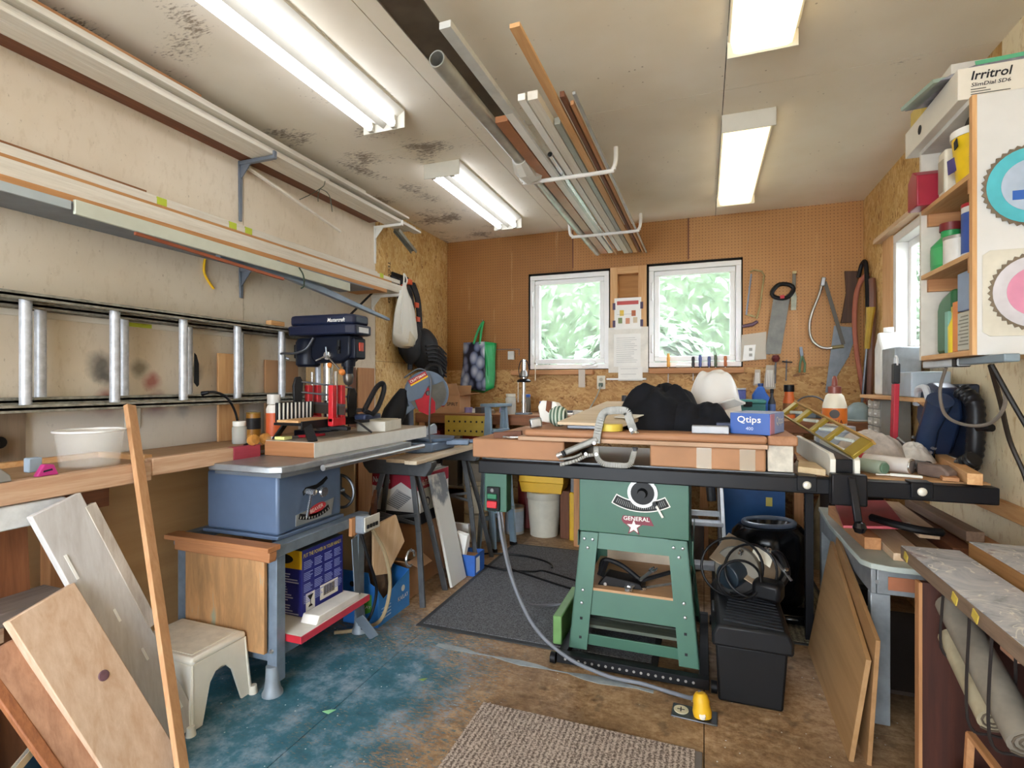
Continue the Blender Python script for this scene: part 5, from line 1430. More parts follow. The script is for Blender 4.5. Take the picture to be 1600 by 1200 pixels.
# crumpled brown sack of offcuts and a plywood offcut standing in the produce box
def sack(name, label, c, r, material, seed, cat='sack', top=0.6):
    rd = random.Random(seed)
    m = MB()
    nu, nv = 18, 10
    off = [[rd.uniform(0.82, 1.15) for _ in range(nu)] for _ in range(nv + 1)]
    def fn(a, b):
        i = int(round(a * nu)) % nu; j = int(round(b * nv))
        k = off[j][i]
        th = 2 * PI * a
        z = b * r[2]
        w_ = 1.0 - (1 - top) * b + 0.12 * math.sin(b * 9 + i)
        if j == 0:
            w_ = 0.9; k = 1
        return (c[0] + r[0] * w_ * k * math.cos(th), c[1] + r[1] * w_ * k * math.sin(th), c[2] + z)
    m.grid(fn, nu, nv)
    t = thing(name, label, cat, c)
    build(m, 'sack_body', material, t, smooth=60, solid=0.002)
    return t
sack('paper_sack', 'dark brown crumpled sack standing in the blue produce box', (-1.76, 2.56, 0.008), (0.085, 0.12, 0.46), mat('#5b4636', 0.8, 0, 0.4, 14), 11)
solo(MB().prism([(-0.02, 0), (0.10, 0.16), (0.03, 0.33), (-0.13, 0.30), (-0.12, 0.02)], 0.016, (-1.655, 2.53, 0.245), (0.25, 0.94, 0), (0.1, -0.1, 1)), 'plywood_offcut', 'pale plywood offcut stuck in the blue produce box', 'offcut', wood('#d3b694', '#bd9a74', 'Z', 0.7), bev=0.002)
solo(MB().beam((-1.93, 2.78, 0.40), (-1.82, 2.62, 0.64), 0.10, 0.018, (1, 0.4, 0)), 'dark_offcut', 'dark brown offcut sticking up behind the produce box', 'offcut', DKWOOD['Z'])
solo(MB().tube([Vector((-1.60, 2.66, 0.29)) + Vector((0.0, 0.045 * math.cos(2 * PI * q / 20), 0.045 * math.sin(2 * PI * q / 20))) for q in range(17)], 0.008, 8), 'chrome_hook', 'curved chrome tap spout poking from the produce box', 'tap', CHROME)

def open_box(name, label, x0, x1, y0, y1, z0, z1, material, flaps=True, inner=None):
    t = thing(name, label, 'box', ((x0 + x1) / 2, (y0 + y1) / 2, z0))
    build(MB().bx(x0, x1, y0, y1, z0, z0 + 0.005), 'box_bottom', material, t)
    for a in ((x0, x1, y0, y0 + 0.004), (x0, x1, y1 - 0.004, y1), (x0, x0 + 0.004, y0 + 0.004, y1 - 0.004), (x1 - 0.004, x1, y0 + 0.004, y1 - 0.004)):
        build(MB().bx(a[0], a[1], a[2], a[3], z0 + 0.005, z1), 'box_side', material, t)
    if flaps:
        L = min(x1 - x0, y1 - y0) * 0.45
        build(MB().prism([(y0, 0), (y1, 0), (y1 - 0.02, L), (y0 + 0.02, L)], 0.004, (x1, 0, z1), (0, 1, 0), (0.75, 0, -0.35)), 'flap', material, t)
        build(MB().prism([(y0, 0), (y1, 0), (y1 - 0.02, L), (y0 + 0.02, L)], 0.004, (x0, 0, z1), (0, 1, 0), (-0.3, 0, 0.9)), 'flap', material, t)
        build(MB().prism([(x0, 0), (x1, 0), (x1 - 0.02, L), (x0 + 0.02, L)], 0.004, (0, y0, z1), (1, 0, 0), (0, -0.8, 0.3)), 'flap', material, t)
    if inner:
        build(MB().bx(x0 + 0.01, x1 - 0.01, y0 + 0.01, y1 - 0.01, z0 + 0.006, z1 * 0.8 + z0 * 0.2), 'contents', inner, t)
    return t
open_box('open_carton', 'open brown carton with flaps beside the blue produce box', -1.88, -1.67, 2.745, 2.93, 0.0, 0.23, CARD2, True, mat('#5a4a3e', 0.9, 0, 0.4, 30))
t = thing('plank_board', 'white board with grey overspray leaning on the fan carton', 'board', (-1.50, 2.95, 0))
a, b = Vector((-1.683, 3.13, 0.70)), Vector((-1.505, 3.10, 0.006))
n = N('overspray_board')
p = n.co()
x_, y_, z_ = n.sep(p)
s_ = n.math('MULTIPLY', n.noise(p, 7, 4), n.ramp(z_, [(0.35, (0, 0, 0)), (0.55, (1, 1, 1))]))
OVS = n.done(n.ramp(s_, [(0.38, h('#d8d5cd')), (0.52, h('#7c8086'))]), 0.6)
build(MB().beam(a, b, 0.225, 0.018, (1, 0.05, 0.27)), 'board', OVS, t, 0.002)
t = open_box('polish_carton', 'small blue and white carton on the floor by the step ladder', -1.60, -1.45, 3.24, 3.40, 0.0, 0.14, mat('#2f63b5', 0.5), False, CARD)
patch(t, (-1.45, 3.26, 0.02), (0, 1, 0), (0, 0, 1), 0.06, 0.10, PAPER)
solo(MB().prism([(0, 0), (0.05, 0.0), (0.06, 0.12), (0.03, 0.16), (0.0, 0.15)], 0.09, (-1.585, 3.255, 0.125), (0, 1, 0), (0.2, 0, 1)), 'white_carton_flap', 'crumpled white packet standing in the small blue carton', 'packet', PAPER, bev=0.004)
t = solo(MB().bx(-1.74, -1.58, 3.41, 3.44, 0.0, 0.30), 'grey_board', 'short grey-white board behind the small blue carton', 'board', mat('#c9c8c4', 0.6), bev=0.002)

# ---- folding step ladder in pale blue aluminium
def step_ladder(label, x, y, ht, material, rz, w_=0.36, steps=3, spread=0.24):
    t = thing('step_ladder', label, 'step ladder', (x, y, 0), rz, world=False)
    for s in (-1, 1):
        build(MB().beam((s * w_ / 2, -spread, 0.0), (s * w_ * 0.40, 0.0, ht), 0.022, 0.055, (0, 1, 0)), 'front_rail', material, t, 0.002)
        build(MB().beam((s * w_ / 2 * 0.95, spread, 0.0), (s * w_ * 0.38, 0.01, ht * 0.97), 0.018, 0.035, (0, 1, 0)), 'rear_rail', material, t, 0.002)
        build(MB().bx(s * w_ / 2 - 0.016, s * w_ / 2 + 0.016, -spread - 0.03, -spread + 0.03, 0.0, 0.03), 'rubber_foot', BLACK, t, 0.004)
    for k in range(steps):
        f = (k + 1) / (steps + 0.6)
        yy = -spread * (1 - f)
        build(MB().box((0, yy, ht * f), (w_ * (1 - 0.2 * f), 0.09, 0.022)), 'step', material, t, 0.003)
    build(MB().box((0, 0.0, ht + 0.012), (w_ * 0.86, 0.16, 0.024)), 'top_cap', material, t, 0.004)
    for k in range(2):
        build(MB().beam((-w_ * 0.44, spread * (0.8 - 0.45 * k), ht * (0.2 + 0.4 * k)), (w_ * 0.44, spread * (0.8 - 0.45 * k), ht * (0.2 + 0.4 * k)), 0.02, 0.03), 'rear_bar', material, t)
    return t
step_ladder('pale blue folded step ladder standing between the mitre saw and green saw', -1.56, 3.90, 1.12, mat('#8299aa', 0.4, 0.4), R(70), 0.24, 3, 0.08)



# ================================================================ GREEN CABINET SAW
GREEN = mat('#3b6352', 0.42, 0.1, 0.07, 4)
GREEND = mat('#315443', 0.45, 0.1, 0.08, 4)
def arc_pts(c, r, a0, a1, n=16):
    return [(c[0] + r * math.cos(a0 + (a1 - a0) * i / n), c[1] + r * math.sin(a0 + (a1 - a0) * i / n)) for i in range(n + 1)]
def green_saw():
    t = thing('cabinet_saw', 'green table saw with long black front rail and splayed green stand', 'table saw', (-0.31, 2.72, 0))
    # mobile base
    BK = mat('#17171a', 0.5, 0.3, 0.2)
    for (a) in ((-0.64, 0.02, 2.355, 2.395), (-0.64, 0.02, 3.02, 3.06)):
        fr = build(MB().bx(a[0], a[1], a[2], a[3], 0.012, 0.055), 'mobile_base_bar', BK, t, 0.002)
        if a[2] < 2.5:
            for k in range(19):
                build(MB().cyl((-0.60 + k * 0.031, 2.356, 0.034), (-0.60 + k * 0.031, 2.3535, 0.034), 0.006, n=8), 'bar_hole', mat('#8a8884', 0.6), fr)
    for x in (-0.64, -0.02):
        build(MB().bx(x, x + 0.04, 2.395, 3.02, 0.012, 0.055), 'mobile_base_side', BK, t, 0.002)
    for (x, y) in ((-0.66, 2.37), (0.04, 2.37), (-0.66, 3.04), (0.04, 3.04)):
        build(MB().cyl((x - 0.012, y, 0.025), (x + 0.012, y, 0.025), 0.025, n=16), 'caster', BK, t)
    # stand: four corner legs of folded sheet
    zt = 0.595
    for (xt, xb, sx) in ((-0.555, -0.600, 1), (-0.070, -0.018, -1)):
        for (yt, yb, sy) in ((2.475, 2.425, 1), (2.905, 2.985, -1)):
            m = MB()
            th = 0.005 * sy
            A0, A1 = Vector((xt, yt, zt)), Vector((xb, yb, 0.058))
            w0 = Vector((sx * 0.085, 0, 0)); d0 = Vector((0, sy * 0.085, 0))
            for wv, tv in ((w0, Vector((0, th, 0))), (d0, Vector((0.005 * sx, 0, 0)))):
                vs = [A0, A0 + wv, A1 + wv, A1, A0 + tv, A0 + wv + tv, A1 + wv + tv, A1 + tv]
                m.add(vs, [(0, 1, 2, 3), (7, 6, 5, 4), (0, 4, 5, 1), (1, 5, 6, 2), (2, 6, 7, 3), (3, 7, 4, 0)])
            leg = build(m, 'leg', GREEN, t, smooth=0)
            if sy > 0:
                for (f, dx) in ((0.06, 0.022), (0.06, 0.062), (0.135, 0.042), (0.50, 0.040), (0.61, 0.040)):
                    p = A0.lerp(A1, f) + Vector((sx * dx, -0.001, 0))
                    build(MB().lathe([(0.0, 0.006), (0.006, 0.0045), (0.008, 0)], p, 10, (0, -1, 0), False), 'bolt_head', STEEL, leg)
                for (f, dx) in ((0.74, 0.045), (0.90, 0.05)):
                    p = A0.lerp(A1, f) + Vector((sx * dx, -0.0015, 0))
                    build(MB().bx(p.x - 0.006, p.x + 0.006, p.y - 0.001, p.y, p.z - 0.006, p.z + 0.006), 'slot_hole', INK, leg)
    def bar(f0, f1, y_in=0.012):
        # cross sheet between the two front legs, from height z0 down to z1
        def lx(z):
            f = (zt - z) / (zt - 0.058)
            return -0.555 + f * (-0.045), -0.070 + f * 0.052, 2.475 - 0.05 * f
        a, b = lx(f0), lx(f1)
        vs = [(a[0] + 0.004, a[2] + y_in, f0), (a[1] - 0.004, a[2] + y_in, f0), (b[1] - 0.004, b[2] + y_in, f1), (b[0] + 0.004, b[2] + y_in, f1)]
        vs += [(x, y + 0.006, z) for x, y, z in vs]
        return MB().add(vs, [(0, 1, 2, 3), (7, 6, 5, 4), (0, 4, 5, 1), (1, 5, 6, 2), (2, 6, 7, 3), (3, 7, 4, 0)])
    build(bar(0.594, 0.520), 'stand_rail', GREEN, t, smooth=0)
    build(bar(0.330, 0.215), 'stand_rail', GREEN, t, smooth=0)
    build(MB().bx(-0.585, -0.035, 2.445, 2.455, 0.075, 0.125), 'stand_rail', GREEN, t, 0.002)
    for x in (-0.575, -0.05):
        build(MB().bx(x, x + 0.005, 2.50, 2.93, 0.22, 0.32), 'side_rail', GREEND, t)
        build(MB().bx(x, x + 0.005, 2.50, 2.93, 0.52, 0.59), 'side_rail', GREEND, t)
    build(MB().bx(-0.56, -0.06, 2.93, 2.936, 0.52, 0.59).bx(-0.56, -0.06, 2.95, 2.956, 0.22, 0.32), 'rear_rail', GREEND, t)
    build(MB().bx(-0.545, -0.06, 2.462, 2.94, 0.325, 0.338), 'shelf', wood('#c79f78', '#b08760', 'X', 0.6), t, 0.001)
    build(MB().bx(-0.50, -0.09, 2.90, 2.915, 0.34, 0.50), 'shelf_back', mat('#d5c3ab', 0.7), t)
    # cabinet
    X0, X1, Y0 = -0.562, -0.062, 2.478
    cab = build(MB().bx(X0, X1, Y0, 2.93, zt + 0.002, 0.872), 'cabinet', GREEN, t, 0.004)
    # dials on the front
    c = (-0.265, 0.800)
    W_ = mat('#c9cbc8', 0.4, 0.3)
    build(MB().cyl((c[0], Y0, c[1]), (c[0], Y0 - 0.012, c[1]), 0.068, n=30), 'hand_wheel_boss', W_, cab)
    build(MB().cyl((c[0], Y0 - 0.012, c[1]), (c[0], Y0 - 0.016, c[1]), 0.053, n=26), 'wheel_hollow', BLACK, cab)
    build(MB().cyl((c[0], Y0 - 0.016, c[1]), (c[0], Y0 - 0.05, c[1]), 0.024, 0.018, 18), 'wheel_hub', BLACK, cab)
    build(MB().cyl((c[0] + 0.055, Y0 - 0.012, c[1] - 0.045), (c[0] + 0.055, Y0 - 0.03, c[1] - 0.045), 0.012, 0.010, 12), 'lock_knob', BLACK, cab)
    build(MB().beam((c[0] + 0.055, Y0 - 0.02, c[1] - 0.04), (c[0] + 0.09, Y0 - 0.012, c[1] - 0.105), 0.010, 0.003, (0, 1, 0)), 'pointer', WHITE, cab)
    cc = (-0.275, 0.985)
    def band(r0, r1, a, th, dep, nm, mt_):
        o = arc_pts(cc, r0, R(270 - a), R(270 + a), 18)
        i_ = arc_pts(cc, r1, R(270 + a), R(270 - a), 18)
        return build(MB().prism(o + i_, th, (0, Y0 - dep, 0), (1, 0, 0), (0, 0, 1)), nm, mt_, cab)
    band(0.276, 0.226, 29, 0.002, 0.001, 'scale_border', WHITE)
    band(0.271, 0.231, 28, 0.003, 0.0015, 'tilt_scale', BLACK)
    m = MB()
    for k in range(-25, 27, 2):
        a = R(270 + k)
        r0, r1 = (0.262, 0.238) if k % 10 else (0.268, 0.236)
        d = Vector((math.cos(a), math.sin(a))); s = Vector((-d.y, d.x)) * 0.0008
        m.prism([(cc[0] + d.x * r_ + g * s.x, cc[1] + d.y * r_ + g * s.y) for r_, g in ((r0, -1), (r0, 1), (r1, 1), (r1, -1))], 0.0006, (0, Y0 - 0.0034, 0), (1, 0, 0), (0, 0, 1))
    build(m, 'scale_marks', mat('#9fa19f', 0.5), cab, smooth=0)
    bp = [(-0.365, 0.688), (-0.245, 0.690), (-0.225, 0.650), (-0.36, 0.652), (-0.372, 0.668)]
    bd = build(MB().prism(bp, 0.002, (0.01, Y0 - 0.001, 0.0), (1, 0, 0), (0, 0, 1)), 'badge', mat('#7b1f35', 0.45), cab)
    text(cab, 'GENERAL', (-0.352, Y0 - 0.0025, 0.668), (1, 0, 0), (0, 0, 1), 0.118, WHITE, 0.019)
    st = []
    for k in range(10):
        r_ = 0.045 if k % 2 == 0 else 0.019
        a = R(90 + 36 * k)
        st.append((-0.305 + r_ * math.cos(a), 0.640 + r_ * math.sin(a)))
    build(MB().prism([(q[0] * 1.0, q[1]) for q in st], 0.002, (0, Y0 - 0.0022, 0), (1, 0, 0), (0, 0, 1)), 'star', mat('#7b1f35', 0.45), cab)
    st2 = [(-0.305 + (q[0] + 0.305) * 0.72, 0.640 + (q[1] - 0.640) * 0.72) for q in st]
    build(MB().prism(st2, 0.002, (0, Y0 - 0.0034, 0), (1, 0, 0), (0, 0, 1)), 'star_centre', WHITE, cab)
    # cast iron table and wings
    TB = mat('#76787a', 0.35, 0.6, 0.15, 14)
    build(MB().bx(-1.03, 0.42, 2.435, 3.10, 0.895, 0.932), 'saw_table', TB, t, 0.003)
    build(MB().bx(-0.60, -0.03, 2.46, 3.06, 0.874, 0.894), 'table_web', BK, t)
    build(MB().bx(0.43, 1.00, 2.44, 3.05, 0.905, 0.930), 'extension_table', wood('#c49a6c', '#ad8255', 'X', 0.6), t, 0.002)
    RAIL = mat('#0b0c12', 0.4, 0, 0.1)
    build(MB().bx(-1.045, 1.000, 2.375, 2.434, 0.862, 0.925), 'front_rail', RAIL, t, 0.005)
    build(MB().bx(-1.045, 1.000, 3.10, 3.13, 0.872, 0.922), 'rear_rail', RAIL, t, 0.003)
    build(MB().beam((0.50, 3.02, 0.90), (0.50, 3.02, 0.0), 0.035, 0.035, (0, 1, 0)), 'extension_leg', RAIL, t)
    # rail clamp with screw
    for x in (0.385, 0.765):
        cl = build(MB().bx(x - 0.035, x + 0.035, 2.366, 2.374, 0.872, 0.928).bx(x - 0.035, x + 0.035, 2.366, 2.434, 0.9255, 0.933), 'rail_clip', RAIL, t, 0.003)
        build(MB().lathe([(0, 0.006), (0.012, 0.004), (0.016, 0)], (x, 2.366, 0.897), 14, (0, -1, 0), False), 'screw_head', mat('#d9d6ca', 0.4, 0.3), cl)
    # switch box on the left
    SW = build(MB().bx(-1.022, -0.905, 2.40, 2.47, 0.672, 0.861), 'switch_bracket', GREEN, t, 0.004)
    sp_ = build(MB().bx(-1.005, -0.938, 2.385, 2.3995, 0.678, 0.795), 'switch_plate', BLACK, t, 0.003)
    build(MB().bx(-0.999, -0.948, 2.374, 2.385, 0.738, 0.763), 'start_button', mat('#1f6b4a', 0.4), sp_, 0.003)
    build(MB().bx(-0.999, -0.948, 2.371, 2.385, 0.694, 0.728), 'stop_button', mat('#c0232d', 0.4), sp_, 0.003)
    build(MB().cyl((-0.973, 2.385, 0.78), (-0.973, 2.377, 0.78), 0.009, n=12), 'pilot_lamp', mat('#77787a', 0.4), sp_)
    return t
green_saw()
# fence: black T square with white faces, camlock handle and ball
def fence():
    t = thing('rip_fence', 'black rip fence with white faces clamped to the green saw', 'fence', (0.53, 2.7, 0.93))
    BK = mat('#1a1a1e', 0.35, 0.3)
    FW = mat('#dedcd2', 0.4, 0, 0.06)
    build(MB().bx(0.485, 0.545, 2.38, 3.16, 0.945, 1.005), 'fence_beam', BK, t, 0.003)
    build(MB().prism([(2.36, 0.935), (3.16, 0.935), (3.16, 1.025), (2.40, 1.025), (2.36, 1.005)], 0.020, (0.474, 0, 0), (0, 1, 0), (0, 0, 1)), 'fence_face', FW, t, 0.003)
    build(MB().prism([(2.36, 0.935), (3.16, 0.935), (3.16, 1.025), (2.40, 1.025), (2.36, 1.005)], 0.020, (0.556, 0, 0), (0, 1, 0), (0, 0, 1)), 'fence_face', FW, t, 0.003)
    build(MB().bx(0.46, 0.58, 2.318, 2.366, 0.835, 0.955), 'clamp_block', BK, t, 0.006)
    ar = build(MB().beam((0.525, 2.31, 0.945), (0.535, 2.26, 0.79), 0.026, 0.016, (0, 1, 0)), 'lock_lever', BK, t, 0.004)
    build(MB().lathe([(0.0, -0.024), (0.016, -0.018), (0.0235, 0), (0.016, 0.018), (0, 0.024)], (0.538, 2.255, 0.772), 16), 'lever_ball', mat('#131316', 0.15), ar)
fence()

# floor outlet and the yellow plug
t = thing('floor_outlet', 'steel floor outlet plate with a yellow plug pushed in', 'outlet', (-0.04, 2.19, 0))
build(MB().box((-0.035, 2.185, 0.003), (0.17, 0.09, 0.006), 0, 0, R(-3)), 'cover_plate', DKSTEEL, t, 0.003)
build(MB().cyl((-0.085, 2.19, 0.006), (-0.085, 2.19, 0.009), 0.028, n=20), 'receptacle', mat('#d6cfb0', 0.5), t)
build(MB().bx(-0.100, -0.072, 2.188, 2.192, 0.009, 0.010).bx(-0.088, -0.084, 2.175, 2.205, 0.009, 0.010), 'receptacle_slots', INK, t)
pl = build(MB().lathe([(0.0, 0), (0.034, 0), (0.036, 0.02), (0.030, 0.045), (0.032, 0.055), (0.026, 0.075), (0.018, 0.085), (0, 0.088)], (-0.005, 2.175, 0.007), 16, (-0.10, 0.15, 1)), 'plug', mat('#d8a81e', 0.5), t)
build(MB().cyl((-0.005, 2.142, 0.022), (-0.006, 2.139, 0.03), 0.012, n=10), 'plug_label', WHITE, pl)
solo(MB().tube(spline([(-0.955, 2.42, 0.67), (-0.93, 2.40, 0.55), (-0.86, 2.36, 0.36), (-0.74, 2.32, 0.18), (-0.58, 2.30, 0.075), (-0.40, 2.305, 0.022), (-0.25, 2.31, 0.014), (-0.12, 2.28, 0.016), (-0.045, 2.22, 0.045), (-0.014, 2.188, 0.09)], 8), 0.0085, 8), 'power_cable', 'grey power cable running from the saw switch to the floor plug', 'cable', mat('#6d727c', 0.5))
solo(MB().tube(spline([(-0.945, 2.43, 0.67), (-0.92, 2.46, 0.42), (-0.90, 2.62, 0.16), (-0.85, 2.9, 0.03), (-0.72, 3.05, 0.02), (-0.62, 3.10, 0.16), (-0.565, 2.95, 0.36)], 8), 0.008, 8), 'power_cable', 'grey cable looping from the saw switch under the green saw', 'cable', mat('#7f7f86', 0.5))
loop = [(-1.30 + 0.30 * math.cos(a), 3.55 + 0.16 * math.sin(a), 0.013 + 0.012 * math.sin(a * 0.5) ** 2) for a in [2 * PI * q / 24 for q in range(23)]]
solo(MB().tube(spline(loop + [(-0.9, 3.42, 0.013), (-0.6, 3.3, 0.013), (-0.3, 3.25, 0.013)], 4), 0.007, 8), 'black_lead', 'black lead coiled on the floor in front of the paint cans', 'cable', BLACK)
solo(MB().tube(spline([(-1.28, 3.40, 0.030), (-1.0, 3.28, 0.030), (-0.75, 3.18, 0.03), (-0.55, 3.12, 0.03)], 6), 0.007, 8), 'black_lead', 'black lead running across the dark mat behind the green saw', 'cable', BLACK)

# mats
def mat_ribbed(name, c1, c2, fx, ang=0.0):
    n = N(name)
    p = n.co((1, 1, 1), (0, 0, ang))
    x, y, z = n.sep(p)
    wv = n.math('SINE', n.math('MULTIPLY', x, fx))
    v = n.math('ADD', n.math('MULTIPLY', wv, 0.06), n.noise(n.co(), 150, 3, 0.7))
    c = n.ramp(v, [(0.40, h(c1)), (0.60, h(c2))])
    n.bump(v, 0.5, 0.004)
    return n.done(c, 0.9)
MATD = mat_ribbed('mat_dark', '#3c3d40', '#6d6e72', 0.0)
MATB = mat_ribbed('mat_brown', '#5e5048', '#c2b2a6', 330.0)
t = thing('floor_mat', 'dark grey rubber-backed mat between the two table saws', 'mat', (-1.0, 3.2, 0))
build(MB().bx(-1.455, -0.20, 2.475, 4.02, 0.0, 0.006), 'mat_border', mat('#2e2f31', 0.7), t, 0.002)
build(MB().bx(-1.425, -0.23, 2.505, 3.99, 0.006, 0.010), 'mat_pile', MATD, t)
t = thing('floor_mat', 'dark olive mat on the floor under the humidifier', 'mat', (0.35, 3.5, 0))
build(MB().bx(0.05, 0.68, 2.95, 4.02, 0.0, 0.006), 'mat_border', mat('#2e2f31', 0.7), t, 0.002)
build(MB().bx(0.07, 0.66, 2.97, 4.0, 0.006, 0.010), 'mat_pile', mat_ribbed('mat_olive', '#4a4436', '#8b8470', 240.0), t)
t = thing('floor_mat', 'brown ribbed mat lying at the bottom of the picture', 'mat', (-0.42, 1.5, 0))
build(MB().bx(-0.84, -0.005, 0.95, 1.965, 0.0, 0.006), 'mat_border', mat('#6c6662', 0.7), t, 0.002)
build(MB().bx(-0.84, -0.030, 0.97, 1.962, 0.006, 0.011), 'mat_pile', MATB, t)

# ---- things lying in the saw's shelf and under it
t = thing('mitre_gauge', 'black mitre gauge lying on the green saw shelf', 'gauge', (-0.39, 2.53, 0.339))
build(MB().prism([(-0.10, 0), (0.12, 0), (0.10, 0.03), (-0.06, 0.05)], 0.10, (-0.38, 2.55, 0.340), (1, 0, 0), (0, 0, 1)), 'gauge_body', BLACK, t, 0.006)
build(MB().tube(spline([(-0.47, 2.53, 0.375), (-0.46, 2.56, 0.44), (-0.38, 2.57, 0.425), (-0.29, 2.56, 0.37)], 6), 0.012, 8), 'gauge_rim', BLACKM, t)
build(MB().beam((-0.47, 2.53, 0.375), (-0.45, 2.55, 0.44), 0.03, 0.02), 'gauge_post', BLACKM, t)
for x in (-0.44, -0.33):
    build(MB().cyl((x, 2.497, 0.352), (x, 2.49, 0.352), 0.008, n=10), 'gauge_screw', CHROME, t)
build(MB().beam((-0.30, 2.55, 0.36), (-0.15, 2.62, 0.40), 0.02, 0.012), 'gauge_bar', BLACKM, t)
def wrench(label, a, b, w_):
    t = thing('wrench', label, 'wrench', a, 0, 'wrenches on the green saw shelf')
    a = Vector(a); b = Vector(b); d = (b - a).normalized(); s = d.cross(Vector((0, 0, 1))).normalized()
    build(MB().beam(a + d * 0.015, b - d * 0.015, w_, 0.007), 'shank', STEEL, t, 0.002)
    build(MB().lathe([(0.010, -0.005), (0.019, -0.005), (0.019, 0.006), (0.010, 0.006), (0.010, -0.005)], a, 16, cap=False), 'ring_end', CHROME, t)
    up = s.cross(d)
    build(MB().prism([(-0.012, -0.014), (0.004, -0.020), (0.028, -0.012), (0.028, -0.006), (0.012, -0.006), (0.012, 0.006), (0.028, 0.006), (0.028, 0.012), (0.004, 0.020), (-0.012, 0.014)], 0.008, b, d, s), 'open_end', CHROME, t, 0.001)
wrench('shiny combination wrench propped on the shelf of the green saw', (-0.33, 2.474, 0.348), (-0.235, 2.63, 0.395), 0.018)
wrench('darker wrench lying flat beside the shiny one', (-0.27, 2.52, 0.345), (-0.10, 2.66, 0.345), 0.016)
t = thing('saw_floor_tray', 'green wooden plinth with slats under the green saw', 'plinth', (-0.31, 2.7, 0.06))
for k in range(5):
    build(MB().bx(-0.575, -0.045, 2.49 + k * 0.09, 2.565 + k * 0.09, 0.135, 0.150), 'slat', wood('#5f675a', '#3f463c', 'X', 1.5), t, 0.002)
for x in (-0.56, -0.06):
    build(MB().bx(x - 0.012, x + 0.012, 2.49, 2.93, 0.058, 0.134), 'slat_bearer', GREEND, t)
solo(MB().bx(-0.70, -0.655, 2.50, 2.90, 0.02, 0.16), 'green_crate', 'pale green plastic block beside the saw stand leg', 'crate', mat('#6f9a5c', 0.5), bev=0.006)

# ================================================================ ON TOP OF THE GREEN SAW
def carton_flat(name, label, x0, x1, y0, y1, z0, z1, material, tape=None):
    t = thing(name, label, 'box', ((x0 + x1) / 2, (y0 + y1) / 2, z0))
    build(MB().bx(x0, x1, y0, y1, z0, z1), 'carton', material, t, 0.008)
    if tape:
        for x in tape:
            build(MB().bx(x - 0.03, x + 0.03, y0 - 0.0012, y0, z0 + 0.003, z1 - 0.003), 'tape', clear('#e8dcc8', 0.15, 0.45), t)
    return t
carton_flat('flat_carton', 'long tan carton under the wooden slab on the left of the green saw', -1.085, -0.615, 2.392, 3.22, 0.936, 1.030, mat('#a97a58', 0.7, 0, 0.08, 4))
carton_flat('flat_carton', 'long tan carton wrapped in clear tape under the wooden slab', -0.225, 0.240, 2.392, 3.10, 0.936, 1.030, mat('#ad7f5c', 0.7, 0, 0.1, 5), (0.17, 0.0))
t = thing('wooden_slab', 'thick brown bullnose slab lying over the two cartons', 'slab', (-0.3, 2.7, 1.032))
build(MB().bx(-0.838, 0.245, 2.375, 3.02, 1.0315, 1.050), 'lower_ply', wood('#c2a085', '#a68467', 'X', 0.7), t, 0.002)
build(MB().bx(-0.810, 0.245, 2.380, 3.02, 1.0505, 1.084), 'upper_board', wood('#b58563', '#9f704f', 'X', 0.8), t, 0.012)
solo(MB().bx(0.248, 0.36, 2.405, 2.95, 1.045, 1.085), 'slab_offcut', 'short brown slab piece beside the cotton swab box', 'slab', wood('#b58563', '#9f704f', 'Y', 0.8), bev=0.008)
solo(MB().bx(0.249, 0.345, 2.42, 2.94, 0.936, 1.0445), 'foam_packing', 'pile of pale foam offcuts under the short slab piece', 'packing', mat('#cfc9bc', 0.8, 0, 0.2, 20), bev=0.004)
t = thing('swab_box', 'blue and pink cotton swab box on the slab edge', 'box', (0.23, 2.55, 1.085))
M = Matrix.Translation(Vector((0.192, 2.47, 1.0855))) @ Matrix.Rotation(R(-20), 4, 'Z')
def sb(m_, nm, mt_, **k):
    m_.v = [M @ q for q in m_.v]
    return build(m_, nm, mt_, t, **k)
sb(MB().bx(-0.08, 0.08, -0.03, 0.20, 0, 0.090), 'carton', mat('#2b57a8', 0.4, 0, 0.05), bev=0.002)
sb(MB().bx(0.0802, 0.0812, -0.03, 0.04, 0.002, 0.088), 'pink_panel', mat('#c88aa6', 0.4))
sb(MB().bx(0.0802, 0.0812, 0.04, 0.20, 0.002, 0.088), 'pale_panel', mat('#8ea4d8', 0.4))
sb(MB().bx(-0.08, 0.08, -0.03, 0.20, 0.0902, 0.0912), 'carton_top', mat('#a5b3d6', 0.5))
u_ = M.to_3x3() @ Vector((1, 0, 0)); v_ = M.to_3x3() @ Vector((0, 1, 0))
text(t, 'Qtips', M @ Vector((-0.05, -0.0305, 0.042)), u_, (0, 0, 1), 0.095, WHITE, 0.036)
text(t, '400', M @ Vector((-0.015, -0.0305, 0.018)), u_, (0, 0, 1), 0.03, mat('#b8c6e6', 0.5))
text(t, 'Qtips', M @ Vector((0.0815, 0.06, 0.03)), v_, (0, 0, 1), 0.12, WHITE, 0.045)

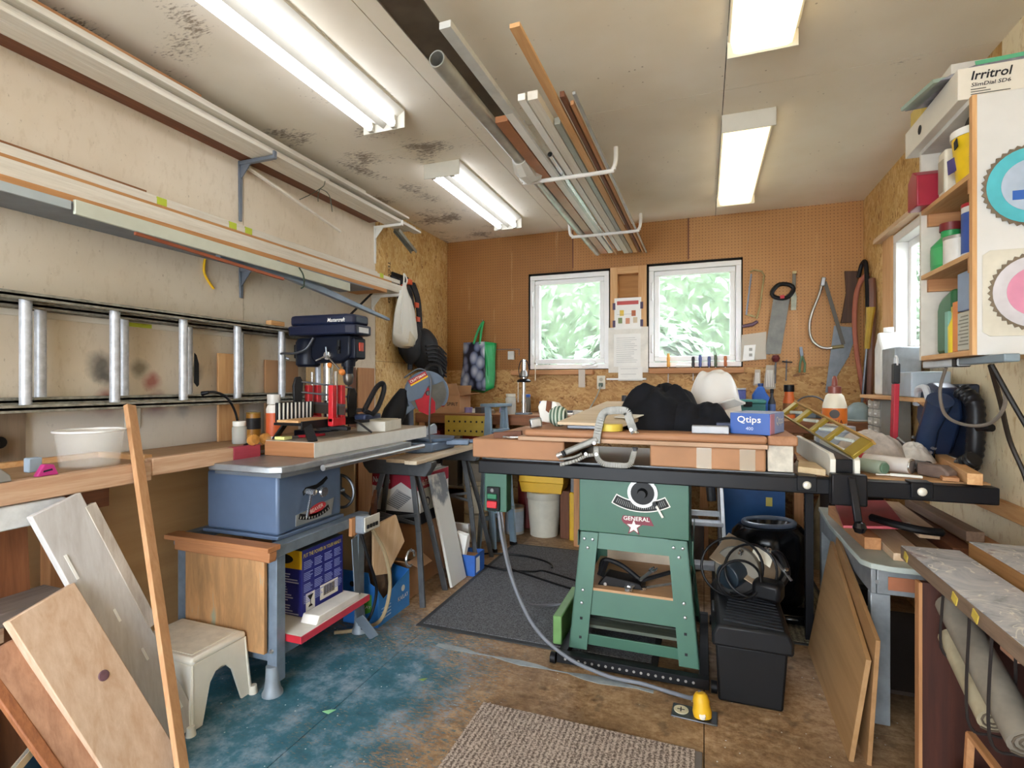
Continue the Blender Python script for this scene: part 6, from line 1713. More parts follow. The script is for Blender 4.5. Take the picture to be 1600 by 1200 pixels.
# locking C clamp in front of the slab
def clamp():
    t = thing('locking_clamp', 'silver locking C clamp biting the front of the slab', 'clamp', (-0.42, 2.345, 0.93))
    S = mat('#84827c', 0.5, 0.45, 0.2, 25)
    y = 2.352
    def at_(px, pz):
        return Vector((px, y, pz))
    up = spline([at_(-0.455, 1.035), at_(-0.445, 1.10), at_(-0.425, 1.165), at_(-0.385, 1.182), at_(-0.325, 1.180), at_(-0.31, 1.15), at_(-0.292, 1.10), at_(-0.285, 1.088)], 6)
    m = MB()
    for a, b in zip(up[:-1], up[1:]):
        m.beam(a, b + (b - a) * 0.25, 0.018, 0.034, Vector((0, 1, 0)).cross(b - a))
    build(m, 'upper_jaw', S, t, 0.003)
    build(MB().cyl((-0.285, y, 1.094), (-0.285, y, 1.086), 0.014, 0.020, 14), 'swivel_pad', CHROME, t)
    lo = spline([at_(-0.455, 1.02), at_(-0.452, 0.975), at_(-0.425, 0.945), at_(-0.36, 0.940), at_(-0.31, 0.944), at_(-0.295, 0.975), at_(-0.285, 1.012)], 6)
    m = MB()
    for a, b in zip(lo[:-1], lo[1:]):
        m.beam(a, b + (b - a) * 0.25, 0.014, 0.026, Vector((0, 1, 0)).cross(b - a))
    build(m, 'lower_jaw', S, t, 0.003)
    build(MB().cyl((-0.284, y, 1.006), (-0.284, y, 1.022), 0.010, 0.014, 12), 'lower_pad', DKSTEEL, t)
    build(MB().beam(at_(-0.445, 1.055), at_(-0.60, 0.985), 0.022, 0.030, (0.4, 0, 1)), 'handle', S, t, 0.008)
    build(MB().beam(at_(-0.60, 0.985), at_(-0.612, 0.979), 0.026, 0.026, (0.4, 0, 1)), 'collar', BLACKM, t)
    build(MB().cyl((-0.612, y, 0.979), (-0.637, y, 0.968), 0.013, n=14), 'adjusting_screw', CHROME, t)
    lv = spline([at_(-0.45, 0.985), at_(-0.50, 0.975), at_(-0.55, 0.950), at_(-0.622, 0.928)], 5)
    m = MB()
    for a, b in zip(lv[:-1], lv[1:]):
        m.beam(a, b + (b - a) * 0.2, 0.016, 0.018, (0.3, 0, 1))
    build(m, 'release_lever', S, t, 0.004)
    lv = spline([at_(-0.52, 0.985), at_(-0.56, 0.966), at_(-0.625, 0.952)], 5)
    m = MB()
    for a, b in zip(lv[:-1], lv[1:]):
        m.beam(a, b + (b - a) * 0.2, 0.014, 0.012, (0.3, 0, 1))
    build(m, 'inner_lever', S, t, 0.003)
    for (x, z) in ((-0.462, 1.035), (-0.50, 0.985), (-0.452, 0.985), (-0.30, 1.10)):
        build(MB().cyl((x, y - 0.016, z), (x, y + 0.016, z), 0.007, n=10), 'rivet', CHROME, t)
clamp()

# dark jacket thrown on the slab
def cloth_heap(name, label, cat, c, r, hh, material, seed, folds=7, sub=1, amp=0.16, flat=2.6):
    """a crumpled heap: a dome broken by folds"""
    m = MB()
    nu, nv = 40, 18
    o = Vector((seed * 7.3, seed * 3.1, seed * 1.7))
    def fn(a, b):
        th = 2 * PI * a
        rr = 1 - b
        dirv = Vector((math.cos(th), math.sin(th), 0))
        base = 1 + 0.22 * mnoise.noise(dirv * 1.3 + o)
        x, y = rr * base * dirv.x, rr * base * dirv.y
        p = Vector((x, y, 0))
        f = 0.6 * mnoise.noise(p * folds * 0.35 + o) + 0.4 * (1 - 2 * abs(mnoise.noise(p * folds * 0.5 - o))) - 0.2
        f += 0.14 * mnoise.noise(p * folds * 0.9 + o)
        z = hh * (1 - rr ** flat) * (1 + amp * 2.2 * f)
        z = max(0.0, z) if b > 0 else 0.0
        return (c[0] + r[0] * x * (1 + 0.08 * f * b), c[1] + r[1] * y * (1 + 0.08 * f * b), c[2] + z)
    m.grid(fn, nu, nv)
    return solo(m, name, label, cat, material, smooth=80, sub=sub)
cloth_heap('dark_jacket', 'crumpled dark navy jacket thrown on the slab', 'jacket', (-0.20, 2.72, 1.0855), (0.23, 0.20), 0.205, mat('#0c0e15', 0.85, 0, 0.5, 20), 3, 6.5, amp=0.26, flat=3.2)
cloth_heap('jacket_sleeve', 'dark jacket sleeve hanging over the slab towards the papers', 'jacket', (-0.02, 2.62, 1.0855), (0.17, 0.11), 0.13, mat('#0c0e15', 0.85, 0, 0.5, 20), 5, 6, amp=0.25)
BAGW = clear('#eceae6', 0.35, 0.86, 'white_bag_film')
cloth_heap('white_bag', 'puffed white plastic bag behind the dark jacket', 'bag', (0.06, 3.08, 1.087), (0.155, 0.15), 0.285, BAGW, 8, 7, amp=0.05, flat=4.0)
t = thing('paper_sheets', 'loose white sheets sloping beside the cotton swab box', 'papers', (0.12, 2.62, 1.09))
for k in range(5):
    build(MB().box((0.085 + 0.012 * k, 2.66 + 0.01 * k, 1.118 + 0.005 * k), (0.16, 0.24, 0.0015), R(3), R(-14 - k), R(18 + 6 * k)), 'sheet', PAPER, t)
solo(MB().bx(-0.05, 0.10, 2.425, 2.49, 1.0855, 1.117), 'grey_box', 'flat grey-white box in front of the jacket', 'box', mat('#b9bec6', 0.5), bev=0.003)
solo(MB().bx(0.052, 0.112, 2.50, 2.56, 1.0855, 1.128), 'dark_box', 'small dark blue box tucked behind the swab box', 'box', mat('#3b4460', 0.5), bev=0.003)
solo(MB().box((0.03, 2.80, 1.152), (0.13, 0.05, 0.035), 0, R(12), R(-25)), 'red_case', 'red plastic case lying below the white bag', 'case', mat('#b02038', 0.4), bev=0.006)
solo(MB().box((0.02, 2.83, 1.1085), (0.28, 0.16, 0.045), 0, 0, R(-10)), 'wood_stack', 'small pale board pile under the white bag', 'boards', PINE['X'], bev=0.003)
# papers and pale board on the left of the slab
solo(MB().prism([(-0.28, 0.0), (0.03, -0.01), (0.14, 0.20), (0.02, 0.50), (-0.13, 0.50)], 0.014, (-0.38, 2.44, 1.112), (1, 0, 0), (0, 0.976, 0.17)), 'pale_board', 'pale board scrap with brown stains on the slab', 'board', wood('#dccab0', '#cbb595', 'X'), bev=0.001)
solo(MB().box((-0.30, 2.60, 1.160), (0.12, 0.22, 0.004), R(10), 0, R(-30)), 'paper_scrap', 'curled white paper beside the pale board scrap', 'paper', PAPER)
solo(MB().box((0.035, 2.80, 1.175), (0.07, 0.36, 0.010), R(-16), R(20), R(40)), 'white_lath', 'white board sloping between the jacket and the white bag', 'board', mat('#d5d2cc', 0.6), bev=0.002)
solo(MB().bx(-0.62, -0.40, 2.47, 2.60, 1.0855, 1.1025), 'grey_tool', 'flat grey metal strip under the pale board', 'strip', mat('#6f7278', 0.4, 0.4), bev=0.003)
solo(MB().lathe([(0, 0), (0.055, 0), (0.058, 0.02), (0.055, 0.032), (0, 0.032)], (-0.405, 2.425, 1.0855), 22), 'tape_roll', 'yellow tape roll lying on the slab behind the clamp', 'tape', mat('#d8bd4a', 0.5))
t = thing('string_ball', 'green and white ball of string on the slab', 'string', (-0.70, 2.60, 1.0855))
for k in range(9):
    a = k * 0.35
    c0 = Vector((-0.70, 2.60, 1.1355))
    rot = Matrix.Rotation(a, 3, Vector((0.3, 1, 0.2)).normalized())
    rad = 0.045 * math.sin(0.6 + k * 0.22) + 0.004
    off = rot @ Vector((0, 0, 0))
    build(MB().tube([c0 + Vector((-0.036 + k * 0.009, rad * math.cos(2 * PI * q / 18), rad * math.sin(2 * PI * q / 18))) for q in range(18)], 0.0055, 6, closed=True), 'string_turn', mat('#55705e', 0.8) if k % 2 else mat('#c9d2c4', 0.8), t)
build(MB().cyl((-0.735, 2.60, 1.1355), (-0.665, 2.60, 1.1355), 0.036, n=14), 'string_core', mat('#3f5548', 0.8), t)
t = thing('paper_bag_white', 'white paper packet standing behind the ball of string', 'packet', (-0.80, 2.74, 1.0855))
build(MB().prism([(-0.07, 0.01), (0.02, 0.0), (0.05, 0.09), (0.03, 0.12), (-0.06, 0.125), (-0.085, 0.09)], 0.05, (-0.755, 2.72, 1.0855), (0.95, -0.3, 0), (-0.1, 0.2, 1)), 'packet', PAPER, t, 0.006)
build(MB().prism([(-0.02, 0.07), (0.01, 0.05), (0.02, 0.12), (-0.01, 0.125)], 0.054, (-0.765, 2.718, 1.0855), (0.95, -0.3, 0), (-0.1, 0.2, 1)), 'packet_stripe', DKWOOD['Z'], t)
t = thing('tape_measure', 'silver tape measure on the slab corner', 'tape measure', (-0.80, 2.45, 1.0855))
build(MB().box((-0.775, 2.46, 1.110), (0.06, 0.035, 0.048), 0, R(-10), R(25)), 'case', STEEL, t, 0.008)
build(MB().box((-0.782, 2.441, 1.110), (0.03, 0.004, 0.026), 0, R(-10), R(25)), 'label', INK, t)
solo(MB().box((-0.925, 2.475, 1.046), (0.14, 0.045, 0.030), 0, R(-4), R(12)), 'wood_wedge', 'small brown wood wedge on the tan carton corner', 'wedge', DKWOOD['X'], bev=0.002)
solo(MB().tube(spline([(-0.93, 2.42, 1.038), (-0.89, 2.41, 1.037), (-0.85, 2.415, 1.038)], 5), 0.006, 8), 'bent_spoon', 'bright bent metal bit on the tan carton', 'metal bit', CHROME)
t = thing('print_box', 'white and black printed card box behind the ball of string', 'box', (-0.60, 2.90, 1.0855))
build(MB().box((-0.60, 2.92, 1.115), (0.16, 0.09, 0.058), 0, 0, R(-6)), 'carton', PAPER, t, 0.002)
for k in range(4):
    build(MB().box((-0.655 + 0.035 * k, 2.8740 - 0.0037 * k, 1.115), (0.02, 0.001, 0.03), 0, 0, R(-6)), 'print_mark', INK, t)

# yellow-framed level lying against the fence
def level():
    t = thing('spirit_level', 'brass-yellow spirit level with windows leaning over the fence', 'level', (0.5, 2.7, 1.0))
    Y_ = mat('#9c8430', 0.35, 0.4, 0.1)
    a = Vector((0.412, 3.06, 1.175)); b = Vector((0.578, 2.37, 1.045))
    d = (b - a).normalized(); s = Vector((0.65, 0.15, 0.62)); s = (s - d * s.dot(d)).normalized()
    L = (b - a).length
    W_ = 0.092
    nn = d.cross(s)
    build(MB().beam(a + s * W_ / 2, b + s * W_ / 2, 0.024, 0.008, s), 'top_rail', wood('#b08a4c', '#98743a', 'Y'), t, 0.001)
    build(MB().beam(a - s * W_ / 2, b - s * W_ / 2, 0.024, 0.006, s), 'bottom_rail', Y_, t, 0.001)
    cuts = [0.0, 0.05, 0.22, 0.27, 0.46, 0.50, 0.66, 0.70, 0.90, 1.0]
    for i in range(0, len(cuts), 2):
        p, q = a + d * L * cuts[i], a + d * L * cuts[i + 1]
        build(MB().beam(p, q, 0.016, W_ - 0.008, s), 'web', Y_, t, 0.002)
    for i in range(1, len(cuts) - 1, 2):
        p, q = a + d * L * (cuts[i] + 0.03), a + d * L * (cuts[i + 1] - 0.03)
        build(MB().cyl(p - s * 0.012, q + s * 0.012, 0.008, n=10), 'vial', clear('#d6e0da', 0.05, 0.6), t)
level()


# ================================================================ BACK BENCH
ZB = 1.045
bb = thing('back_bench', 'brown wooden bench running under the back windows', 'workbench', (-0.6, 4.4, 0))
BBW = wood('#8d5836', '#6f4226', 'X')
build(MB().bx(XL + 0.004, XR - 0.004, 4.10, YB - 0.004, ZB - 0.035, ZB), 'bench_top', wood('#a87d55', '#8d6440', 'X'), bb, 0.003)
build(MB().bx(XL + 0.004, XR - 0.004, 4.085, 4.099, ZB - 0.085, ZB - 0.002), 'front_edge', BBW, bb, 0.002)
for x in (-2.36, -1.62, -0.95, 0.0, 0.62, 1.10):
    build(MB().bx(x - 0.03, x + 0.03, 4.12, 4.18, 0.0, ZB - 0.036), 'leg', FIR['Z'], bb, 0.002)
build(MB().bx(-1.60, XR - 0.01, 4.19, YB - 0.006, 0.62, 0.64), 'lower_shelf', DKWOOD['X'], bb)
# upper clutter of the bench --------------------------------------------------
def bottle(name, label, c, r, hh, bm, cm, cat='bottle', neck=0.4, caph=0.03, lab=None, group=None, sq=False):
    t = thing(name, label, cat, c, 0, group)
    n = 4 if sq else 18
    prof = [(0, 0), (r, 0), (r, hh * 0.62), (r * neck, hh * 0.84), (r * neck, hh)]
    build(MB().lathe(prof, c, 20), 'bottle_body', bm, t)
    build(MB().lathe([(r * neck * 1.15, 0), (r * neck * 1.15, caph), (r * neck * 0.9, caph * 1.05), (0, caph * 1.05)], (c[0], c[1], c[2] + hh - 0.004), 16), 'cap', cm, t)
    if lab:
        build(MB().lathe([(r * 1.012, hh * 0.12), (r * 1.012, hh * 0.55)], c, 20, cap=False), 'label_band', lab, t)
    return t
def can(name, label, c, r, hh, bm, lm, lab=None, group=None):
    t = thing(name, label, 'can', c, 0, group)
    build(MB().lathe([(0, 0), (r, 0), (r, hh), (0, hh)], c, 24), 'can_body', bm, t)
    build(MB().lathe([(r * 1.02, hh - 0.008), (r * 1.02, hh + 0.004), (r * 0.9, hh + 0.004), (r * 0.88, hh - 0.002), (0, hh - 0.002)], c, 24), 'lid', lm, t)
    if lab:
        build(MB().lathe([(r * 1.01, hh * 0.1), (r * 1.01, hh * 0.85)], c, 24, cap=False), 'label_band', lab, t)
    return t
x0, x1 = -2.374, -2.022
t = open_box('spirit_carton', 'brown carton with a small red round mark at the bench corner', x0, x1, 4.19, 4.42, ZB + 0.001, ZB + 0.15, CARD2, False, mat('#5a4632', 0.9))
build(MB().prism([(x0, 0), (x1, 0), (x1 - 0.02, 0.11), (x0 + 0.02, 0.11)], 0.004, (0, 4.42, ZB + 0.15), (1, 0, 0), (0, 0.5, 0.7)), 'flap', CARD2, t)
build(MB().prism([(4.19, 0), (4.42, 0), (4.40, 0.10), (4.21, 0.10)], 0.004, (x1, 0, ZB + 0.15), (0, 1, 0), (0.9, 0, 0.2)), 'flap', CARD2, t)
build(MB().prism([(x0, 0), (x1, 0), (x1 - 0.02, 0.11), (x0 + 0.02, 0.11)], 0.004, (0, 4.19, ZB + 0.15), (1, 0, 0), (0, -0.1, 0.5)), 'flap', CARD2, t)
build(MB().prism(arc((0, 0), 0.025, 0, 2 * PI, 16)[:-1], 0.001, ((x0 + x1) / 2 + 0.01, 4.189, ZB + 0.075), (1, 0, 0), (0, 0, 1)), 'round_mark', mat('#a83a30', 0.6), t)
text(t, 'SPIRIT', ((x0 + x1) / 2 + 0.05, 4.1895, ZB + 0.062), (1, 0, 0), (0, 0, 1), 0.11, INK)
text(t, 'IRON', (x0 + 0.02, 4.1895, ZB + 0.062), (1, 0, 0), (0, 0, 1), 0.08, INK)
rd = random.Random(21)
BITS = [mat('#8d7fae', 0.6), mat('#d8d4cc', 0.6), DKSTEEL, mat('#b7b2a2', 0.7), mat('#7e6a52', 0.7)]
for k in range(7):
    x = -1.96 + k * 0.058
    y = 4.22 + rd.uniform(0, 0.12)
    s = rd.uniform(0.025, 0.045)
    pl_ = [(s * rd.uniform(.7, 1.3) * math.cos(a), s * rd.uniform(.7, 1.3) * math.sin(a)) for a in [2 * PI * q / 6 for q in range(6)]]
    ht_ = s * rd.uniform(0.5, 1.4)
    lb_ = ['small purple rag scrap nearest the brown carton', 'small white plastic scrap between carton and jar', 'steel hinge scrap between carton and jar', 'grey putty lump between carton and jar', 'brown wood chip between carton and jar', 'lilac plastic scrap close to the glass jar', 'pale scrap right beside the glass jar'][k]
    solo(MB().prism(pl_, ht_, (x, y, ZB + 0.001 + ht_ / 2), (1, 0, 0), (0, 1, 0)), 'bench_scrap', lb_, 'scrap', BITS[k % 5], 'hardware scraps on the back bench')
jar('glass_jar', 'square glass jar of screws on the back bench', (-1.528, 4.15, 1.058)[:2] + (ZB + 0.001,), 0.045, 0.16, GLASSJ, mat('#c9c2b0', 0.5))
jar('blue_jar', 'small jar with blue label on the back bench behind the drill stand', (-1.48, 4.42, ZB + 0.001), 0.04, 0.15, mat('#6d6658', 0.5), BLUEP)
jar('blue_jar', 'low white tub with blue lid beside the drill stand', (-1.30, 4.40, ZB + 0.001), 0.055, 0.09, WHITE, BLUEP)
# chrome drill stand
t = thing('drill_stand', 'chrome column drill stand on the bench before the window', 'drill stand', (-1.415, 4.14, ZB + 0.001))
dx_, dy_ = -1.415, 4.16
build(MB().bx(dx_ - 0.06, dx_ + 0.06, dy_ - 0.05, dy_ + 0.05, ZB + 0.001, ZB + 0.016), 'base', DKSTEEL, t, 0.003)
build(MB().cyl((dx_, dy_, ZB + 0.015), (dx_, dy_, ZB + 0.46), 0.018, n=16), 'column', CHROME, t)
build(MB().lathe([(0.0, 0), (0.055, 0), (0.06, 0.012), (0.045, 0.024), (0.02, 0.03)], (dx_, dy_, ZB + 0.27), 20), 'collar', BLACK, t)
build(MB().lathe([(0.02, 0), (0.035, 0.01), (0.03, 0.04), (0.018, 0.06)], (dx_, dy_, ZB + 0.31), 18), 'clamp_head', STEEL, t)
for s in (-1, 1):
    build(MB().tube(spline([(dx_ + s * 0.03, dy_, ZB + 0.30), (dx_ + s * 0.045, dy_, ZB + 0.37), (dx_ + s * 0.03, dy_, ZB + 0.44), (dx_, dy_, ZB + 0.455)], 5), 0.004, 6), 'spring_wire', BLACKM, t)
build(MB().cyl((dx_ + 0.10, dy_, ZB + 0.28), (dx_ + 0.10, dy_, ZB + 0.42), 0.004, n=8).lathe([(0, -0.01), (0.012, 0), (0, 0.012)], (dx_ + 0.10, dy_, ZB + 0.425), 10), 'depth_rod', CHROME, t)
build(MB().cyl((dx_ - 0.05, dy_, ZB + 0.10), (dx_ - 0.05, dy_, ZB + 0.27), 0.006, n=8), 'side_rod', CHROME, t)
for (x, y, r, hh, c_, lb, nm) in ((-0.62, 4.40, 0.022, 0.16, '#3c3f44', 'dark upright file holder on the back bench', 'file_holder'), (-0.98, 4.3, 0.05, 0.035, '#d2cdc2', 'low white dish on the back bench', 'white_dish')):
    solo(MB().lathe([(0, 0), (r, 0), (r * 1.05, hh * 0.5), (r * 0.9, hh), (r * 0.8, hh), (r * 0.8, hh * 0.6), (0, hh * 0.6)], (x, y, ZB + 0.001), 16), nm, lb, 'holder', mat(c_, 0.5))
for k, (x0, x1, y, hh, c_, lb) in enumerate(((-1.22, -1.02, 4.35, 0.03, '#3f4046', 'dark flat tool case on the back bench'), (-0.92, -0.70, 4.25, 0.045, '#b58a5f', 'small brown wooden tray on the back bench'), (-0.55, -0.45, 4.5, 0.05, '#d8d6ce', 'small white carton below the notices'), (0.62, 0.78, 4.5, 0.04, '#6a7480', 'grey tin box on the bench near the bow saw'), (0.80, 0.98, 4.3, 0.06, '#7d8790', 'grey tool case on the bench corner'))):
    solo(MB().bx(x0, x1, y - 0.06, y + 0.06, ZB + 0.001, ZB + hh), 'bench_case', lb, 'case', mat(c_, 0.5), bev=0.004)
# right half of the bench
jar('brown_pot', 'upturned brown plastic pot on the bench behind the jacket', (-0.265, 4.42, ZB + 0.10), 0.045, 0.09, mat('#6b3f3a', 0.5), mat('#6b3f3a', 0.5), 'pot')
solo(MB().bx(-0.36, -0.17, 4.34, 4.50, ZB + 0.001, ZB + 0.0995), 'bench_carton', 'plain carton under the upturned brown pot', 'box', CARD, bev=0.003)
bottle('spray_bottle', 'pink and white spray bottle on the bench behind the white bag', (0.13, 4.36, ZB + 0.001), 0.04, 0.24, mat('#c4455c', 0.4), WHITE, lab=mat('#e3c7cd', 0.5))
can('paint_tin', 'small purple tin on the bench beside the teal box', (0.25, 4.44, ZB + 0.10), 0.055, 0.12, mat('#3c4474', 0.4), mat('#b5b3ae', 0.4, 0.4), mat('#5a5f9a', 0.5))
t = thing('teal_box', 'teal plastic tackle box on the bench', 'box', (0.30, 4.30, ZB))
build(MB().bx(0.18, 0.42, 4.20, 4.38, ZB + 0.001, ZB + 0.11), 'case_body', mat('#2f6f6e', 0.4), t, 0.008)
build(MB().bx(0.175, 0.425, 4.195, 4.385, ZB + 0.1105, ZB + 0.14), 'case_lid', mat('#3b827e', 0.4), t, 0.010)
build(MB().bx(0.27, 0.33, 4.188, 4.1945, ZB + 0.09, ZB + 0.125), 'latch', BLACK, t)
solo(MB().bx(0.19, 0.31, 4.39, 4.5, ZB + 0.001, ZB + 0.0995), 'bench_carton', 'small carton holding up the purple tin', 'box', CARD2, bev=0.003)
t = thing('blue_jug', 'blue plastic oil jug behind the teal box', 'jug', (0.40, 4.46, ZB))
build(MB().prism([(-0.06, 0), (0.06, 0), (0.06, 0.15), (0.03, 0.20), (0.02, 0.235), (-0.02, 0.235), (-0.06, 0.17)], 0.07, (0.41, 4.46, ZB + 0.001), (1, 0, 0), (0, 0, 1)), 'jug_body', BLUEP, t, 0.012)
build(MB().cyl((0.41, 4.46, ZB + 0.236), (0.41, 4.46, ZB + 0.26), 0.02, n=14), 'cap', mat('#1c3a72', 0.4), t)
bottle('dark_bottle', 'slim dark bottle with blue band on the bench', (0.475, 4.34, ZB + 0.001), 0.026, 0.19, mat('#2a2c38', 0.3), BLACK, lab=mat('#4d679c', 0.5))
bottle('glue_bottle', 'orange glue bottle with black cap below the pliers', (0.60, 4.42, ZB + 0.001), 0.042, 0.20, mat('#d5692c', 0.4), BLACK, neck=0.75, caph=0.05, lab=mat('#8a5a30', 0.5))
solo(MB().tube([(0.74 + 0.10 * math.cos(a), 4.40, ZB + 0.085 + 0.08 * math.sin(a)) for a in [R(q) for q in range(-20, 205, 15)]], 0.006, 8), 'wire_ring', 'thin bent metal ring standing on the back bench', 'ring', DKSTEEL)
t = thing('face_mask', 'grey-green respirator shell at the bench corner', 'mask', (1.0, 4.3, ZB))
build(MB().lathe([(0.085, 0), (0.08, 0.05), (0.06, 0.10), (0.03, 0.125), (0, 0.13)], (1.0, 4.22, ZB + 0.001), 20), 'shell', mat('#7f9294', 0.4), t)
build(MB().tube([(1.0 + 0.086 * math.cos(a), 4.22 + 0.086 * math.sin(a), ZB + 0.008) for a in [2 * PI * q / 24 for q in range(24)]], 0.006, 6, closed=True), 'rim', mat('#a9b5b4', 0.4), t)
# tools in the ledge
LG = 'tools standing in the ledge under the window'
def driver(label, x, c_, lh=0.085, shaft=0.11, z=1.44):
    t = thing('screwdriver', label, 'screwdriver', (x, YB - 0.05, z - shaft), 0, LG)
    build(MB().lathe([(0, 0), (0.010, 0.004), (0.013, 0.02), (0.011, 0.045), (0.014, 0.07), (0.010, lh), (0, lh)], (x, YB - 0.055, z), 10), 'handle', mat(c_, 0.4), t)
    build(MB().cyl((x, YB - 0.092, z - shaft + 0.0), (x, YB - 0.0560, z + 0.002), 0.0035, n=8), 'shaft', STEEL, t)
driver('screwdriver with amber handle in the ledge beside the white tube', -0.285, '#d99a2a', 0.12, 0.16)
for k, (x, c_, lb) in enumerate(((-0.085, '#2b2b2e', 'black handled screwdriver in the ledge'), (-0.03, '#3d4a86', 'first blue handled screwdriver in the ledge'), (0.04, '#3a4478', 'second blue handled screwdriver in the ledge'), (0.09, '#4a5738', 'olive handled screwdriver in the ledge'), (0.165, '#b5622c', 'orange-brown handled chisel in the ledge'))):
    driver(lb, x, c_, 0.09 + 0.012 * (k % 2))
solo(MB().cyl((-0.22, YB - 0.06, 1.452), (-0.10, YB - 0.06, 1.452), 0.012, n=12), 'white_tube', 'short white tube lying on the window ledge', 'tube', WHITE)

# ---- papers, outlet and cord between the windows
def sheet(label, a, b, lines=0, head=None, name='notice', c_=PAPER):
    """a sheet of paper on the wall from its lower corner a to its upper corner b"""
    y = a[1]
    t = thing(name, label, 'paper', (a[0], y, a[2]), 0, 'papers pinned between the windows')
    build(MB().bx(a[0], b[0], y - 0.0015, y, a[2], b[2]), 'sheet', c_, t)
    W_, H_ = b[0] - a[0], b[2] - a[2]
    if head:
        build(MB().bx(a[0] + W_ * .1, b[0] - W_ * .1, y - 0.0022, y - 0.0015, b[2] - H_ * 0.22, b[2] - H_ * 0.10), 'heading', mat(head, 0.6), t)
    m = MB()
    for k in range(lines):
        z = b[2] - H_ * (0.12 + 0.80 * k / max(1, lines))
        m.bx(a[0] + W_ * .1, b[0] - W_ * random.uniform(.1, .35), y - 0.0022, y - 0.0016, z - 0.002, z)
    if lines:
        build(m, 'print_lines', mat('#77777c', 0.7), t, smooth=0)
    return t, a, b
YP = YB - 0.0175
t, a, b = sheet('notice with red heading and colour pictures taped between the windows', (-0.747, 4.691, 1.783), (-0.514, 4.691, 2.059), 2, '#c2534f')
for k, (fx, fz, c_) in enumerate(((0.28, 0.52, '#d8b545'), (0.72, 0.50, '#b5633c'), (0.22, 0.28, '#7c8a5a'), (0.5, 0.26, '#c98a6a'), (0.78, 0.28, '#c9b89a'))):
    x, z = a[0] + (b[0] - a[0]) * fx, a[2] + (b[2] - a[2]) * fz
    build(MB().bx(x - 0.018, x + 0.018, YP - 0.0035, YP - 0.0026, z - 0.025, z + 0.025), 'picture', mat(c_, 0.6), t)
for fx in (-0.03, 1.0):
    for fz in (0.18, 0.74):
        x, z = a[0] + (b[0] - a[0]) * fx, a[2] + (b[2] - a[2]) * fz
        build(MB().bx(x - 0.008, x + 0.016, YP - 0.0045, YP - 0.0036, z - 0.03, z + 0.03), 'dark_tape', mat('#4a3a55', 0.6), t)
sheet('long lined notice under the picture notice', (-0.752, 4.689, 1.453), (-0.519, 4.689, 1.741), 13)
sheet('small handwritten card below the long notice', (-0.712, 4.684, 1.328), (-0.502, 4.684, 1.45), 2)
solo(MB().bx(-0.813, -0.469, YB - 0.05, YB, 1.335, 1.352), 'white_shelf', 'narrow white strip shelf under the notices', 'shelf', WHITE, bev=0.002)
t = thing('power_outlet', 'white power outlet with a plug under the notices', 'outlet', (-0.87, YB, 1.26))
build(MB().bx(-0.905, -0.830, YB - 0.006, YB - 0.0005, 1.255, 1.375), 'cover_plate', mat('#d9d3c0', 0.5), t, 0.003)
build(MB().cyl((-0.867, YB - 0.006, 1.34), (-0.867, YB - 0.009, 1.34), 0.017, n=14), 'receptacle', mat('#b5ad98', 0.5), t)
build(MB().bx(-0.885, -0.850, YB - 0.035, YB - 0.006, 1.275, 1.31), 'plug', mat('#4d5a4e', 0.5), t, 0.006)
build(MB().tube(spline([(-0.867, YB - 0.035, 1.285), (-0.885, YB - 0.10, 1.20), (-0.93, YB - 0.16, 1.10), (-0.95, YB - 0.2, ZB + 0.006)], 6), 0.005, 6), 'cord', mat('#9aa096', 0.5), t)
solo(MB().bx(-1.055, -0.995, YB - 0.093, YB - 0.088, 1.27, 1.43), 'blister_pack', 'clear blister pack hung on the ledge rail', 'pack', clear('#d8cfc0', 0.15, 0.5))

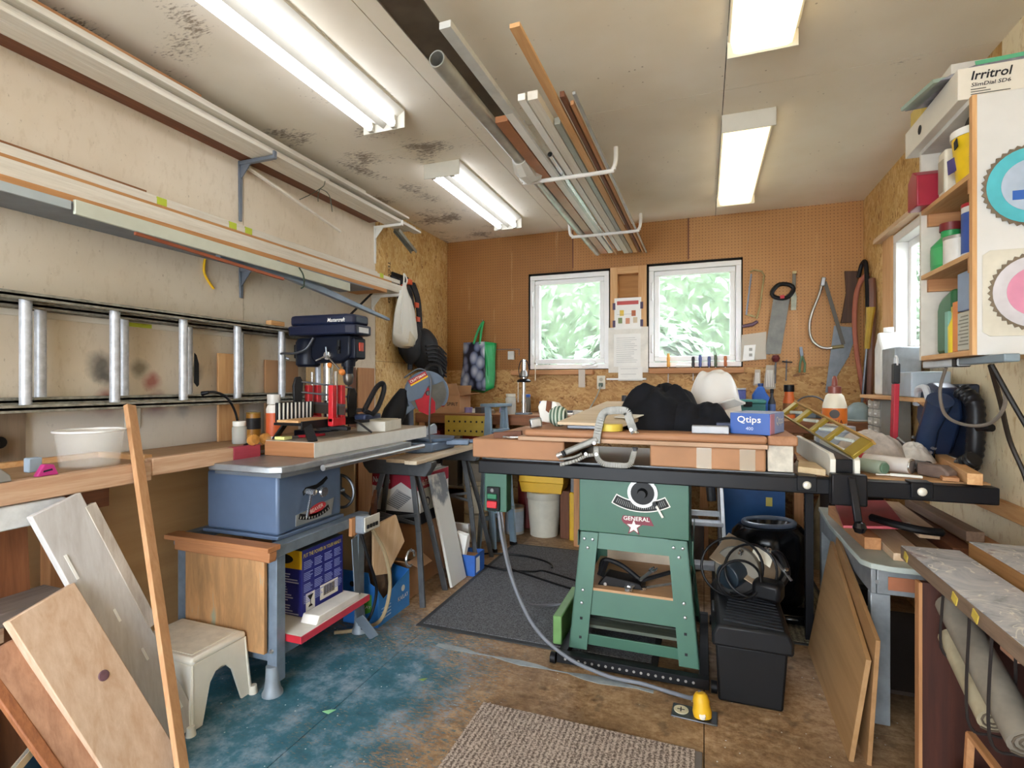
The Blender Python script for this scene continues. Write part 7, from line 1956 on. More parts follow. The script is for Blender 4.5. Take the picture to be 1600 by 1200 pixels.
# ---- shopping bag on the pegboard
def shop_bag():
    t = thing('shopping_bag', 'green and blue patterned shopping bag hanging on the pegboard', 'bag', (-2.02, 4.6, 1.25))
    GN = mat('#1f9a55', 0.35, 0, 0.1)
    n = N('pebble_print')
    vo = n.add('ShaderNodeTexVoronoi'); vo.inputs['Scale'].default_value = 12
    n.link(n.co((1, 1, 0.75)), vo.inputs['Vector'])
    ed = n.ramp(vo.outputs['Distance'], [(0.1, h('#dfe3ea')), (0.5, h('#7d88a6')), (0.66, h('#141a30'))])
    cv_ = n.mix(0.45, ed, n.ramp(n.sep(vo.outputs['Color'])[0], [(0, h('#20305a')), (1, h('#aab2c4'))]), 'MULTIPLY')
    PR = n.done(n.mix(0.5, ed, cv_), 0.4)
    x0, x1, xm = -2.215, -1.865, -1.975
    z0, z1 = 1.235, 1.70
    def face(pts, nm, mt_):
        def fn(a, b):
            p = Vector(pts[0]).lerp(Vector(pts[1]), a).lerp(Vector(pts[3]).lerp(Vector(pts[2]), a), b)
            p.y += 0.012 * math.sin(a * 7 + b * 3) * math.sin(b * PI)
            p.x += 0.008 * math.sin(b * 8) * (a - 0.5)
            return p
        build(MB().grid(fn, 10, 12), nm, mt_, t, solid=0.002, smooth=70)
    face([(x0, 4.60, z0 + 0.02), (xm + 0.05, 4.545, z0), (xm + 0.03, 4.56, z1), (x0 + 0.03, 4.62, z1)], 'printed_panel', PR)
    face([(xm + 0.05, 4.545, z0), (x1, 4.60, z0 + 0.03), (x1, 4.62, z1 - 0.01), (xm + 0.03, 4.56, z1)], 'green_gusset', GN)
    face([(x0, 4.61, z0 + 0.02), (x1, 4.61, z0 + 0.03), (x1, 4.66, z1 - 0.01), (x0 + 0.03, 4.66, z1)], 'back_panel', GN)
    face([(x0, 4.60, z0 + 0.02), (xm + 0.05, 4.545, z0), (x1, 4.60, z0 + 0.03), (xm, 4.62, z0 - 0.02)], 'bag_bottom', GN)
    for dx in (-0.03, 0.035):
        build(MB().tube(spline([(-2.03 + dx, 4.57, z1 - 0.02), (-2.02 + dx * 0.5, 4.63, 1.82), (-2.005, 4.68, 1.905)], 6), 0.012, 8), 'handle', GN, t)
    build(MB().tube([(-2.005, 4.71, 1.90), (-2.005, 4.665, 1.90), (-2.005, 4.655, 1.92)], 0.004, 6), 'peg_hook', STEEL, t)
shop_bag()
t = thing('hook_holder', 'small white holder on wire pegs beside the shopping bag', 'holder', (-1.71, 4.68, 1.54))
build(MB().bx(-1.745, -1.685, 4.655, 4.69, 1.53, 1.61), 'holder', mat('#c9c6be', 0.5), t, 0.004)
build(MB().tube([(-1.90, 4.70, 1.63), (-1.64, 4.70, 1.63), (-1.64, 4.68, 1.62), (-1.64, 4.68, 1.57)], 0.003, 6), 'wire_rack', DKSTEEL, t)

# ---- hand tools on the right pegboard (plane Y = 4.69)
YT = 4.685
t = thing('hacksaw', 'old yellow framed hacksaw hanging beside the window', 'hacksaw', Vector((0.367, 4.685, 1.769)))
OB = mat('#9a8a5c', 0.5, 0.4, 0.3)
build(MB().tube([Vector((0.353, 4.685, 2.212)), Vector((0.381, 4.685, 2.226)), Vector((0.438, 4.685, 2.211)), Vector((0.456, 4.685, 2.179)), Vector((0.424, 4.685, 1.922)), Vector((0.4, 4.685, 1.83))], 0.007, 8), 'frame', OB, t)
build(MB().beam(Vector((0.361, 4.675, 2.194)), Vector((0.323, 4.675, 1.863)), 0.003, 0.012, (1, 0, 0)), 'blade', DKSTEEL, t)
build(MB().beam(Vector((0.319, 4.685, 1.87)), Vector((0.39, 4.685, 1.846)), 0.010, 0.014, (0, 0, 1)), 'blade_pin', OB, t)
build(MB().tube([Vector((0.409, 4.685, 1.808)), Vector((0.372, 4.685, 1.784)), Vector((0.295, 4.685, 1.771))], [0.012, 0.016, 0.013], 10), 'handle', mat('#5a3f4c', 0.5), t)
t = thing('back_saw', 'black handled panel saw hanging on the pegboard', 'handsaw', Vector((0.6, 4.685, 1.607)))
build(MB().prism([(0, 0), (0.118, 0.0), (0.115, -0.45), (0.0, -0.47)], 0.0015, Vector((0.526, 4.685, 2.004)), (0.98, 0, -0.14), (0.14, 0, 0.98)), 'blade', mat('#6f6d66', 0.5, 0.3, 0.25, 12), t)
hc = Vector((0.59, 4.681, 2.041))
build(MB().tube([hc + Vector((0.075 * math.cos(a) * (1.0 + 0.15 * math.sin(2 * a)), 0, 0.058 * math.sin(a))) for a in [2 * PI * q / 20 for q in range(20)]], 0.017, 8, closed=True), 'handle', BLACK, t)
build(MB().bx(hc.x - 0.02, hc.x + 0.01, hc.y - 0.02, hc.y - 0.01, hc.z - 0.06, hc.z - 0.035), 'red_badge', RED, t)
t = thing('drywall_knife', 'small rusty trowel on the pegboard above the panel saw', 'trowel', Vector((0.668, 4.685, 1.91)))
build(MB().beam(Vector((0.673, 4.685, 2.174)), Vector((0.668, 4.685, 2.037)), 0.012, 0.026, (1, 0, 0)), 'handle', mat('#6d665a', 0.5, 0.3), t, 0.003)
build(MB().prism([(-0.012, 0), (0.012, 0), (0.022, -0.05), (0.018, -0.15), (-0.018, -0.15), (-0.018, -0.05)], 0.003, Vector((0.668, 4.685, 2.037)), (1, 0, 0), (0, 0, 1)), 'blade', metal('#8a8878', 0.5, 0.3), t)
build(MB().bx(Vector((0.673, 4.685, 2.174)).x - 0.014, Vector((0.673, 4.685, 2.174)).x + 0.014, YT - 0.012, YT + 0.004, Vector((0.673, 4.685, 2.174)).z, Vector((0.673, 4.685, 2.174)).z + 0.02), 'end_cap', mat('#b9a878', 0.5), t)
t = thing('bow_saw', 'steel bow saw hanging from its narrow end', 'bow saw', Vector((0.89, 4.685, 1.549)))
bp_ = [Vector((0.873, 4.685, 2.119)), Vector((0.846, 4.685, 2.001)), Vector((0.802, 4.685, 1.878)), Vector((0.78, 4.685, 1.778)), Vector((0.785, 4.685, 1.677)), Vector((0.824, 4.685, 1.611)), Vector((0.89, 4.685, 1.579)), Vector((1.011, 4.685, 1.591))]
build(MB().tube(spline(bp_, 5), 0.011, 10), 'bow', metal('#b9b4a8', 0.3), t)
build(MB().beam(Vector((0.883, 4.673, 2.096)), Vector((1.008, 4.673, 1.605)), 0.003, 0.026, (1, 0, 0)), 'blade', mat('#5b564e', 0.5, 0.5), t)
build(MB().box(Vector((0.872, 4.679, 2.098)), (0.03, 0.022, 0.07), 0, R(8), 0), 'nose_clip', STEEL, t, 0.006)
build(MB().tube([Vector((0.934, 4.685, 1.583)), Vector((1.011, 4.685, 1.591))], 0.014, 10), 'grip', mat('#8d8058', 0.5), t)
t = thing('large_handsaw', 'wide grey handsaw with dark wooden grip in the corner', 'handsaw', Vector((0.977, 4.685, 1.226)))
build(MB().prism([(-0.055, -0.10), (0.085, -0.12), (0.10, -0.14), (0.045, -0.34), (-0.10, -0.62), (-0.115, -0.62)], 0.0015, Vector((1.002, 4.685, 1.853)), (1, 0, 0), (0, 0, 1)), 'blade', mat('#7c8289', 0.5, 0.3, 0.2, 12), t)
build(MB().prism([(-0.02, 0.27), (0.075, 0.26), (0.055, 0.12), (0.06, -0.13), (-0.045, -0.13), (-0.01, 0.1)], 0.02, Vector((1.034, 4.673, 1.899)), (1, 0, 0), (0, 0, 1)), 'wooden_grip', wood('#5b4030', '#41291d', 'Z'), t, 0.004)
m = MB().tube(spline([Vector((1.145, 4.55, 2.113)), Vector((1.101, 4.55, 2.078)), Vector((1.064, 4.55, 1.966)), Vector((1.05, 4.54, 1.776)), Vector((1.062, 4.54, 1.561)), Vector((1.09, 4.54, 1.347)), Vector((1.119, 4.54, 1.168))], 6), 0.017, 10)
solo(m, 'red_hose', 'faded red rubber hose hanging in the corner', 'hose', mat('#a5604c', 0.5, 0, 0.15))
m = MB().tube(spline([(1.09, 4.60, 2.1), (1.11, 4.58, 2.2), (1.12, 4.52, 2.15), (1.125, 4.50, 1.7), (1.12, 4.52, 1.2)], 6), 0.015, 8)
solo(m, 'black_hose', 'black hose hanging behind the red hose', 'hose', BLACKM)
m = MB().tube(spline([(1.125, 4.40, 2.05), (1.125, 4.38, 1.9), (1.12, 4.40, 1.5), (1.12, 4.45, 1.1)], 6), 0.022, 8)
solo(m, 'brown_pipe', 'brown rubber pipe in the corner beside the black hose', 'hose', mat('#6f4a3c', 0.5))
t = thing('brush_rod', 'thin rod with a yellow handle leaning in the corner', 'rod', (1.1, 4.3, ZB))
build(MB().tube([(1.10, 4.33, 1.84), (1.095, 4.34, 1.74), (1.085, 4.36, 1.55)], [0.030, 0.022, 0.018], 10), 'handle', mat('#a98a2c', 0.5), t)
build(MB().cyl((1.085, 4.36, 1.56), (1.06, 4.42, ZB + 0.002), 0.009, n=8), 'shaft', DKSTEEL, t)
# little things hanging lower
t = thing('parts_packet', 'clear packet holding a white outlet cover on the pegboard', 'packet', Vector((0.381, 4.685, 1.498)))
build(MB().prism([(-0.09, -0.12), (0.10, -0.10), (0.08, 0.12), (-0.10, 0.10)], 0.006, Vector((0.381, 4.685, 1.602)), (1, 0, 0), (0.1, 0, 1)), 'film', clear('#d6cdbd', 0.2, 0.55), t)
build(MB().prism([(-0.085, -0.09), (0.0, -0.085), (0.0, 0.04), (-0.085, 0.035)], 0.010, Vector((0.39, 4.681, 1.58)), (1, 0, 0), (0.1, 0, 1)), 'outlet_cover', WHITE, t)
for z in (-0.045, 0.0):
    build(MB().bx(Vector((0.362, 4.685, 1.581)).x - 0.018, Vector((0.362, 4.685, 1.581)).x + 0.006, YT - 0.012, YT - 0.009, Vector((0.362, 4.685, 1.581)).z + z - 0.012, Vector((0.362, 4.685, 1.581)).z + z + 0.012), 'cover_slot', mat('#9a968c', 0.6), t)
t = thing('corkscrew_awl', 'tool with a round dark red knob hanging under the panel saw', 'awl', Vector((0.54, 4.685, 1.3)))
kc = Vector((0.538, 4.665, 1.504))
build(MB().lathe([(0, -0.03), (0.02, -0.026), (0.031, 0), (0.022, 0.024), (0, 0.03)], kc, 14), 'knob', mat('#5a2428', 0.3), t)
build(MB().cyl(kc + Vector((0, 0, -0.03)), kc + Vector((-0.004, 0, -0.20)), 0.006, n=8), 'shaft', DKSTEEL, t)
t = thing('hook_tool', 'thin T handled hook tool on the pegboard', 'hook', Vector((0.618, 4.685, 1.326)))
build(MB().beam(Vector((0.586, 4.685, 1.479)), Vector((0.659, 4.685, 1.473)), 0.01, 0.01), 'cross_handle', BLACKM, t)
build(MB().cyl(Vector((0.618, 4.685, 1.494)), Vector((0.614, 4.685, 1.326)), 0.005, n=8), 'shaft', DKSTEEL, t)
t = thing('pruning_shears', 'green handled shears on the pegboard', 'shears', Vector((0.731, 4.685, 1.391)))
for s in (-1, 1):
    build(MB().tube([Vector((0.727, 4.685, 1.522)) , Vector((0.731, 4.685, 1.462)) + Vector((0.017 * s, 0, 0)), Vector((0.727, 4.685, 1.391)) + Vector((0.017 * s, 0, 0))], 0.008, 8), 'handle', mat('#5c7a5a', 0.5), t)
build(MB().beam(Vector((0.727, 4.685, 1.517)), Vector((0.718, 4.685, 1.593)), 0.008, 0.022, (1, 0, 0)), 'blades', DKSTEEL, t)
for (p, w_, hh, lb) in ((Vector((0.405, 4.685, 1.352)), 0.055, 0.13, 'small clear packet of fittings hung under the ledge end'), (Vector((0.498, 4.685, 1.352)), 0.09, 0.20, 'clear packet of white ties hung below the red knob tool')):
    t = thing('parts_packet', lb, 'packet', p)
    build(MB().prism([(-w_ / 2, -hh / 2), (w_ / 2, -hh / 2 * 0.9), (w_ / 2 * 0.8, hh / 2), (-w_ / 2 * 0.7, hh / 2)], 0.008, p, (1, 0, 0), (0.05, 0, 1)), 'film', clear('#dcd4c6', 0.2, 0.5), t)
    for k in range(5):
        build(MB().beam(p + Vector((-w_ * 0.3 + k * w_ * 0.14, -0.006, -hh * 0.38)), p + Vector((-w_ * 0.22 + k * w_ * 0.11, -0.006, hh * 0.3)), 0.003, 0.004), 'tie', WHITE, t)

# ================================================================ STORAGE UNDER THE BACK BENCH
t = thing('yellow_toolbox', 'yellow plastic toolbox on the white bucket', 'toolbox', (-1.30, 4.37, 0.37))
YB_ = mat('#e0b02c', 0.4, 0, 0.05)
z0 = 0.375
build(MB().prism([(-0.175, 0.0), (0.175, 0.0), (0.195, 0.085), (-0.195, 0.085)], 0.20, (-1.30, 4.37, z0), (1, 0, 0), (0, 0, 1)), 'box_body', YB_, t, 0.005)
build(MB().prism([(-0.20, 0.086), (0.20, 0.086), (0.195, 0.15), (-0.195, 0.15)], 0.21, (-1.30, 4.37, z0), (1, 0, 0), (0, 0, 1)), 'box_lid', mat('#efc03c', 0.4, 0, 0.05), t, 0.006)
t = thing('white_bucket', 'off-white square bucket with lid under the yellow toolbox', 'bucket', (-1.30, 4.37, 0.0))
BW = mat('#c9c4b4', 0.45, 0, 0.08)
build(MB().lathe([(0, 0), (0.12, 0), (0.145, 0.30), (0.145, 0.32)], (-1.30, 4.37, 0.001), 28), 'bucket_body', BW, t)
build(MB().lathe([(0.150, 0.315), (0.153, 0.345), (0.146, 0.373), (0, 0.373)], (-1.30, 4.37, 0.001), 28), 'bucket_lid', mat('#b7b2a2', 0.45), t)
can('paint_can', 'white paint can with blue and red label beside the bucket', (-1.56, 4.33, 0.001), 0.085, 0.23, mat('#c9c9c6', 0.35, 0.3), mat('#a98e6a', 0.5), mat('#b9c9dc', 0.5))
for k in range(2):
    can('paint_can', 'cream paint can, %s of the stack by the switch box' % ('lower' if k == 0 else 'upper'), (-1.80, 4.045, 0.001 + 0.235 * k), 0.10, 0.225, mat('#cfc4a8', 0.4, 0.1), mat('#a8a08c', 0.4, 0.4), mat('#d6ccb4', 0.5), 'stacked paint cans')
can('red_tin', 'tall dark red tin behind the bucket', (-1.52, 4.58, 0.001), 0.09, 0.52, mat('#7a2c2a', 0.4), mat('#6a6660', 0.4, 0.3))
t = thing('yellow_case', 'tall yellow case standing beside the green saw', 'case', (-0.95, 3.95, 0.0))
build(MB().bx(-1.05, -0.72, 4.25, 4.43, 0.001, 0.40), 'case_body', mat('#d8aa20', 0.45), t, 0.01)
build(MB().bx(-1.04, -0.73, 4.26, 4.42, 0.401, 0.56), 'clear_top', mat('#77777a', 0.3), t, 0.006)
solo(MB().bx(-1.14, -1.06, 4.30, 4.6, 0.0, 0.4), 'dark_crate', 'dark brown crate behind the bucket and yellow case', 'crate', DKWOOD['Z'], bev=0.004)
t = open_box('blue_bin', 'blue plastic storage bin behind the humidifier', 0.10, 0.52, 4.0, 4.4, 0.001, 0.62, mat('#1c4d86', 0.4), False, mat('#39404a', 0.8))
build(MB().bx(0.085, 0.535, 3.98, 4.42, 0.60, 0.615), 'bin_rim', mat('#24599a', 0.4), t, 0.006)
build(MB().bx(0.40, 0.44, 3.995, 3.9995, 0.46, 0.52), 'bin_tag', mat('#d0c060', 0.5), t)
step_ladder('silver aluminium step ladder folded behind the green saw', -0.05, 3.36, 0.86, metal('#b9bcc0', 0.35), R(4), 0.34, 3, 0.10)
t = thing('shop_vacuum', 'dark machine part with pipe behind the green saw', 'machine', (-0.05, 3.9, 0))
build(MB().lathe([(0, 0), (0.12, 0), (0.12, 0.30), (0.08, 0.36), (0.03, 0.38), (0.03, 0.62), (0, 0.62)], (-0.12, 3.95, 0.001), 18), 'motor_body', mat('#5d5148', 0.4, 0.4, 0.3), t)
build(MB().tube(spline([(-0.12, 3.95, 0.60), (-0.06, 3.90, 0.72), (0.02, 3.86, 0.70), (0.05, 3.86, 0.5)], 6), 0.03, 10), 'pipe', DKSTEEL, t)
cloth_heap('canvas_heap', 'beige canvas bundle heaped beside the blue bin', 'bundle', (0.86, 4.30, 0.001), (0.16, 0.15), 0.56, mat('#a3906f', 0.9, 0, 0.25), 17, 6, amp=0.12)
t = thing('dark_cabinet', 'dark metal cabinet under the bench corner', 'cabinet', (0.75, 3.85, 0))
build(MB().bx(0.70, 0.98, 3.60, 3.86, 0.001, 0.66), 'body', mat('#2a2621', 0.5, 0.2), t, 0.005)
build(MB().bx(0.72, 0.96, 3.588, 3.599, 0.10, 0.24), 'drawer', mat('#3a3a3a', 0.4, 0.3), t, 0.004)
build(MB().bx(0.76, 0.92, 3.58, 3.5875, 0.13, 0.20), 'label_frame', mat('#7a7468', 0.4, 0.3), t)
# shelf with boxes at the far left under the bench
sh = thing('storage_shelf', 'grey metal storage shelf behind the sawhorses', 'shelf', (-1.9, 4.3, 0))
for z in (0.02, 0.38, 0.70):
    build(MB().bx(-2.38, -1.66, 4.19, 4.55, z, z + 0.02), 'shelf_board', mat('#8f8d84', 0.5, 0.2), sh)
for x in (-2.37, -1.67):
    build(MB().bx(x - 0.012, x + 0.012, 4.19, 4.215, 0.0, 0.9), 'shelf_post', mat('#77756e', 0.5, 0.3), sh)
G5 = 'things on the storage shelf behind the sawhorses'
for (x0, x1, z, hh, c_, lb) in ((-2.36, -2.22, 0.721, 0.16, '#8f2f2a', 'dark red box on the storage shelf'), (-2.20, -2.02, 0.721, 0.12, '#d2cec4', 'white box on the storage shelf'), (-2.0, -1.86, 0.721, 0.15, '#97302f', 'crimson box on the storage shelf'), (-1.84, -1.68, 0.721, 0.17, '#e2e0da', 'white and violet box on the storage shelf'),
                              (-2.34, -2.05, 0.401, 0.22, '#5d5448', 'brown box on the lower storage shelf'), (-2.0, -1.70, 0.401, 0.20, '#b7b3a8', 'pale box on the lower storage shelf'), (-2.3, -1.75, 0.041, 0.26, '#6b5a46', 'wide brown box at the bottom of the storage shelf')):
    o = solo(MB().bx(x0, x1, 4.20, 4.48, z, z + hh), 'stored_box', lb, 'box', mat(c_, 0.6), G5, 0.003)
    if 'violet' in lb:
        build(MB().bx(-0.078, 0.078, -0.142, -0.1405, hh - 0.07, hh - 0.004), 'violet_band', mat('#6a3f9a', 0.5), o)
        text(o, 'CAC', (-0.06, -0.1412, 0.04), (1, 0, 0), (0, 0, 1), 0.11, INK)
t = thing('perforated_guard', 'yellow perforated panel behind the mitre saw', 'panel', (-1.85, 4.06, 0.8))
build(MB().bx(-2.1, -1.66, 4.055, 4.066, 0.86, 1.03), 'panel', mat('#b59a3c', 0.5), t, 0.002)
for i in range(8):
    for j in range(2):
        build(MB().cyl((-2.06 + i * 0.052, 4.055, 0.90 + j * 0.08), (-2.06 + i * 0.052, 4.0535, 0.90 + j * 0.08), 0.009, n=8), 'panel_hole', INK, t)

# loose papers and flat pieces on the middle of the back bench
for (x, y, w_, d_, th, rz, c_, nm, lb) in ((-1.12, 4.22, 0.22, 0.14, 0.012, 12, '#d9d5cc', 'flat_pad', 'white note pad on the back bench behind the pale board'), (-0.80, 4.42, 0.26, 0.10, 0.03, -5, '#b9936a', 'wood_scrap', 'short wooden scrap on the bench under the outlet'), (-0.50, 4.25, 0.16, 0.10, 0.02, 25, '#c9c6bc', 'tin_lid', 'pale tin lid on the bench under the notices'), (-0.10, 4.25, 0.20, 0.12, 0.05, 8, '#7d6a52', 'tool_tray', 'brown tool tray on the bench behind the jacket'), (0.86, 4.48, 0.18, 0.10, 0.03, -12, '#4d535a', 'dark_tray', 'dark tray on the bench below the large handsaw')):
    solo(MB().box((x, y, ZB + 0.0015 + th / 2), (w_, d_, th), 0, 0, R(rz)), nm, lb, 'bench item', mat(c_, 0.6), bev=0.003)
t = thing('wire_spool', 'tangled pale wire on the back bench beside the brown carton', 'wire', (-1.72, 4.45, ZB))
for k in range(5):
    r_ = 0.05 + 0.012 * k
    build(MB().tube([(-1.80 + 0.02 * k + r_ * math.cos(a), 4.48 + 0.6 * r_ * math.sin(a), ZB + 0.02 + 0.02 * k + 0.03 * math.sin(a + k)) for a in [2 * PI * q / 22 for q in range(22)]], 0.004, 6, closed=True), 'wire_turn', mat('#b59a5c', 0.5), t)


# ================================================================ WALL SHELF UNIT ON THE RIGHT
CX0, CY0, CY1, CZ0, CZ1 = 0.83, 2.145, 2.60, 1.395, 2.25
cab = thing('shelf_unit', 'white open shelf unit on the right wall with saw blades on its side', 'shelf unit', (0.99, 2.37, CZ0))
SIDE = mat('#d3d2d0', 0.55, 0, 0.05, 6)
build(MB().bx(CX0, XR - 0.012, CY0, CY0 + 0.018, CZ0, CZ1), 'side_panel', SIDE, cab, 0.002)
build(MB().bx(CX0 - 0.001, CX0 + 0.012, CY0 - 0.001, CY0 + 0.02, CZ0, CZ1 + 0.001), 'side_edge', PINE['Z'], cab)
build(MB().bx(CX0, XR - 0.012, CY1 - 0.018, CY1, CZ0, CZ1), 'side_panel', mat('#cfc9bd', 0.6), cab, 0.002)
build(MB().bx(XR - 0.016, XR - 0.012, CY0, CY1, CZ0, CZ1), 'back_panel', mat('#bfb8ab', 0.7), cab)
for z in (CZ0, 1.722, 1.985, CZ1 - 0.018):
    build(MB().bx(CX0, XR - 0.016, CY0 + 0.019, CY1 - 0.019, z, z + 0.018), 'shelf_board', PINE['Y'] if z < 2.2 else mat('#d5d2ca', 0.6), cab, 0.001)
for z in (1.722, 1.985):
    build(MB().bx(CX0 + 0.02, XR - 0.02, CY1 - 0.034, CY1 - 0.019, z - 0.05, z - 0.001), 'shelf_cleat', FIR['X'], cab)
    build(MB().bx(CX0 + 0.0, CX0 + 0.02, CY0 + 0.0185, CY0 + 0.034, z - 0.05, z - 0.001), 'shelf_cleat', FIR['X'], cab)
build(MB().bx(CX0 + 0.02, XR - 0.02, CY0 + 0.0185, CY0 + 0.021, CZ0, CZ1 - 0.02), 'side_lining', mat('#a7977c', 0.7), cab)
# saw blades in clear packs on the near side
def saw_blade(label, x, z, r, c1, c2, teeth):
    y = CY0 - 0.006
    t = thing('saw_disc', label, 'saw blade', (x, y, z - r), 0, 'saw blades on the shelf unit side')
    pts = []
    for k in range(teeth):
        a = 2 * PI * k / teeth
        pts += [(r * math.cos(a), r * math.sin(a)), ((r - 0.008) * math.cos(a + 0.5 * 2 * PI / teeth), (r - 0.008) * math.sin(a + 0.5 * 2 * PI / teeth))]
    build(MB().prism(pts, 0.003, (x, y, z), (1, 0, 0), (0, 0, 1)), 'toothed_rim', metal('#8a7f72', 0.45), t)
    build(MB().cyl((x, y - 0.0016, z), (x, y - 0.0026, z), r * 0.90, n=40), 'coloured_disc', mat(c1, 0.3, 0, 0.18, 8), t)
    build(MB().cyl((x, y - 0.0027, z), (x, y - 0.0035, z), r * 0.62, n=36), 'label_disc', mat(c2, 0.35, 0, 0.12, 10), t)
    build(MB().cyl((x, y - 0.0036, z), (x, y - 0.005, z), r * 0.10, n=18), 'hub_hole', INK, t)
    return t
pk = thing('blade_pack', 'clear rounded plastic pack screwed to the shelf unit side', 'pack', (0.97, CY0 - 0.003, 1.46))
build(MB().prism([(0.855, 1.47), (0.875, 1.455), (1.13, 1.455), (1.13, 1.735), (0.875, 1.735), (0.855, 1.72)], 0.003, (0, CY0 - 0.0025, 0), (1, 0, 0), (0, 0, 1)), 'pack_back', mat('#cfcabc', 0.35), pk, 0.001)
b1 = saw_blade('large turquoise saw blade high on the shelf unit side', 0.985, 1.935, 0.135, '#4fb2c0', '#a9b8cc', 40)
patch(b1, (0.93, CY0 - 0.0096, 1.89), (1, 0, 0), (0, 0, 1), 0.05, 0.03, mat('#2f5fae', 0.4))
saw_blade('pink labelled saw blade in a clear pack below the turquoise one', 0.995, 1.595, 0.128, '#c9c6cc', '#d08aa6', 40)

# contents of the shelves
G6 = 'bottles and tins on the right shelf unit'
ZT, ZM, ZL = CZ1 + 0.001, 1.742, CZ0 + 0.019
z = 2.004
solo(MB().prism([(0, 0), (0.10, 0.0), (0.10, 0.12), (0.05, 0.15), (0, 0.12)], 0.14, (0.86, 2.50, z), (0, 1, 0), (0, 0, 1)), 'red_carton', 'red and dark carton at the far end of the top shelf', 'box', mat('#9c2438', 0.4), G6, 0.004)
t = thing('white_case', 'cream plastic case standing on the top shelf', 'case', (0.9, 2.42, z))
build(MB().bx(0.845, 1.0, 2.395, 2.46, z, z + 0.175), 'case_body', mat('#d9d3c4', 0.5), t, 0.008)
build(MB().bx(0.842, 0.845, 2.405, 2.45, z + 0.02, z + 0.14), 'case_panel', mat('#a89e8a', 0.5), t)
t = thing('yellow_tub', 'yellow tub with oval mark leaning on the top shelf', 'tub', (0.91, 2.30, z))
build(MB().lathe([(0, 0), (0.058, 0), (0.072, 0.17)], (0.905, 2.30, z), 24), 'tub_body', mat('#e6bf20', 0.4), t)
build(MB().lathe([(0.076, 0.165), (0.076, 0.19), (0, 0.192)], (0.905, 2.30, z), 24), 'tub_lid', WHITE, t)
build(MB().box((0.838, 2.318, z + 0.08), (0.003, 0.045, 0.05), 0, R(-4), R(12)), 'violet_patch', mat('#4a4180', 0.5), t)
build(MB().box((0.835, 2.285, z + 0.14), (0.003, 0.06, 0.028), 0, R(-4), R(-10)), 'oval_mark', INK, t)
solo(MB().lathe([(0.07, 0), (0.07, 0.16), (0.062, 0.16), (0.062, 0.0)], (0.86, 2.235, 2.155), 24, (1, 0, 0), False), 'grey_pipe', 'grey pipe end lying high on the top shelf', 'pipe', mat('#4c463f', 0.5), G6)
t = bottle('green_bottle', 'green squat bottle with dark red cap on the middle shelf', (0.90, 2.50, ZM), 0.062, 0.155, mat('#2f9a55', 0.4), mat('#7a2a2c', 0.4), neck=0.5, lab=mat('#4aa866', 0.5), group=G6)
can('white_tin', 'small white tin with black bird mark on the middle shelf', (0.885, 2.395, ZM), 0.045, 0.10, mat('#d8d4cc', 0.45), mat('#9a958c', 0.4, 0.4), None, G6)
can('blue_tin', 'tall tin with red top and blue band on the middle shelf', (0.905, 2.30, ZM), 0.045, 0.19, mat('#d6d6d4', 0.4), mat('#b02a34', 0.4), mat('#3a56a0', 0.5), G6)
can('yellow_tin', 'yellow and red tin nearest the side panel on the middle shelf', (0.895, 2.215, ZM), 0.038, 0.17, mat('#d9b52c', 0.4), mat('#8a5a2a', 0.4), mat('#b5432a', 0.5), G6)
t = thing('green_jug', 'dark green slanted antifreeze jug on the bottom shelf', 'jug', (0.9, 2.46, ZL), 0, G6)
build(MB().prism([(-0.065, 0), (0.075, 0), (0.075, 0.24), (-0.02, 0.215), (-0.05, 0.20), (-0.065, 0.17)][::-1], 0.12, (0.915, 2.44, ZL), (0, -1, 0), (0, 0, 1)), 'jug_body', mat('#245c34', 0.4), t, 0.014)
build(MB().cyl((0.915, 2.478, ZL + 0.205), (0.915, 2.482, ZL + 0.24), 0.019, n=14), 'cap', WHITE, t)
solo(MB().bx(0.845, 0.90, 2.372, 2.402, ZL, ZL + 0.155), 'blue_packet', 'pale blue and green packet on the bottom shelf', 'packet', mat('#7fb0a0', 0.5), G6, 0.003)
bottle('yellow_bottle', 'slim yellow bottle on the bottom shelf', (0.858, 2.345, ZL), 0.022, 0.15, mat('#d8c030', 0.4), mat('#c9a82a', 0.4), neck=0.5, caph=0.02, group=G6)
solo(MB().bx(0.842, 0.92, 2.285, 2.328, ZL, ZL + 0.18), 'orange_box', 'orange box on the bottom shelf beside the square tin', 'box', mat('#dc8234', 0.5), G6, 0.003)
t = thing('square_tin', 'square solvent tin with printed sides on the bottom shelf', 'tin', (0.9, 2.24, ZL), 0, G6)
build(MB().bx(0.838, 0.95, 2.185, 2.278, ZL, ZL + 0.135), 'lower_half', mat('#b9b3a6', 0.4, 0.2), t, 0.004)
m = MB()
for k in range(9):
    m.bx(0.8372, 0.8378, 2.195, 2.27 - 0.01 * (k % 3), ZL + 0.02 + k * 0.012, ZL + 0.024 + k * 0.012)
build(m, 'small_print', mat('#7c776c', 0.6), t, smooth=0)
build(MB().bx(0.838, 0.95, 2.185, 2.278, ZL + 0.137, ZL + 0.272), 'upper_half', mat('#7d88a6', 0.4, 0.2), t, 0.004)
build(MB().cyl((0.89, 2.23, ZL + 0.272), (0.89, 2.23, ZL + 0.288), 0.02, n=14), 'cap', RED, t)
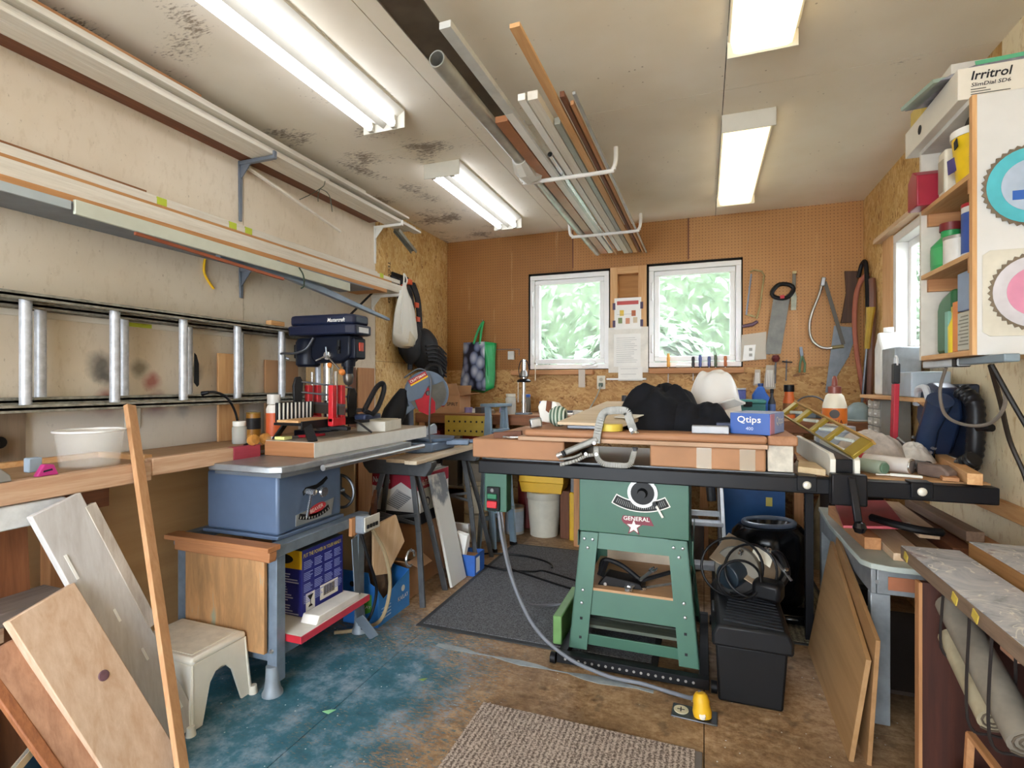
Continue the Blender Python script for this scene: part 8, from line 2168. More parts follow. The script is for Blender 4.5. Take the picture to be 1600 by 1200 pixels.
# on top of the unit
t = thing('controller_box', 'long white carton lettered with a slanted name on the shelf unit', 'box', (0.96, 2.36, ZT))
build(MB().bx(0.80, 1.12, 2.17, 2.66, ZT, ZT + 0.105), 'carton', mat('#d8d2c6', 0.55, 0, 0.04), t, 0.002)
text(t, 'Irritrol', (0.835, 2.1692, ZT + 0.060), (1, 0, 0), (0, 0, 1), 0.105, INK, 0.030, bold=0.02, italic=0.2)
text(t, 'SlimDial SD6', (0.835, 2.1692, ZT + 0.038), (1, 0, 0), (0, 0, 1), 0.105, INK, 0.013, italic=0.2)
m = MB()
for k in range(3):
    m.bx(0.835, 0.90 - 0.012 * k + (0.04 if k == 0 else 0), 2.1692, 2.1698, ZT + 0.012 + k * 0.008, ZT + 0.015 + k * 0.008)
build(m, 'small_print', mat('#5b5852', 0.6), t, smooth=0)
build(MB().prism(arc((2.50, ZT + 0.052), 0.018, 0, 2 * PI, 12)[:-1], 0.001, (0.7995, 0, 0), (0, 1, 0), (0, 0, 1)), 'hand_hole', INK, t)
solo(MB().bx(0.812, 0.855, 2.52, 2.64, ZT + 0.1055, ZT + 0.18), 'yellow_wrap', 'dull yellow packet at the back of the long carton', 'packet', mat('#c9b05a', 0.5), None, 0.003)
t = thing('film_pack', 'slanting film-wrapped pack with green stripe on the long carton', 'pack', (0.92, 2.36, ZT + 0.106))
M = Matrix.Translation(Vector((0.88, 2.36, ZT + 0.135))) @ Matrix.Rotation(R(-9), 4, 'Y') @ Matrix.Rotation(R(14), 4, 'Z')
def fp(m_, nm, mt_, **k):
    m_.v = [M @ q for q in m_.v]
    return build(m_, nm, mt_, t, **k)
fp(MB().prism([(-0.14, 0), (0.26, 0), (0.24, 0.03), (0.05, 0.045), (-0.10, 0.014)], 0.20, (0, 0, -0.012), (1, 0, 0), (0, 0, 1)), 'film', mat('#8a8a96', 0.25, 0.1, 0.3, 22), bev=0.003)
fp(MB().bx(-0.02, 0.24, -0.102, -0.1005, 0.016, 0.030), 'green_stripe', mat('#5fb58c', 0.4))
fp(MB().bx(-0.155, -0.10, -0.09, 0.09, -0.012, 0.001), 'crimped_end', clear('#9fb4a8', 0.15, 0.7))
t = thing('timer_carton', 'white carton with three round marks standing behind the film pack', 'box', (0.98, 2.52, ZT + 0.106))
build(MB().bx(0.89, 1.11, 2.47, 2.60, ZT + 0.1055, ZT + 0.275), 'carton', mat('#d8d3ca', 0.55), t, 0.002)
for k in range(3):
    build(MB().prism(arc((1.03 + 0.026 * k, ZT + 0.248), 0.008, 0, 2 * PI, 12)[:-1], 0.001, (0, 2.4694, 0), (1, 0, 0), (0, 0, 1)), 'round_mark', INK, t)
build(MB().bx(1.005, 1.05, 2.4688, 2.4698, ZT + 0.205, ZT + 0.225), 'bronze_mark', mat('#9a6a34', 0.5), t)

# power strip and leads below the unit
t = thing('power_strip', 'white and grey power strip under the shelf unit', 'power strip', (0.93, 2.3, 1.36))
build(MB().bx(0.86, 0.90, 2.33, 2.66, 1.365, 1.393), 'strip_body', mat('#c4ccd2', 0.45), t, 0.005)
build(MB().bx(0.86, 0.90, 2.02, 2.329, 1.368, 1.393), 'strip_end', mat('#7f8f9a', 0.45), t, 0.004)
build(MB().bx(0.858, 0.902, 2.34, 2.38, 1.362, 1.394), 'plug_block', BLACK, t, 0.004)
G7 = 'leads hanging from the power strip'
for (pts, r, lb, c_) in (([(0.87, 2.46, 1.362), (0.865, 2.50, 1.27), (0.87, 2.46, 1.18), (0.90, 2.36, 1.15), (0.93, 2.26, 1.17), (0.94, 2.20, 1.25), (0.92, 2.24, 1.36)], 0.006, 'grey lead hanging in a round loop under the shelf unit', '#6a6158'),
                      ([(0.90, 2.20, 1.362), (0.96, 2.28, 1.24), (1.02, 2.36, 1.10), (1.06, 2.34, 0.95), (1.06, 2.33, 0.80)], 0.008, 'dark brown lead hanging straight down the right wall', '#2c241e'),
                      ([(0.89, 2.17, 1.364), (0.95, 2.16, 1.22), (1.02, 2.10, 1.02), (1.07, 2.06, 0.90), (1.08, 2.05, 0.80)], 0.008, 'black lead slanting to the white table corner', '#1e1a18')):
    solo(MB().tube(spline(pts, 7), r, 8), 'hanging_lead', lb, 'cable', mat(c_, 0.5), G7)

# ---- things along the right wall by the window
t = thing('white_jug', 'white plastic jug standing before the right window', 'jug', (1.03, 3.72, ZB))
sh_ = thing('sill_shelf', 'narrow shelf under the right window holding jugs', 'shelf', (1.05, 3.5, 1.2))
build(MB().bx(0.92, XR - 0.006, 2.95, 3.86, 1.215, 1.235), 'shelf_board', PINE['Y'], sh_, 0.002)
for y in (3.0, 3.8):
    build(MB().prism([(XR - 0.006, 1.214), (0.95, 1.214), (XR - 0.006, 1.05)], 0.02, (0, y, 0), (1, 0, 0), (0, 0, 1)), 'shelf_bracket', FIR['X'], sh_)
build(MB().prism([(-0.07, 0), (0.07, 0), (0.07, 0.28), (0.02, 0.34), (0.02, 0.37), (-0.02, 0.37), (-0.02, 0.34), (-0.07, 0.28)], 0.11, (1.03, 3.70, 1.236), (0, 1, 0), (0, 0, 1)), 'jug_body', mat('#dcdad4', 0.4), t, 0.012)
build(MB().cyl((1.03, 3.70, 1.607), (1.03, 3.70, 1.635), 0.026, n=16), 'cap', WHITE, t)
solo(MB().bx(0.97, 1.09, 3.38, 3.60, 1.236, 1.50), 'metal_can', 'silver rectangular can before the right window', 'can', metal('#a9b2b8', 0.35), None, 0.005)
solo(MB().bx(0.94, 1.10, 3.05, 3.34, 1.236, 1.36), 'grey_case', 'pale grey ribbed case under the right window', 'case', mat('#a8b4be', 0.4), None, 0.006)
t = thing('drawer_organiser', 'grey organiser with small drawers of hardware in the right corner', 'organiser', (0.98, 3.6, ZB))
build(MB().bx(0.98, 1.13, 3.66, 3.90, 0.93, 1.205), 'case', mat('#8d8a82', 0.4), t, 0.003)
for j in range(5):
    for k in range(2):
        d_ = build(MB().bx(0.972, 0.980, 3.672 + 0.112 * k, 3.776 + 0.112 * k, 0.945 + j * 0.052, 0.990 + j * 0.052), 'drawer', mat('#b5b0a4', 0.3, 0, 0.3, 30), t, 0.002)
        build(MB().bx(0.966, 0.972, 3.71 + 0.112 * k, 3.74 + 0.112 * k, 0.96 + j * 0.052, 0.97 + j * 0.052), 'pull', WHITE, d_)
t = thing('red_level', 'tall red level with a dark grip standing by the right wall', 'level', (0.92, 3.05, 0.93))
build(MB().beam((0.86, 3.02, 0.935), (0.875, 3.04, 1.30), 0.045, 0.022, (1, 0, 0)), 'bar', mat('#b01f35', 0.4), t, 0.003)
build(MB().beam((0.8755, 3.0405, 1.301), (0.877, 3.042, 1.40), 0.047, 0.026, (1, 0, 0)), 'grip', mat('#2b2d30', 0.5), t, 0.006)
build(MB().tube(spline([(0.876, 3.02, 1.39), (0.878, 3.03, 1.425), (0.878, 3.06, 1.425), (0.876, 3.068, 1.30), (0.866, 3.055, 0.95)], 6), 0.005, 6), 'pale_edge', mat('#c9c9c9', 0.4), t)
t = thing('leaf_blower', 'navy leaf blower body with chevron tube hung on the right wall', 'blower', (1.03, 2.95, 0.93))
NVB = mat('#22304a', 0.28, 0.1)
build(MB().bx(1.08, 1.12, 2.82, 3.14, 0.96, 1.30), 'back_plate', mat('#1c2638', 0.4), t, 0.01)
build(MB().prism([(0.02, -0.17), (0.14, 0.02), (0.12, 0.15), (0.02, 0.18), (-0.10, 0.12), (-0.12, 0.0)], 0.10, (1.03, 3.0, 1.13), (0, -1, 0), (0, 0, 1)), 'housing', NVB, t, 0.02)
build(MB().tube([(0.97, 2.99, 0.98), (0.97, 2.92, 1.10), (0.97, 2.80, 1.23)], [0.045, 0.04, 0.05], 14), 'outlet_tube', mat('#2a3b58', 0.25, 0.1), t)
build(MB().tube([(0.99, 3.0, 0.99), (0.99, 3.01, 0.936)], [0.04, 0.05], 14), 'nozzle', BLACK, t)
build(MB().tube(spline([(0.972, 3.08, 1.20), (0.965, 3.04, 1.27), (0.968, 2.96, 1.28), (0.972, 2.93, 1.23)], 6), 0.016, 8), 'grip', mat('#c2c6cc', 0.35), t)
t = thing('ribbed_hose', 'black ribbed vacuum hose hanging beside the blower', 'hose', (1.06, 2.78, 0.94))
hp = spline([(1.04, 2.80, 1.27), (1.07, 2.75, 1.22), (1.07, 2.74, 1.10), (1.065, 2.75, 0.98), (1.03, 2.76, 0.90), (1.0, 2.68, 0.955), (1.02, 2.62, 1.0)], 9)
build(MB().tube(hp, [0.030 + 0.004 * (k % 2) for k in range(len(hp))], 12), 'hose_tube', mat('#16161a', 0.4), t)
build(MB().cyl((1.06, 2.69, 1.12), (1.08, 2.63, 1.125), 0.016, n=10), 'side_plug', BLACK, t)
t = thing('gorilla_glue', 'white and orange glue bottle with pump tip on a white tub', 'bottle', (0.62, 3.18, 1.1))
gx, gy = 0.619, 3.05
tb_ = thing('white_tub', 'white round tub under the orange labelled glue bottle', 'tub', (gx, gy, 0.933))
build(MB().lathe([(0, 0), (0.075, 0), (0.085, 0.125), (0.09, 0.13), (0.09, 0.155), (0, 0.157)], (gx, gy, 0.933), 28), 'tub_body', mat('#b4bcc6', 0.45), tb_)
zg = 0.933 + 0.158
build(MB().lathe([(0, 0), (0.052, 0), (0.054, 0.01), (0.054, 0.10), (0.040, 0.15), (0.026, 0.165)], (gx, gy, zg), 24), 'bottle_body', mat('#e0d8c4', 0.4), t)
build(MB().lathe([(0.0548, 0.012), (0.0548, 0.088)], (gx, gy, zg), 24, cap=False), 'orange_label', mat('#d8732a', 0.45), t)
build(MB().lathe([(0.030, 0.16), (0.030, 0.195), (0.014, 0.20), (0.012, 0.235), (0.006, 0.25), (0, 0.25)], (gx, gy, zg), 16), 'cap', mat('#7c3f34', 0.4), t)
dl = Vector((-gx, -gy, 0)).normalized(); ul = Vector((dl.y, -dl.x, 0)) * -1
text(t, 'GORILLA', Vector((gx, gy, zg + 0.014)) + dl * 0.0565 - ul * 0.034, ul, (0, 0, 1), 0.068, INK, 0.018, eps=0.001)
build(MB().prism(arc((0, 0), 0.022, 0, 2 * PI, 14)[:-1], 0.001, Vector((gx, gy, zg + 0.06)) + dl * 0.0562, ul, (0, 0, 1)), 'emblem', mat('#3a2c20', 0.5), t)

# extension table clutter
ZE = 0.9315
cloth_heap('work_gloves', 'pair of grey and cream work gloves on the saw extension', 'gloves', (0.73, 2.88, ZE), (0.16, 0.12), 0.15, mat('#b7ada4', 0.85, 0, 0.25, 25), 31, 7, amp=0.12)
cloth_heap('white_rag', 'white rag lying beside the gloves', 'rag', (0.90, 2.90, ZE), (0.10, 0.09), 0.09, mat('#cfcac2', 0.85, 0, 0.2, 25), 33, 7, amp=0.2)
t = thing('pipe_brush', 'tangle of silver fittings behind the rag', 'fittings', (0.93, 3.02, ZE))
rd = random.Random(9)
for k in range(14):
    p = Vector((0.93 + rd.uniform(-0.06, 0.06), 2.99 + rd.uniform(-0.05, 0.04), ZE + 0.012 + rd.uniform(0.0, 0.12)))
    d = Vector((rd.uniform(-1, 1), rd.uniform(-1, 1), rd.uniform(-0.6, 0.6))).normalized() * 0.03
    build(MB().cyl(p - d, p + d, 0.007, n=8), 'fitting', STEEL, t)
def cyl_thing(name, label, cat, a, b, r, bm, ends):
    t = thing(name, label, cat, a)
    a = Vector(a); b = Vector(b)
    build(MB().cyl(a, b, r, n=20), 'body', bm, t, 0.003)
    for f0, f1, rr, mm, nm in ends:
        build(MB().cyl(a.lerp(b, f0), a.lerp(b, f1), rr, n=20), nm, mm, t, 0.002)
    return t
cyl_thing('spray_can', 'white spray can with red cap lying on the extension table', 'spray can', (0.65, 2.68, ZE + 0.034), (0.79, 2.56, ZE + 0.034), 0.033, mat('#cdc6c0', 0.35), ((-0.22, 0.06, 0.034, RED, 'red_cap'), (0.98, 1.03, 0.031, CHROME, 'can_base')))
cyl_thing('chrome_torch', 'small chrome light head beside the spray can', 'light', (0.82, 2.66, ZE + 0.026), (0.86, 2.60, ZE + 0.026), 0.025, DKSTEEL, ((0.9, 1.05, 0.027, BLACK, 'rim'),))
cyl_thing('green_tool', 'grey-green trimmer body on the extension near the fence', 'tool', (0.605, 2.60, ZE + 0.03), (0.68, 2.50, ZE + 0.03), 0.028, mat('#8f9a88', 0.5), ((0.92, 1.06, 0.022, mat('#5c7a66', 0.5), 'nose'),))
t = thing('sanding_block', 'brown rubber sanding block on the extension table', 'block', (0.86, 2.52, ZE))
build(MB().prism([(-0.06, 0), (0.06, 0), (0.062, 0.03), (0.03, 0.05), (-0.02, 0.048), (-0.062, 0.052)], 0.055, (0.865, 2.53, ZE), (0.55, -0.83, 0), (0, 0, 1)), 'block_body', mat('#6f5d54', 0.7, 0, 0.2, 20), t, 0.008)
t = thing('white_scraper', 'white plastic scraper lying in front of the sanding block', 'scraper', (0.72, 2.50, ZE))
build(MB().beam((0.70, 2.50, ZE + 0.006), (0.80, 2.47, ZE + 0.006), 0.022, 0.010), 'handle', WHITE, t, 0.003)
build(MB().prism([(-0.035, -0.03), (0.01, -0.012), (0.01, 0.012), (-0.035, 0.03)], 0.006, (0.69, 2.503, ZE + 0.005), (1, -0.3, 0), (0.3, 1, 0)), 'blade', WHITE, t, 0.002)
solo(MB().beam((1.04, 3.02, ZE + 0.022), (0.925, 2.37, ZE + 0.022), 0.045, 0.042), 'wood_batten', 'square pine batten along the end of the saw extension', 'batten', PINE['Y'], bev=0.002)
solo(MB().beam((0.99, 3.0, ZE + 0.008), (0.875, 2.43, ZE + 0.008), 0.05, 0.014), 'thin_batten', 'thin brown strip beside the pine batten', 'batten', FIR['Y'], bev=0.001)
solo(MB().prism([(0.365, 2.45), (0.455, 2.39), (0.455, 2.60), (0.40, 2.66)], 0.026, (0, 0, 0.9465), (1, 0, 0), (0, 1, 0)), 'board_offcut', 'stained wedge-shaped board offcut before the white fence', 'offcut', wood('#d3bd98', '#bfa378', 'X'), bev=0.002)
solo(MB().lathe([(0, -0.028), (0.02, -0.02), (0.028, 0), (0.02, 0.02), (0, 0.028)], (0.372, 2.70, 0.961), 16), 'wooden_ball', 'brown wooden ball beside the stained offcut', 'ball', DKWOOD['X'])
solo(MB().prism([(1.0, 2.05), (XR - 0.012, 2.05), (XR - 0.012, 1.50), (1.03, 1.50)], 0.035, (0, 0, 0.955), (1, 0, 0), (0, 1, 0)), 'white_shelf', 'white shelf corner on the right wall at the picture edge', 'shelf', mat('#d5d8da', 0.4), bev=0.004)
solo(MB().beam((1.135, 3.2, 0.80), (1.12, 1.6, 0.80), 0.03, 0.06), 'wall_rail', 'brown wooden rail along the right wall behind the boards', 'rail', PINE['Y'], bev=0.003)

# ================================================================ BLACK TOTE, CIRCULAR SAW, HUMIDIFIER
t = thing('tool_tote', 'black plastic tool chest with ribbed lid beside the green saw', 'tool chest', (0.18, 2.6, 0))
TB_ = mat('#0e0e10', 0.5, 0, 0.25)
build(MB().prism([(0.055, 0), (0.295, 0), (0.312, 0.235), (0.045, 0.235)], 0.50, (0, 2.565, 0.001), (1, 0, 0), (0, 0, 1)), 'chest_body', TB_, t, 0.01)
ld = build(MB().prism([(0.030, 0.236), (0.330, 0.236), (0.330, 0.285), (0.310, 0.325), (0.050, 0.325), (0.030, 0.285)], 0.56, (0, 2.565, 0.001), (1, 0, 0), (0, 0, 1)), 'chest_lid', mat('#17181b', 0.45, 0, 0.2), t, 0.012)
for k in range(11):
    build(MB().beam((0.075 + 0.004 * k, 2.34 + k * 0.032, 0.328), (0.295, 2.34 + k * 0.032 - 0.03, 0.328), 0.010, 0.006), 'lid_rib', mat('#202226', 0.4), ld)
build(MB().bx(0.032, 0.044, 2.40, 2.52, 0.327, 0.334), 'lid_handle', mat('#202226', 0.4), ld, 0.003)
def circ_saw():
    t = thing('circular_saw', 'circular saw with coiled black cord on the tool chest', 'circular saw', (0.19, 2.66, 0.33))
    c = Vector((0.18, 2.70, 0.335))
    MT = mat('#8f8a80', 0.4, 0.4)
    build(MB().box(c + Vector((0.02, 0.02, 0.12)), (0.30, 0.20, 0.006), R(28), R(22), R(-20)), 'shoe', mat('#a8937a', 0.4, 0.4), t, 0.002)
    build(MB().prism(arc((0, 0), 0.105, R(-20), R(200), 20), 0.045, c + Vector((-0.03, 0.0, 0.09)), (0.9, -0.35, 0.1), (0, 0.25, 1)), 'blade_guard', mat('#6b665c', 0.4, 0.4), t, 0.006)
    build(MB().cyl(c + Vector((-0.08, -0.07, 0.07)), c + Vector((0.02, 0.06, 0.09)), 0.058, 0.05, 18), 'motor', mat('#25303a', 0.4), t, 0.005)
    build(MB().tube(spline([c + Vector((0.06, 0.05, 0.10)), c + Vector((0.14, 0.03, 0.17)), c + Vector((0.17, -0.02, 0.10)), c + Vector((0.12, -0.06, 0.03))], 6), 0.020, 10), 'handle', BLACK, t)
    build(MB().beam(c + Vector((0.09, 0.02, 0.20)), c + Vector((0.19, -0.05, 0.08)), 0.014, 0.006), 'rip_guide', STEEL, t)
    build(MB().prism([(-0.04, -0.02), (0.05, -0.03), (0.05, 0.02), (-0.04, 0.03)], 0.004, c + Vector((0.07, -0.005, 0.165)), (0.85, -0.4, -0.3), (0.3, 0.3, 0.9)), 'white_label', mat('#c4bca8', 0.5), t)
    for k, (r, ox, oy, oz, tl) in enumerate(((0.125, -0.06, -0.10, 0.006, 0.25), (0.105, 0.02, -0.08, 0.012, 0.5), (0.085, -0.03, -0.14, 0.004, 0.1))):
        cc = c + Vector((ox, oy, oz + r))
        build(MB().tube([cc + Vector((r * math.cos(a) * 1.05, tl * r * math.sin(a) + 0.2 * r * math.cos(a), r * math.sin(a) * 0.98)) for a in [2 * PI * q / 28 for q in range(28)]], 0.006, 8, closed=True), 'cord_loop', BLACK, t)
    build(MB().box(c + Vector((0.09, -0.10, 0.045)), (0.12, 0.10, 0.085), 0, 0, R(-20)), 'gearbox', BLACK, t, 0.02)
    for dx, dz in ((0.10, 0.19), (-0.02, 0.17), (0.17, 0.11)):
        build(MB().lathe([(0, 0), (0.012, 0), (0.010, 0.018), (0, 0.02)], c + Vector((dx, -0.02, dz)), 12, (0.2, -0.4, 1)), 'wing_knob', CHROME, t)
circ_saw()
def humid():
    t = thing('humidifier', 'glossy black rounded humidifier on the olive mat', 'humidifier', (0.46, 3.55, 0.011))
    BG = mat('#101114', 0.16, 0, 0.1)
    x, y, z = 0.36, 3.45, 0.011
    pr_ = [(0, 0), (0.15, 0), (0.17, 0.02), (0.19, 0.10), (0.185, 0.14), (0.20, 0.17), (0.205, 0.34), (0.19, 0.42), (0.16, 0.455), (0.11, 0.465), (0.09, 0.44), (0, 0.435)]
    m = MB().lathe(pr_, (0, 0, 0), 32)
    m.v = [Vector((x + q.x * 1.05, y + q.y * 0.9, z + q.z + 0.06 * q.x)) for q in m.v]
    for q in m.v:
        if q.z < z:
            q.z = z
    build(m, 'shell', BG, t)
    build(MB().tube([(x + 0.135 * math.cos(a), y + 0.11 * math.sin(a), z + 0.468 + 0.05 * 0.135 * math.cos(a)) for a in [2 * PI * q / 28 for q in range(28)]], 0.016, 10, closed=True), 'top_ring', mat('#4b5462', 0.3), t)
    for (dx, dz) in ((-0.15, 0.33), (0.10, 0.20)):
        build(MB().box((x + dx, y - 0.178 + abs(dx) * 0.35, z + dz), (0.045, 0.012, 0.016), 0, 0, R(-38 if dx < 0 else 20)), 'blue_badge', mat('#2f7fc0', 0.3), t, 0.004)
    build(MB().box((x + 0.10, y - 0.24, z + 0.030), (0.20, 0.16, 0.05)), 'front_tray', BG, t, 0.02)
humid()

# ================================================================ RIGHT BENCHES AND LEANING SHEETS
rb = thing('steel_bench', 'old grey steel bench with pale top on the right', 'workbench', (0.85, 2.8, 0))
SB = mat('#8b8f92', 0.45, 0.35, 0.2, 14)
build(MB().prism([(0.60, 2.36), (0.66, 2.335), (XR - 0.014, 2.335), (XR - 0.014, 3.34), (0.60, 3.34), (0.575, 2.95), (0.575, 2.40)], 0.022, (0, 0, 0.604), (1, 0, 0), (0, 1, 0)), 'bench_top', mat('#a8b0a8', 0.45, 0, 0.15, 7), rb, 0.003)
build(MB().bx(0.62, XR - 0.02, 2.36, 2.378, 0.50, 0.592), 'front_apron', SB, rb, 0.003)
build(MB().bx(0.60, 0.618, 2.36, 3.30, 0.50, 0.592), 'side_apron', SB, rb, 0.003)
build(MB().bx(0.655, 0.80, 2.356, 2.3595, 0.52, 0.57), 'copper_plate', mat('#a8694a', 0.5, 0.2), rb)
for (x, y) in ((0.63, 2.385), (0.63, 3.28), (1.09, 2.385), (1.09, 3.28)):
    lg_ = build(MB().bx(x - 0.03, x + 0.035, y - 0.02, y + 0.02, 0.0, 0.499), 'leg', SB, rb, 0.003)
    build(MB().cyl((x - 0.01, y - 0.022, 0.545), (x - 0.01, y - 0.026, 0.545), 0.008, n=10), 'bolt', STEEL, lg_)
build(MB().bx(0.66, 1.06, 2.42, 3.26, 0.10, 0.115), 'lower_shelf', mat('#2c211a', 0.8), rb)
def sheet_lean(label, b0, b1, t0, t1, th, material):
    """leaning sheet with near / far bottom and near / far top corners"""
    b0, b1, t0, t1 = map(Vector, (b0, b1, t0, t1))
    nn = (b1 - b0).cross(t0 - b0).normalized() * th
    vs = [b0, b1, t1, t0, b0 + nn, b1 + nn, t1 + nn, t0 + nn]
    return solo(MB().add(vs, [(0, 1, 2, 3), (7, 6, 5, 4), (0, 4, 5, 1), (1, 5, 6, 2), (2, 6, 7, 3), (3, 7, 4, 0)]), 'plywood_offcut', label, 'plywood sheet', material, 'plywood sheets leaning on the steel bench', 0.001)
sheet_lean('front plywood sheet with a cut corner leaning on the steel bench', (0.468, 2.10, 0.0), (0.478, 2.92, 0.0), (0.520, 2.10, 0.36), (0.575, 2.92, 0.54), 0.016, wood('#b08a5e', '#977146', 'Y', 0.4))
sheet_lean('second plywood sheet behind the front one by the bench leg', (0.522, 2.10, 0.0), (0.530, 2.88, 0.0), (0.548, 2.10, 0.43), (0.592, 2.88, 0.575), 0.014, wood('#a87f54', '#8e683e', 'Y', 0.4))
# timber on the steel bench
G8 = 'offcuts piled on the steel bench'
ZS = 0.6155
for (a, b, w_, th, mt_, lb) in (((0.64, 3.15, 0), (0.655, 2.55, 0), 0.06, 0.05, FIR['Y'], 'brown square offcut at the front of the bench pile'),
                            ((0.76, 3.25, 0), (0.745, 2.42, 0), 0.11, 0.030, PALEW['Y'], 'wide pale board in the bench pile'),
                            ((0.86, 3.28, 0), (0.855, 2.40, 0), 0.07, 0.022, wood('#a98a6a', '#8d6f50', 'Y'), 'narrow brown board beside the wide pale one'),
                            ((0.95, 3.28, 0), (0.945, 2.50, 0), 0.08, 0.05, DKWOOD['Y'], 'dark brown beam in the bench pile'),
                            ((1.05, 3.28, 0), (1.05, 2.46, 0), 0.08, 0.06, FIR['Y'], 'brown beam near the right wall in the bench pile')):
    solo(MB().beam(Vector(a) + Vector((0, 0, ZS + th / 2)), Vector(b) + Vector((0, 0, ZS + th / 2)), w_, th), 'offcut', lb, 'offcut', mt_, G8, 0.002)
solo(MB().beam((0.90, 3.2, 0.682), (0.865, 2.60, 0.684), 0.07, 0.032), 'offcut', 'pale board on top of the dark beam in the bench pile', 'offcut', PALEW['Y'], G8, 0.002)
solo(MB().beam((0.99, 3.2, 0.70), (1.0, 2.56, 0.70), 0.06, 0.04), 'offcut', 'greyish-brown board on top of the bench pile by the wall', 'offcut', wood('#8d7460', '#70594a', 'Y'), G8, 0.002)
t = thing('red_sheet', 'red and white printed cover lying over the bench pile', 'cover', (0.72, 2.85, 0.69))
build(MB().box((0.70, 2.83, 0.706), (0.22, 0.55, 0.012), 0, R(-6), R(-8)), 'cover_sheet', mat('#b0424c', 0.4, 0, 0.15, 5), t, 0.002)
build(MB().box((0.70, 2.60, 0.7135), (0.20, 0.07, 0.002), 0, R(-6), R(-8)), 'white_band', mat('#cfc9c4', 0.5), t)
solo(MB().tube(spline([(0.66, 2.62, 0.736), (0.72, 2.54, 0.732), (0.80, 2.50, 0.724), (0.88, 2.50, 0.72)], 6), [0.006] + [0.016] * 17 + [0.008], 10), 'rubber_strip', 'curved black rubber strip on the red cover', 'strip', BLACK)

# near table with painted slabs
nt = thing('paint_table', 'dark wooden cabinet carrying the painted slabs at the right edge', 'cabinet', (0.9, 1.8, 0))
DR = wood('#4a2214', '#32140a', 'Z')
build(MB().bx(0.665, XR - 0.014, 2.06, 2.085, 0.0, 0.655), 'end_panel', DR, nt, 0.001)
build(MB().bx(0.655, 0.6645, 2.055, 2.09, 0.0, 0.655), 'edge_strip', FIR['Z'], nt)
build(MB().bx(0.70, XR - 0.014, 1.0, 2.085, 0.656, 0.672), 'carcass_top', DR, nt)
build(MB().bx(XR - 0.03, XR - 0.014, 1.0, 2.055, 0.0, 0.655), 'back_panel', mat('#20120c', 0.8), nt)
build(MB().bx(0.70, XR - 0.014, 1.0, 1.025, 0.0, 0.655), 'end_panel', DR, nt, 0.001)
for y, z in ((1.97, 0.49), (1.80, 0.375), (1.68, 0.40)):
    build(MB().tube(spline([(0.69, y, 0.656), (0.685, y, z), (0.735, y, z - 0.035), (0.785, y, z), (0.79, y, 0.656)], 5), 0.004, 6), 'sling', mat('#2a2320', 0.8), nt)
def painted(name, seed):
    n = N(name)
    p = n.co()
    v = n.noise(p, 7, 5, 0.65, dist=1.2)
    c = n.ramp(v, [(0.30, h('#6b6f78')), (0.45, h('#a9adb8')), (0.58, h('#c4c3c8')), (0.68, h('#8d7f86'))])
    st = n.ramp(n.noise(n.co((1, 1, 1), (0, 0, 0), (seed, 0, 0)), 4.5, 2, 0.5, dist=2.5), [(0.485, (0, 0, 0)), (0.497, (1, 1, 1)), (0.503, (1, 1, 1)), (0.515, (0, 0, 0))])
    return n.done(n.mix(n.math('MULTIPLY', st, 0.8), c, h('#ece9e2')), 0.4)
EDG = wood('#8a7460', '#6b5646', 'Y', 1.5)
t = thing('painted_slab', 'paint-spattered pale blue slab along the right bench edge', 'slab', (0.77, 1.75, 0.68))
build(MB().bx(0.665, 0.84, 1.15, 2.26, 0.673, 0.716), 'board', EDG, t, 0.003)
build(MB().bx(0.667, 0.838, 1.152, 2.258, 0.7165, 0.719), 'painted_face', painted('paint_a', 1.0), t)
for y in (2.2, 1.82, 1.70):
    build(MB().box((0.664, y, 0.695), (0.004, 0.03, 0.025), R(20), 0, 0), 'tape_scrap', mat('#c9b04c', 0.6), t)
t = thing('painted_slab', 'second paint-spattered slab standing proud by the wall', 'slab', (0.98, 1.75, 0.68))
build(MB().bx(0.855, XR - 0.016, 1.15, 2.24, 0.673, 0.755), 'board', wood('#a87a48', '#8a5f34', 'Y'), t, 0.003)
build(MB().bx(0.857, XR - 0.018, 1.152, 2.238, 0.7555, 0.758), 'painted_face', painted('paint_b', 4.0), t)
solo(MB().bx(0.79, XR - 0.03, 1.80, 1.88, 0.545, 0.568), 'pink_board', 'pale pinkish board end projecting under the slabs', 'board', wood('#c99a7c', '#b58364', 'X'), bev=0.002)
def roll(label, a, b, r, c_):
    t = thing('canvas_roll', label, 'roll', a, 0, 'rolls stored under the painted slabs')
    build(MB().cyl(a, b, r, n=18), 'roll_body', mat(c_, 0.8, 0, 0.2, 12), t)
    d = (Vector(b) - Vector(a)).normalized()
    sp = []
    u = d.orthogonal().normalized(); v = d.cross(u)
    for k in range(30):
        an = k * 0.55
        rr = r * (1 - k / 34.0)
        sp.append(Vector(b) + d * 0.001 + (u * math.cos(an) + v * math.sin(an)) * rr)
    build(MB().tube(sp, 0.003, 5), 'roll_spiral', mat('#5e5243', 0.8), t)
roll('grey canvas roll highest under the slabs', (0.735, 2.04, 0.600), (0.735, 1.62, 0.43), 0.042, '#837a6c')
roll('beige canvas roll below the grey one', (0.735, 2.03, 0.500), (0.728, 1.76, 0.40), 0.038, '#a3977c')
cloth_heap('dark_cloth', 'dark blue and brown cloth bunched under the slabs', 'cloth', (0.92, 1.68, 0.12), (0.14, 0.22), 0.30, mat('#2c2a3a', 0.9, 0, 0.4, 9), 41, 6, amp=0.2)
solo(MB().bx(0.72, XR - 0.035, 1.42, 1.98, 0.0, 0.118), 'floor_crate', 'dark crate on the floor under the slabs', 'crate', mat('#2a1c14', 0.8), bev=0.004)
t = thing('picture_frame', 'thin wooden frame leaning in the dark under the slabs', 'frame', (0.72, 1.5, 0))
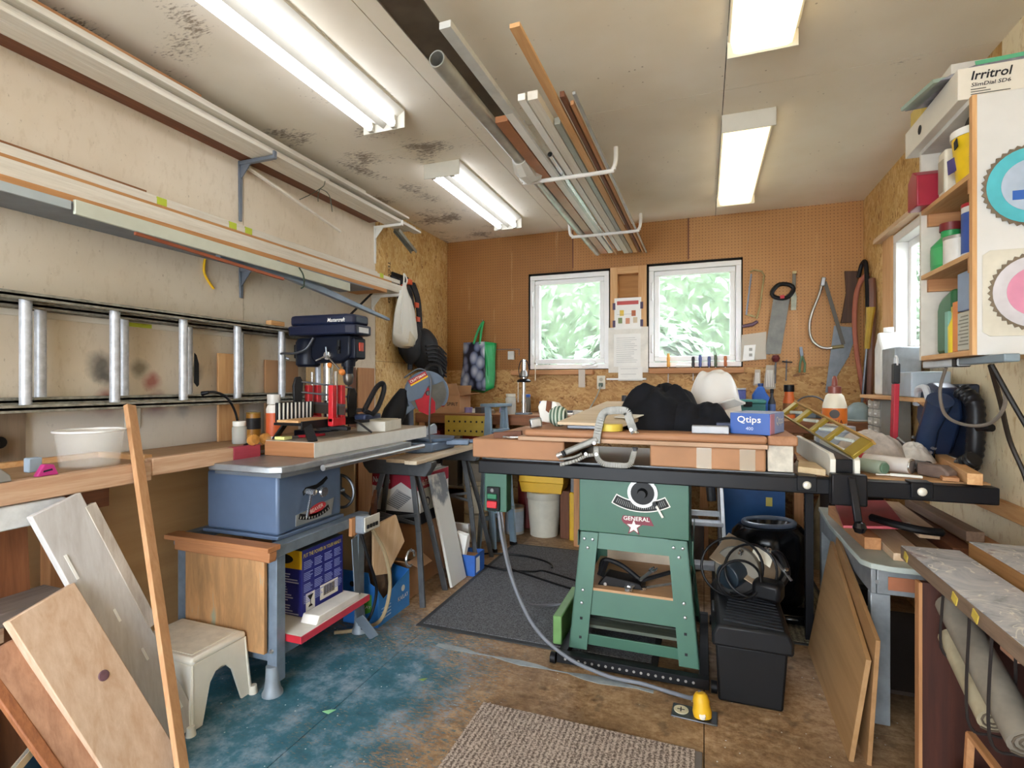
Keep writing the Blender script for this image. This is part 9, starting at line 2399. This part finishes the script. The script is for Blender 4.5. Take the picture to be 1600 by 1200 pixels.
f0, f1, f2, f3 = Vector((0.70, 1.86, 0.0)), Vector((0.70, 1.46, 0.0)), Vector((0.715, 1.46, 0.30)), Vector((0.715, 1.86, 0.30))
for a, b in ((f0, f3), (f3, f2), (f2, f1), (f1, f0)):
    build(MB().beam(a, b, 0.014, 0.018, (1, 0, 0)), 'frame_bar', FIR['Y'], t)

# ================================================================ CEILING RACK WITH PIPES AND BOARDS
def rack():
    W_ = mat('#dcd8d2', 0.4)
    for (y, lb) in ((2.69, 'white hook rail nearer the camera holding the overhead pipes'), (3.80, 'white hook rail by the back wall holding the overhead pipes')):
        t = thing('ceiling_hook', lb, 'hook rail', (-0.6, y, 2.40), 0, 'hook rails under the ceiling')
        z = 2.385
        build(MB().tube(spline([(-0.935, y, ZC - 0.002), (-0.935, y, 2.45), (-0.915, y, z + 0.008), (-0.87, y, z), (-0.47, y, z), (-0.435, y, z + 0.012), (-0.422, y, z + 0.05), (-0.420, y, z + 0.12)], 6), 0.011, 10), 'hook_bar', W_, t)
        build(MB().bx(-0.97, -0.90, y - 0.03, y + 0.03, ZC - 0.006, ZC - 0.0005), 'ceiling_plate', W_, t)
rack()
G9 = 'pipes and boards on the overhead rack'
ZR = 2.397
def long(name, label, cat, x, y0, y1, w_, th, material, z=ZR, x2=None, dz=0.0):
    x -= 0.055
    y1 += 0.42
    x2 = x2 - 0.055 if x2 is not None else x + 0.01
    return solo(MB().beam((x, y0, z + th / 2 + dz), (x if x2 is None else x2, y1, z + th / 2), w_, th), name, label, cat, material, G9, 0.001)
t = thing('metal_duct', 'wide dark sheet metal channel at the front of the overhead rack', 'duct', (-0.8, 1.6, 2.45))
build(MB().bx(-0.955, -0.825, 1.02, 2.35, 2.500, 2.504), 'flat', mat('#6a5f52', 0.35, 0.5, 0.3, 6), t)
build(MB().bx(-0.958, -0.955, 1.02, 2.35, 2.495, 2.56), 'lip', mat('#a39a8c', 0.35, 0.5), t)
build(MB().prism([(-0.825, 2.35), (-0.955, 2.35), (-0.86, 2.80), (-0.80, 3.9)], 0.004, (0, 0, 2.490), (1, 0, 0), (0, 1, 0)), 'tongue', mat('#5c4a3c', 0.4, 0.4), t)
def pipe(name, label, x, y0, y1, r, material, z=ZR, x2=None):
    x -= 0.055
    y1 += 0.42
    x2 = x2 - 0.055 if x2 is not None else x
    t = thing(name, label, 'pipe', (x, y0, z), 0, G9)
    a, b = Vector((x, y0, z + r)), Vector((x if x2 is None else x2, y1, z + r))
    d = (b - a).normalized()
    k = Vector((0, 0, 1)).rotation_difference(d).to_matrix()
    build(MB().lathe([(r, 0), (r, (b - a).length), (r * 0.86, (b - a).length), (r * 0.86, 0), (r, 0)], a, 20, d, False), 'pipe_wall', material, t)
    return t
pipe('steel_conduit', 'fat galvanised conduit on the near side of the overhead rack', -0.815, 1.62, 4.05, 0.030, mat('#b3b2aa', 0.28, 0.5, 0.2, 10), x2=-0.80)
long('aluminium_track', 'grooved aluminium track on the overhead rack', 'track', -0.695, 1.45, 3.4, 0.040, 0.022, mat('#c9c9c4', 0.4, 0.2), x2=-0.66)
long('copper_strip', 'copper coloured metal strip on the overhead rack', 'strip', -0.742, 2.05, 4.0, 0.055, 0.026, mat('#a9714c', 0.4, 0.3))
long('white_channel', 'long white channel beside the copper strip overhead', 'channel', -0.690, 2.0, 4.0, 0.036, 0.030, WHITE)
pipe('thin_conduit', 'thin chrome conduit lying in the middle of the overhead rack', -0.645, 2.45, 4.08, 0.014, CHROME)
long('white_strip', 'short white angle strip in the overhead rack', 'strip', -0.608, 1.92, 3.95, 0.030, 0.026, WHITE)
long('paint_batten', 'white batten with three grooves in the overhead rack', 'batten', -0.566, 1.93, 4.05, 0.042, 0.034, WHITEB['Y'])
long('grey_angle', 'grey metal angle in the overhead rack', 'angle', -0.527, 2.15, 4.05, 0.026, 0.030, mat('#9a9c94', 0.4, 0.3))
long('pine_strip', 'long pale pine strip reaching furthest forward overhead', 'strip', -0.492, 1.52, 4.05, 0.034, 0.014, PINE['Y'])
long('brown_strip', 'thin brown strip at the outer side of the overhead rack', 'strip', -0.455, 1.95, 4.05, 0.018, 0.022, DKWOOD['Y'])
long('brown_strip', 'second thin brown strip at the outer side overhead', 'strip', -0.432, 2.02, 4.1, 0.014, 0.018, FIR['Y'])
long('steel_rod', 'thin steel rod along the outer edge of the overhead rack', 'rod', -0.408, 1.95, 4.1, 0.012, 0.012, STEEL)
solo(MB().tube([(-0.868, 2.48, ZR + 0.03), (-0.868, 2.55, ZR + 0.01), (-0.86, 2.62, ZR), (-0.82, 2.665, ZR + 0.01)], [0.040, 0.055, 0.048, 0.028], 9), 'plastic_wrap', 'scrap of white plastic wrapped round the overhead conduit', 'wrap', clear('#dcd8ce', 0.3, 0.75), smooth=20)
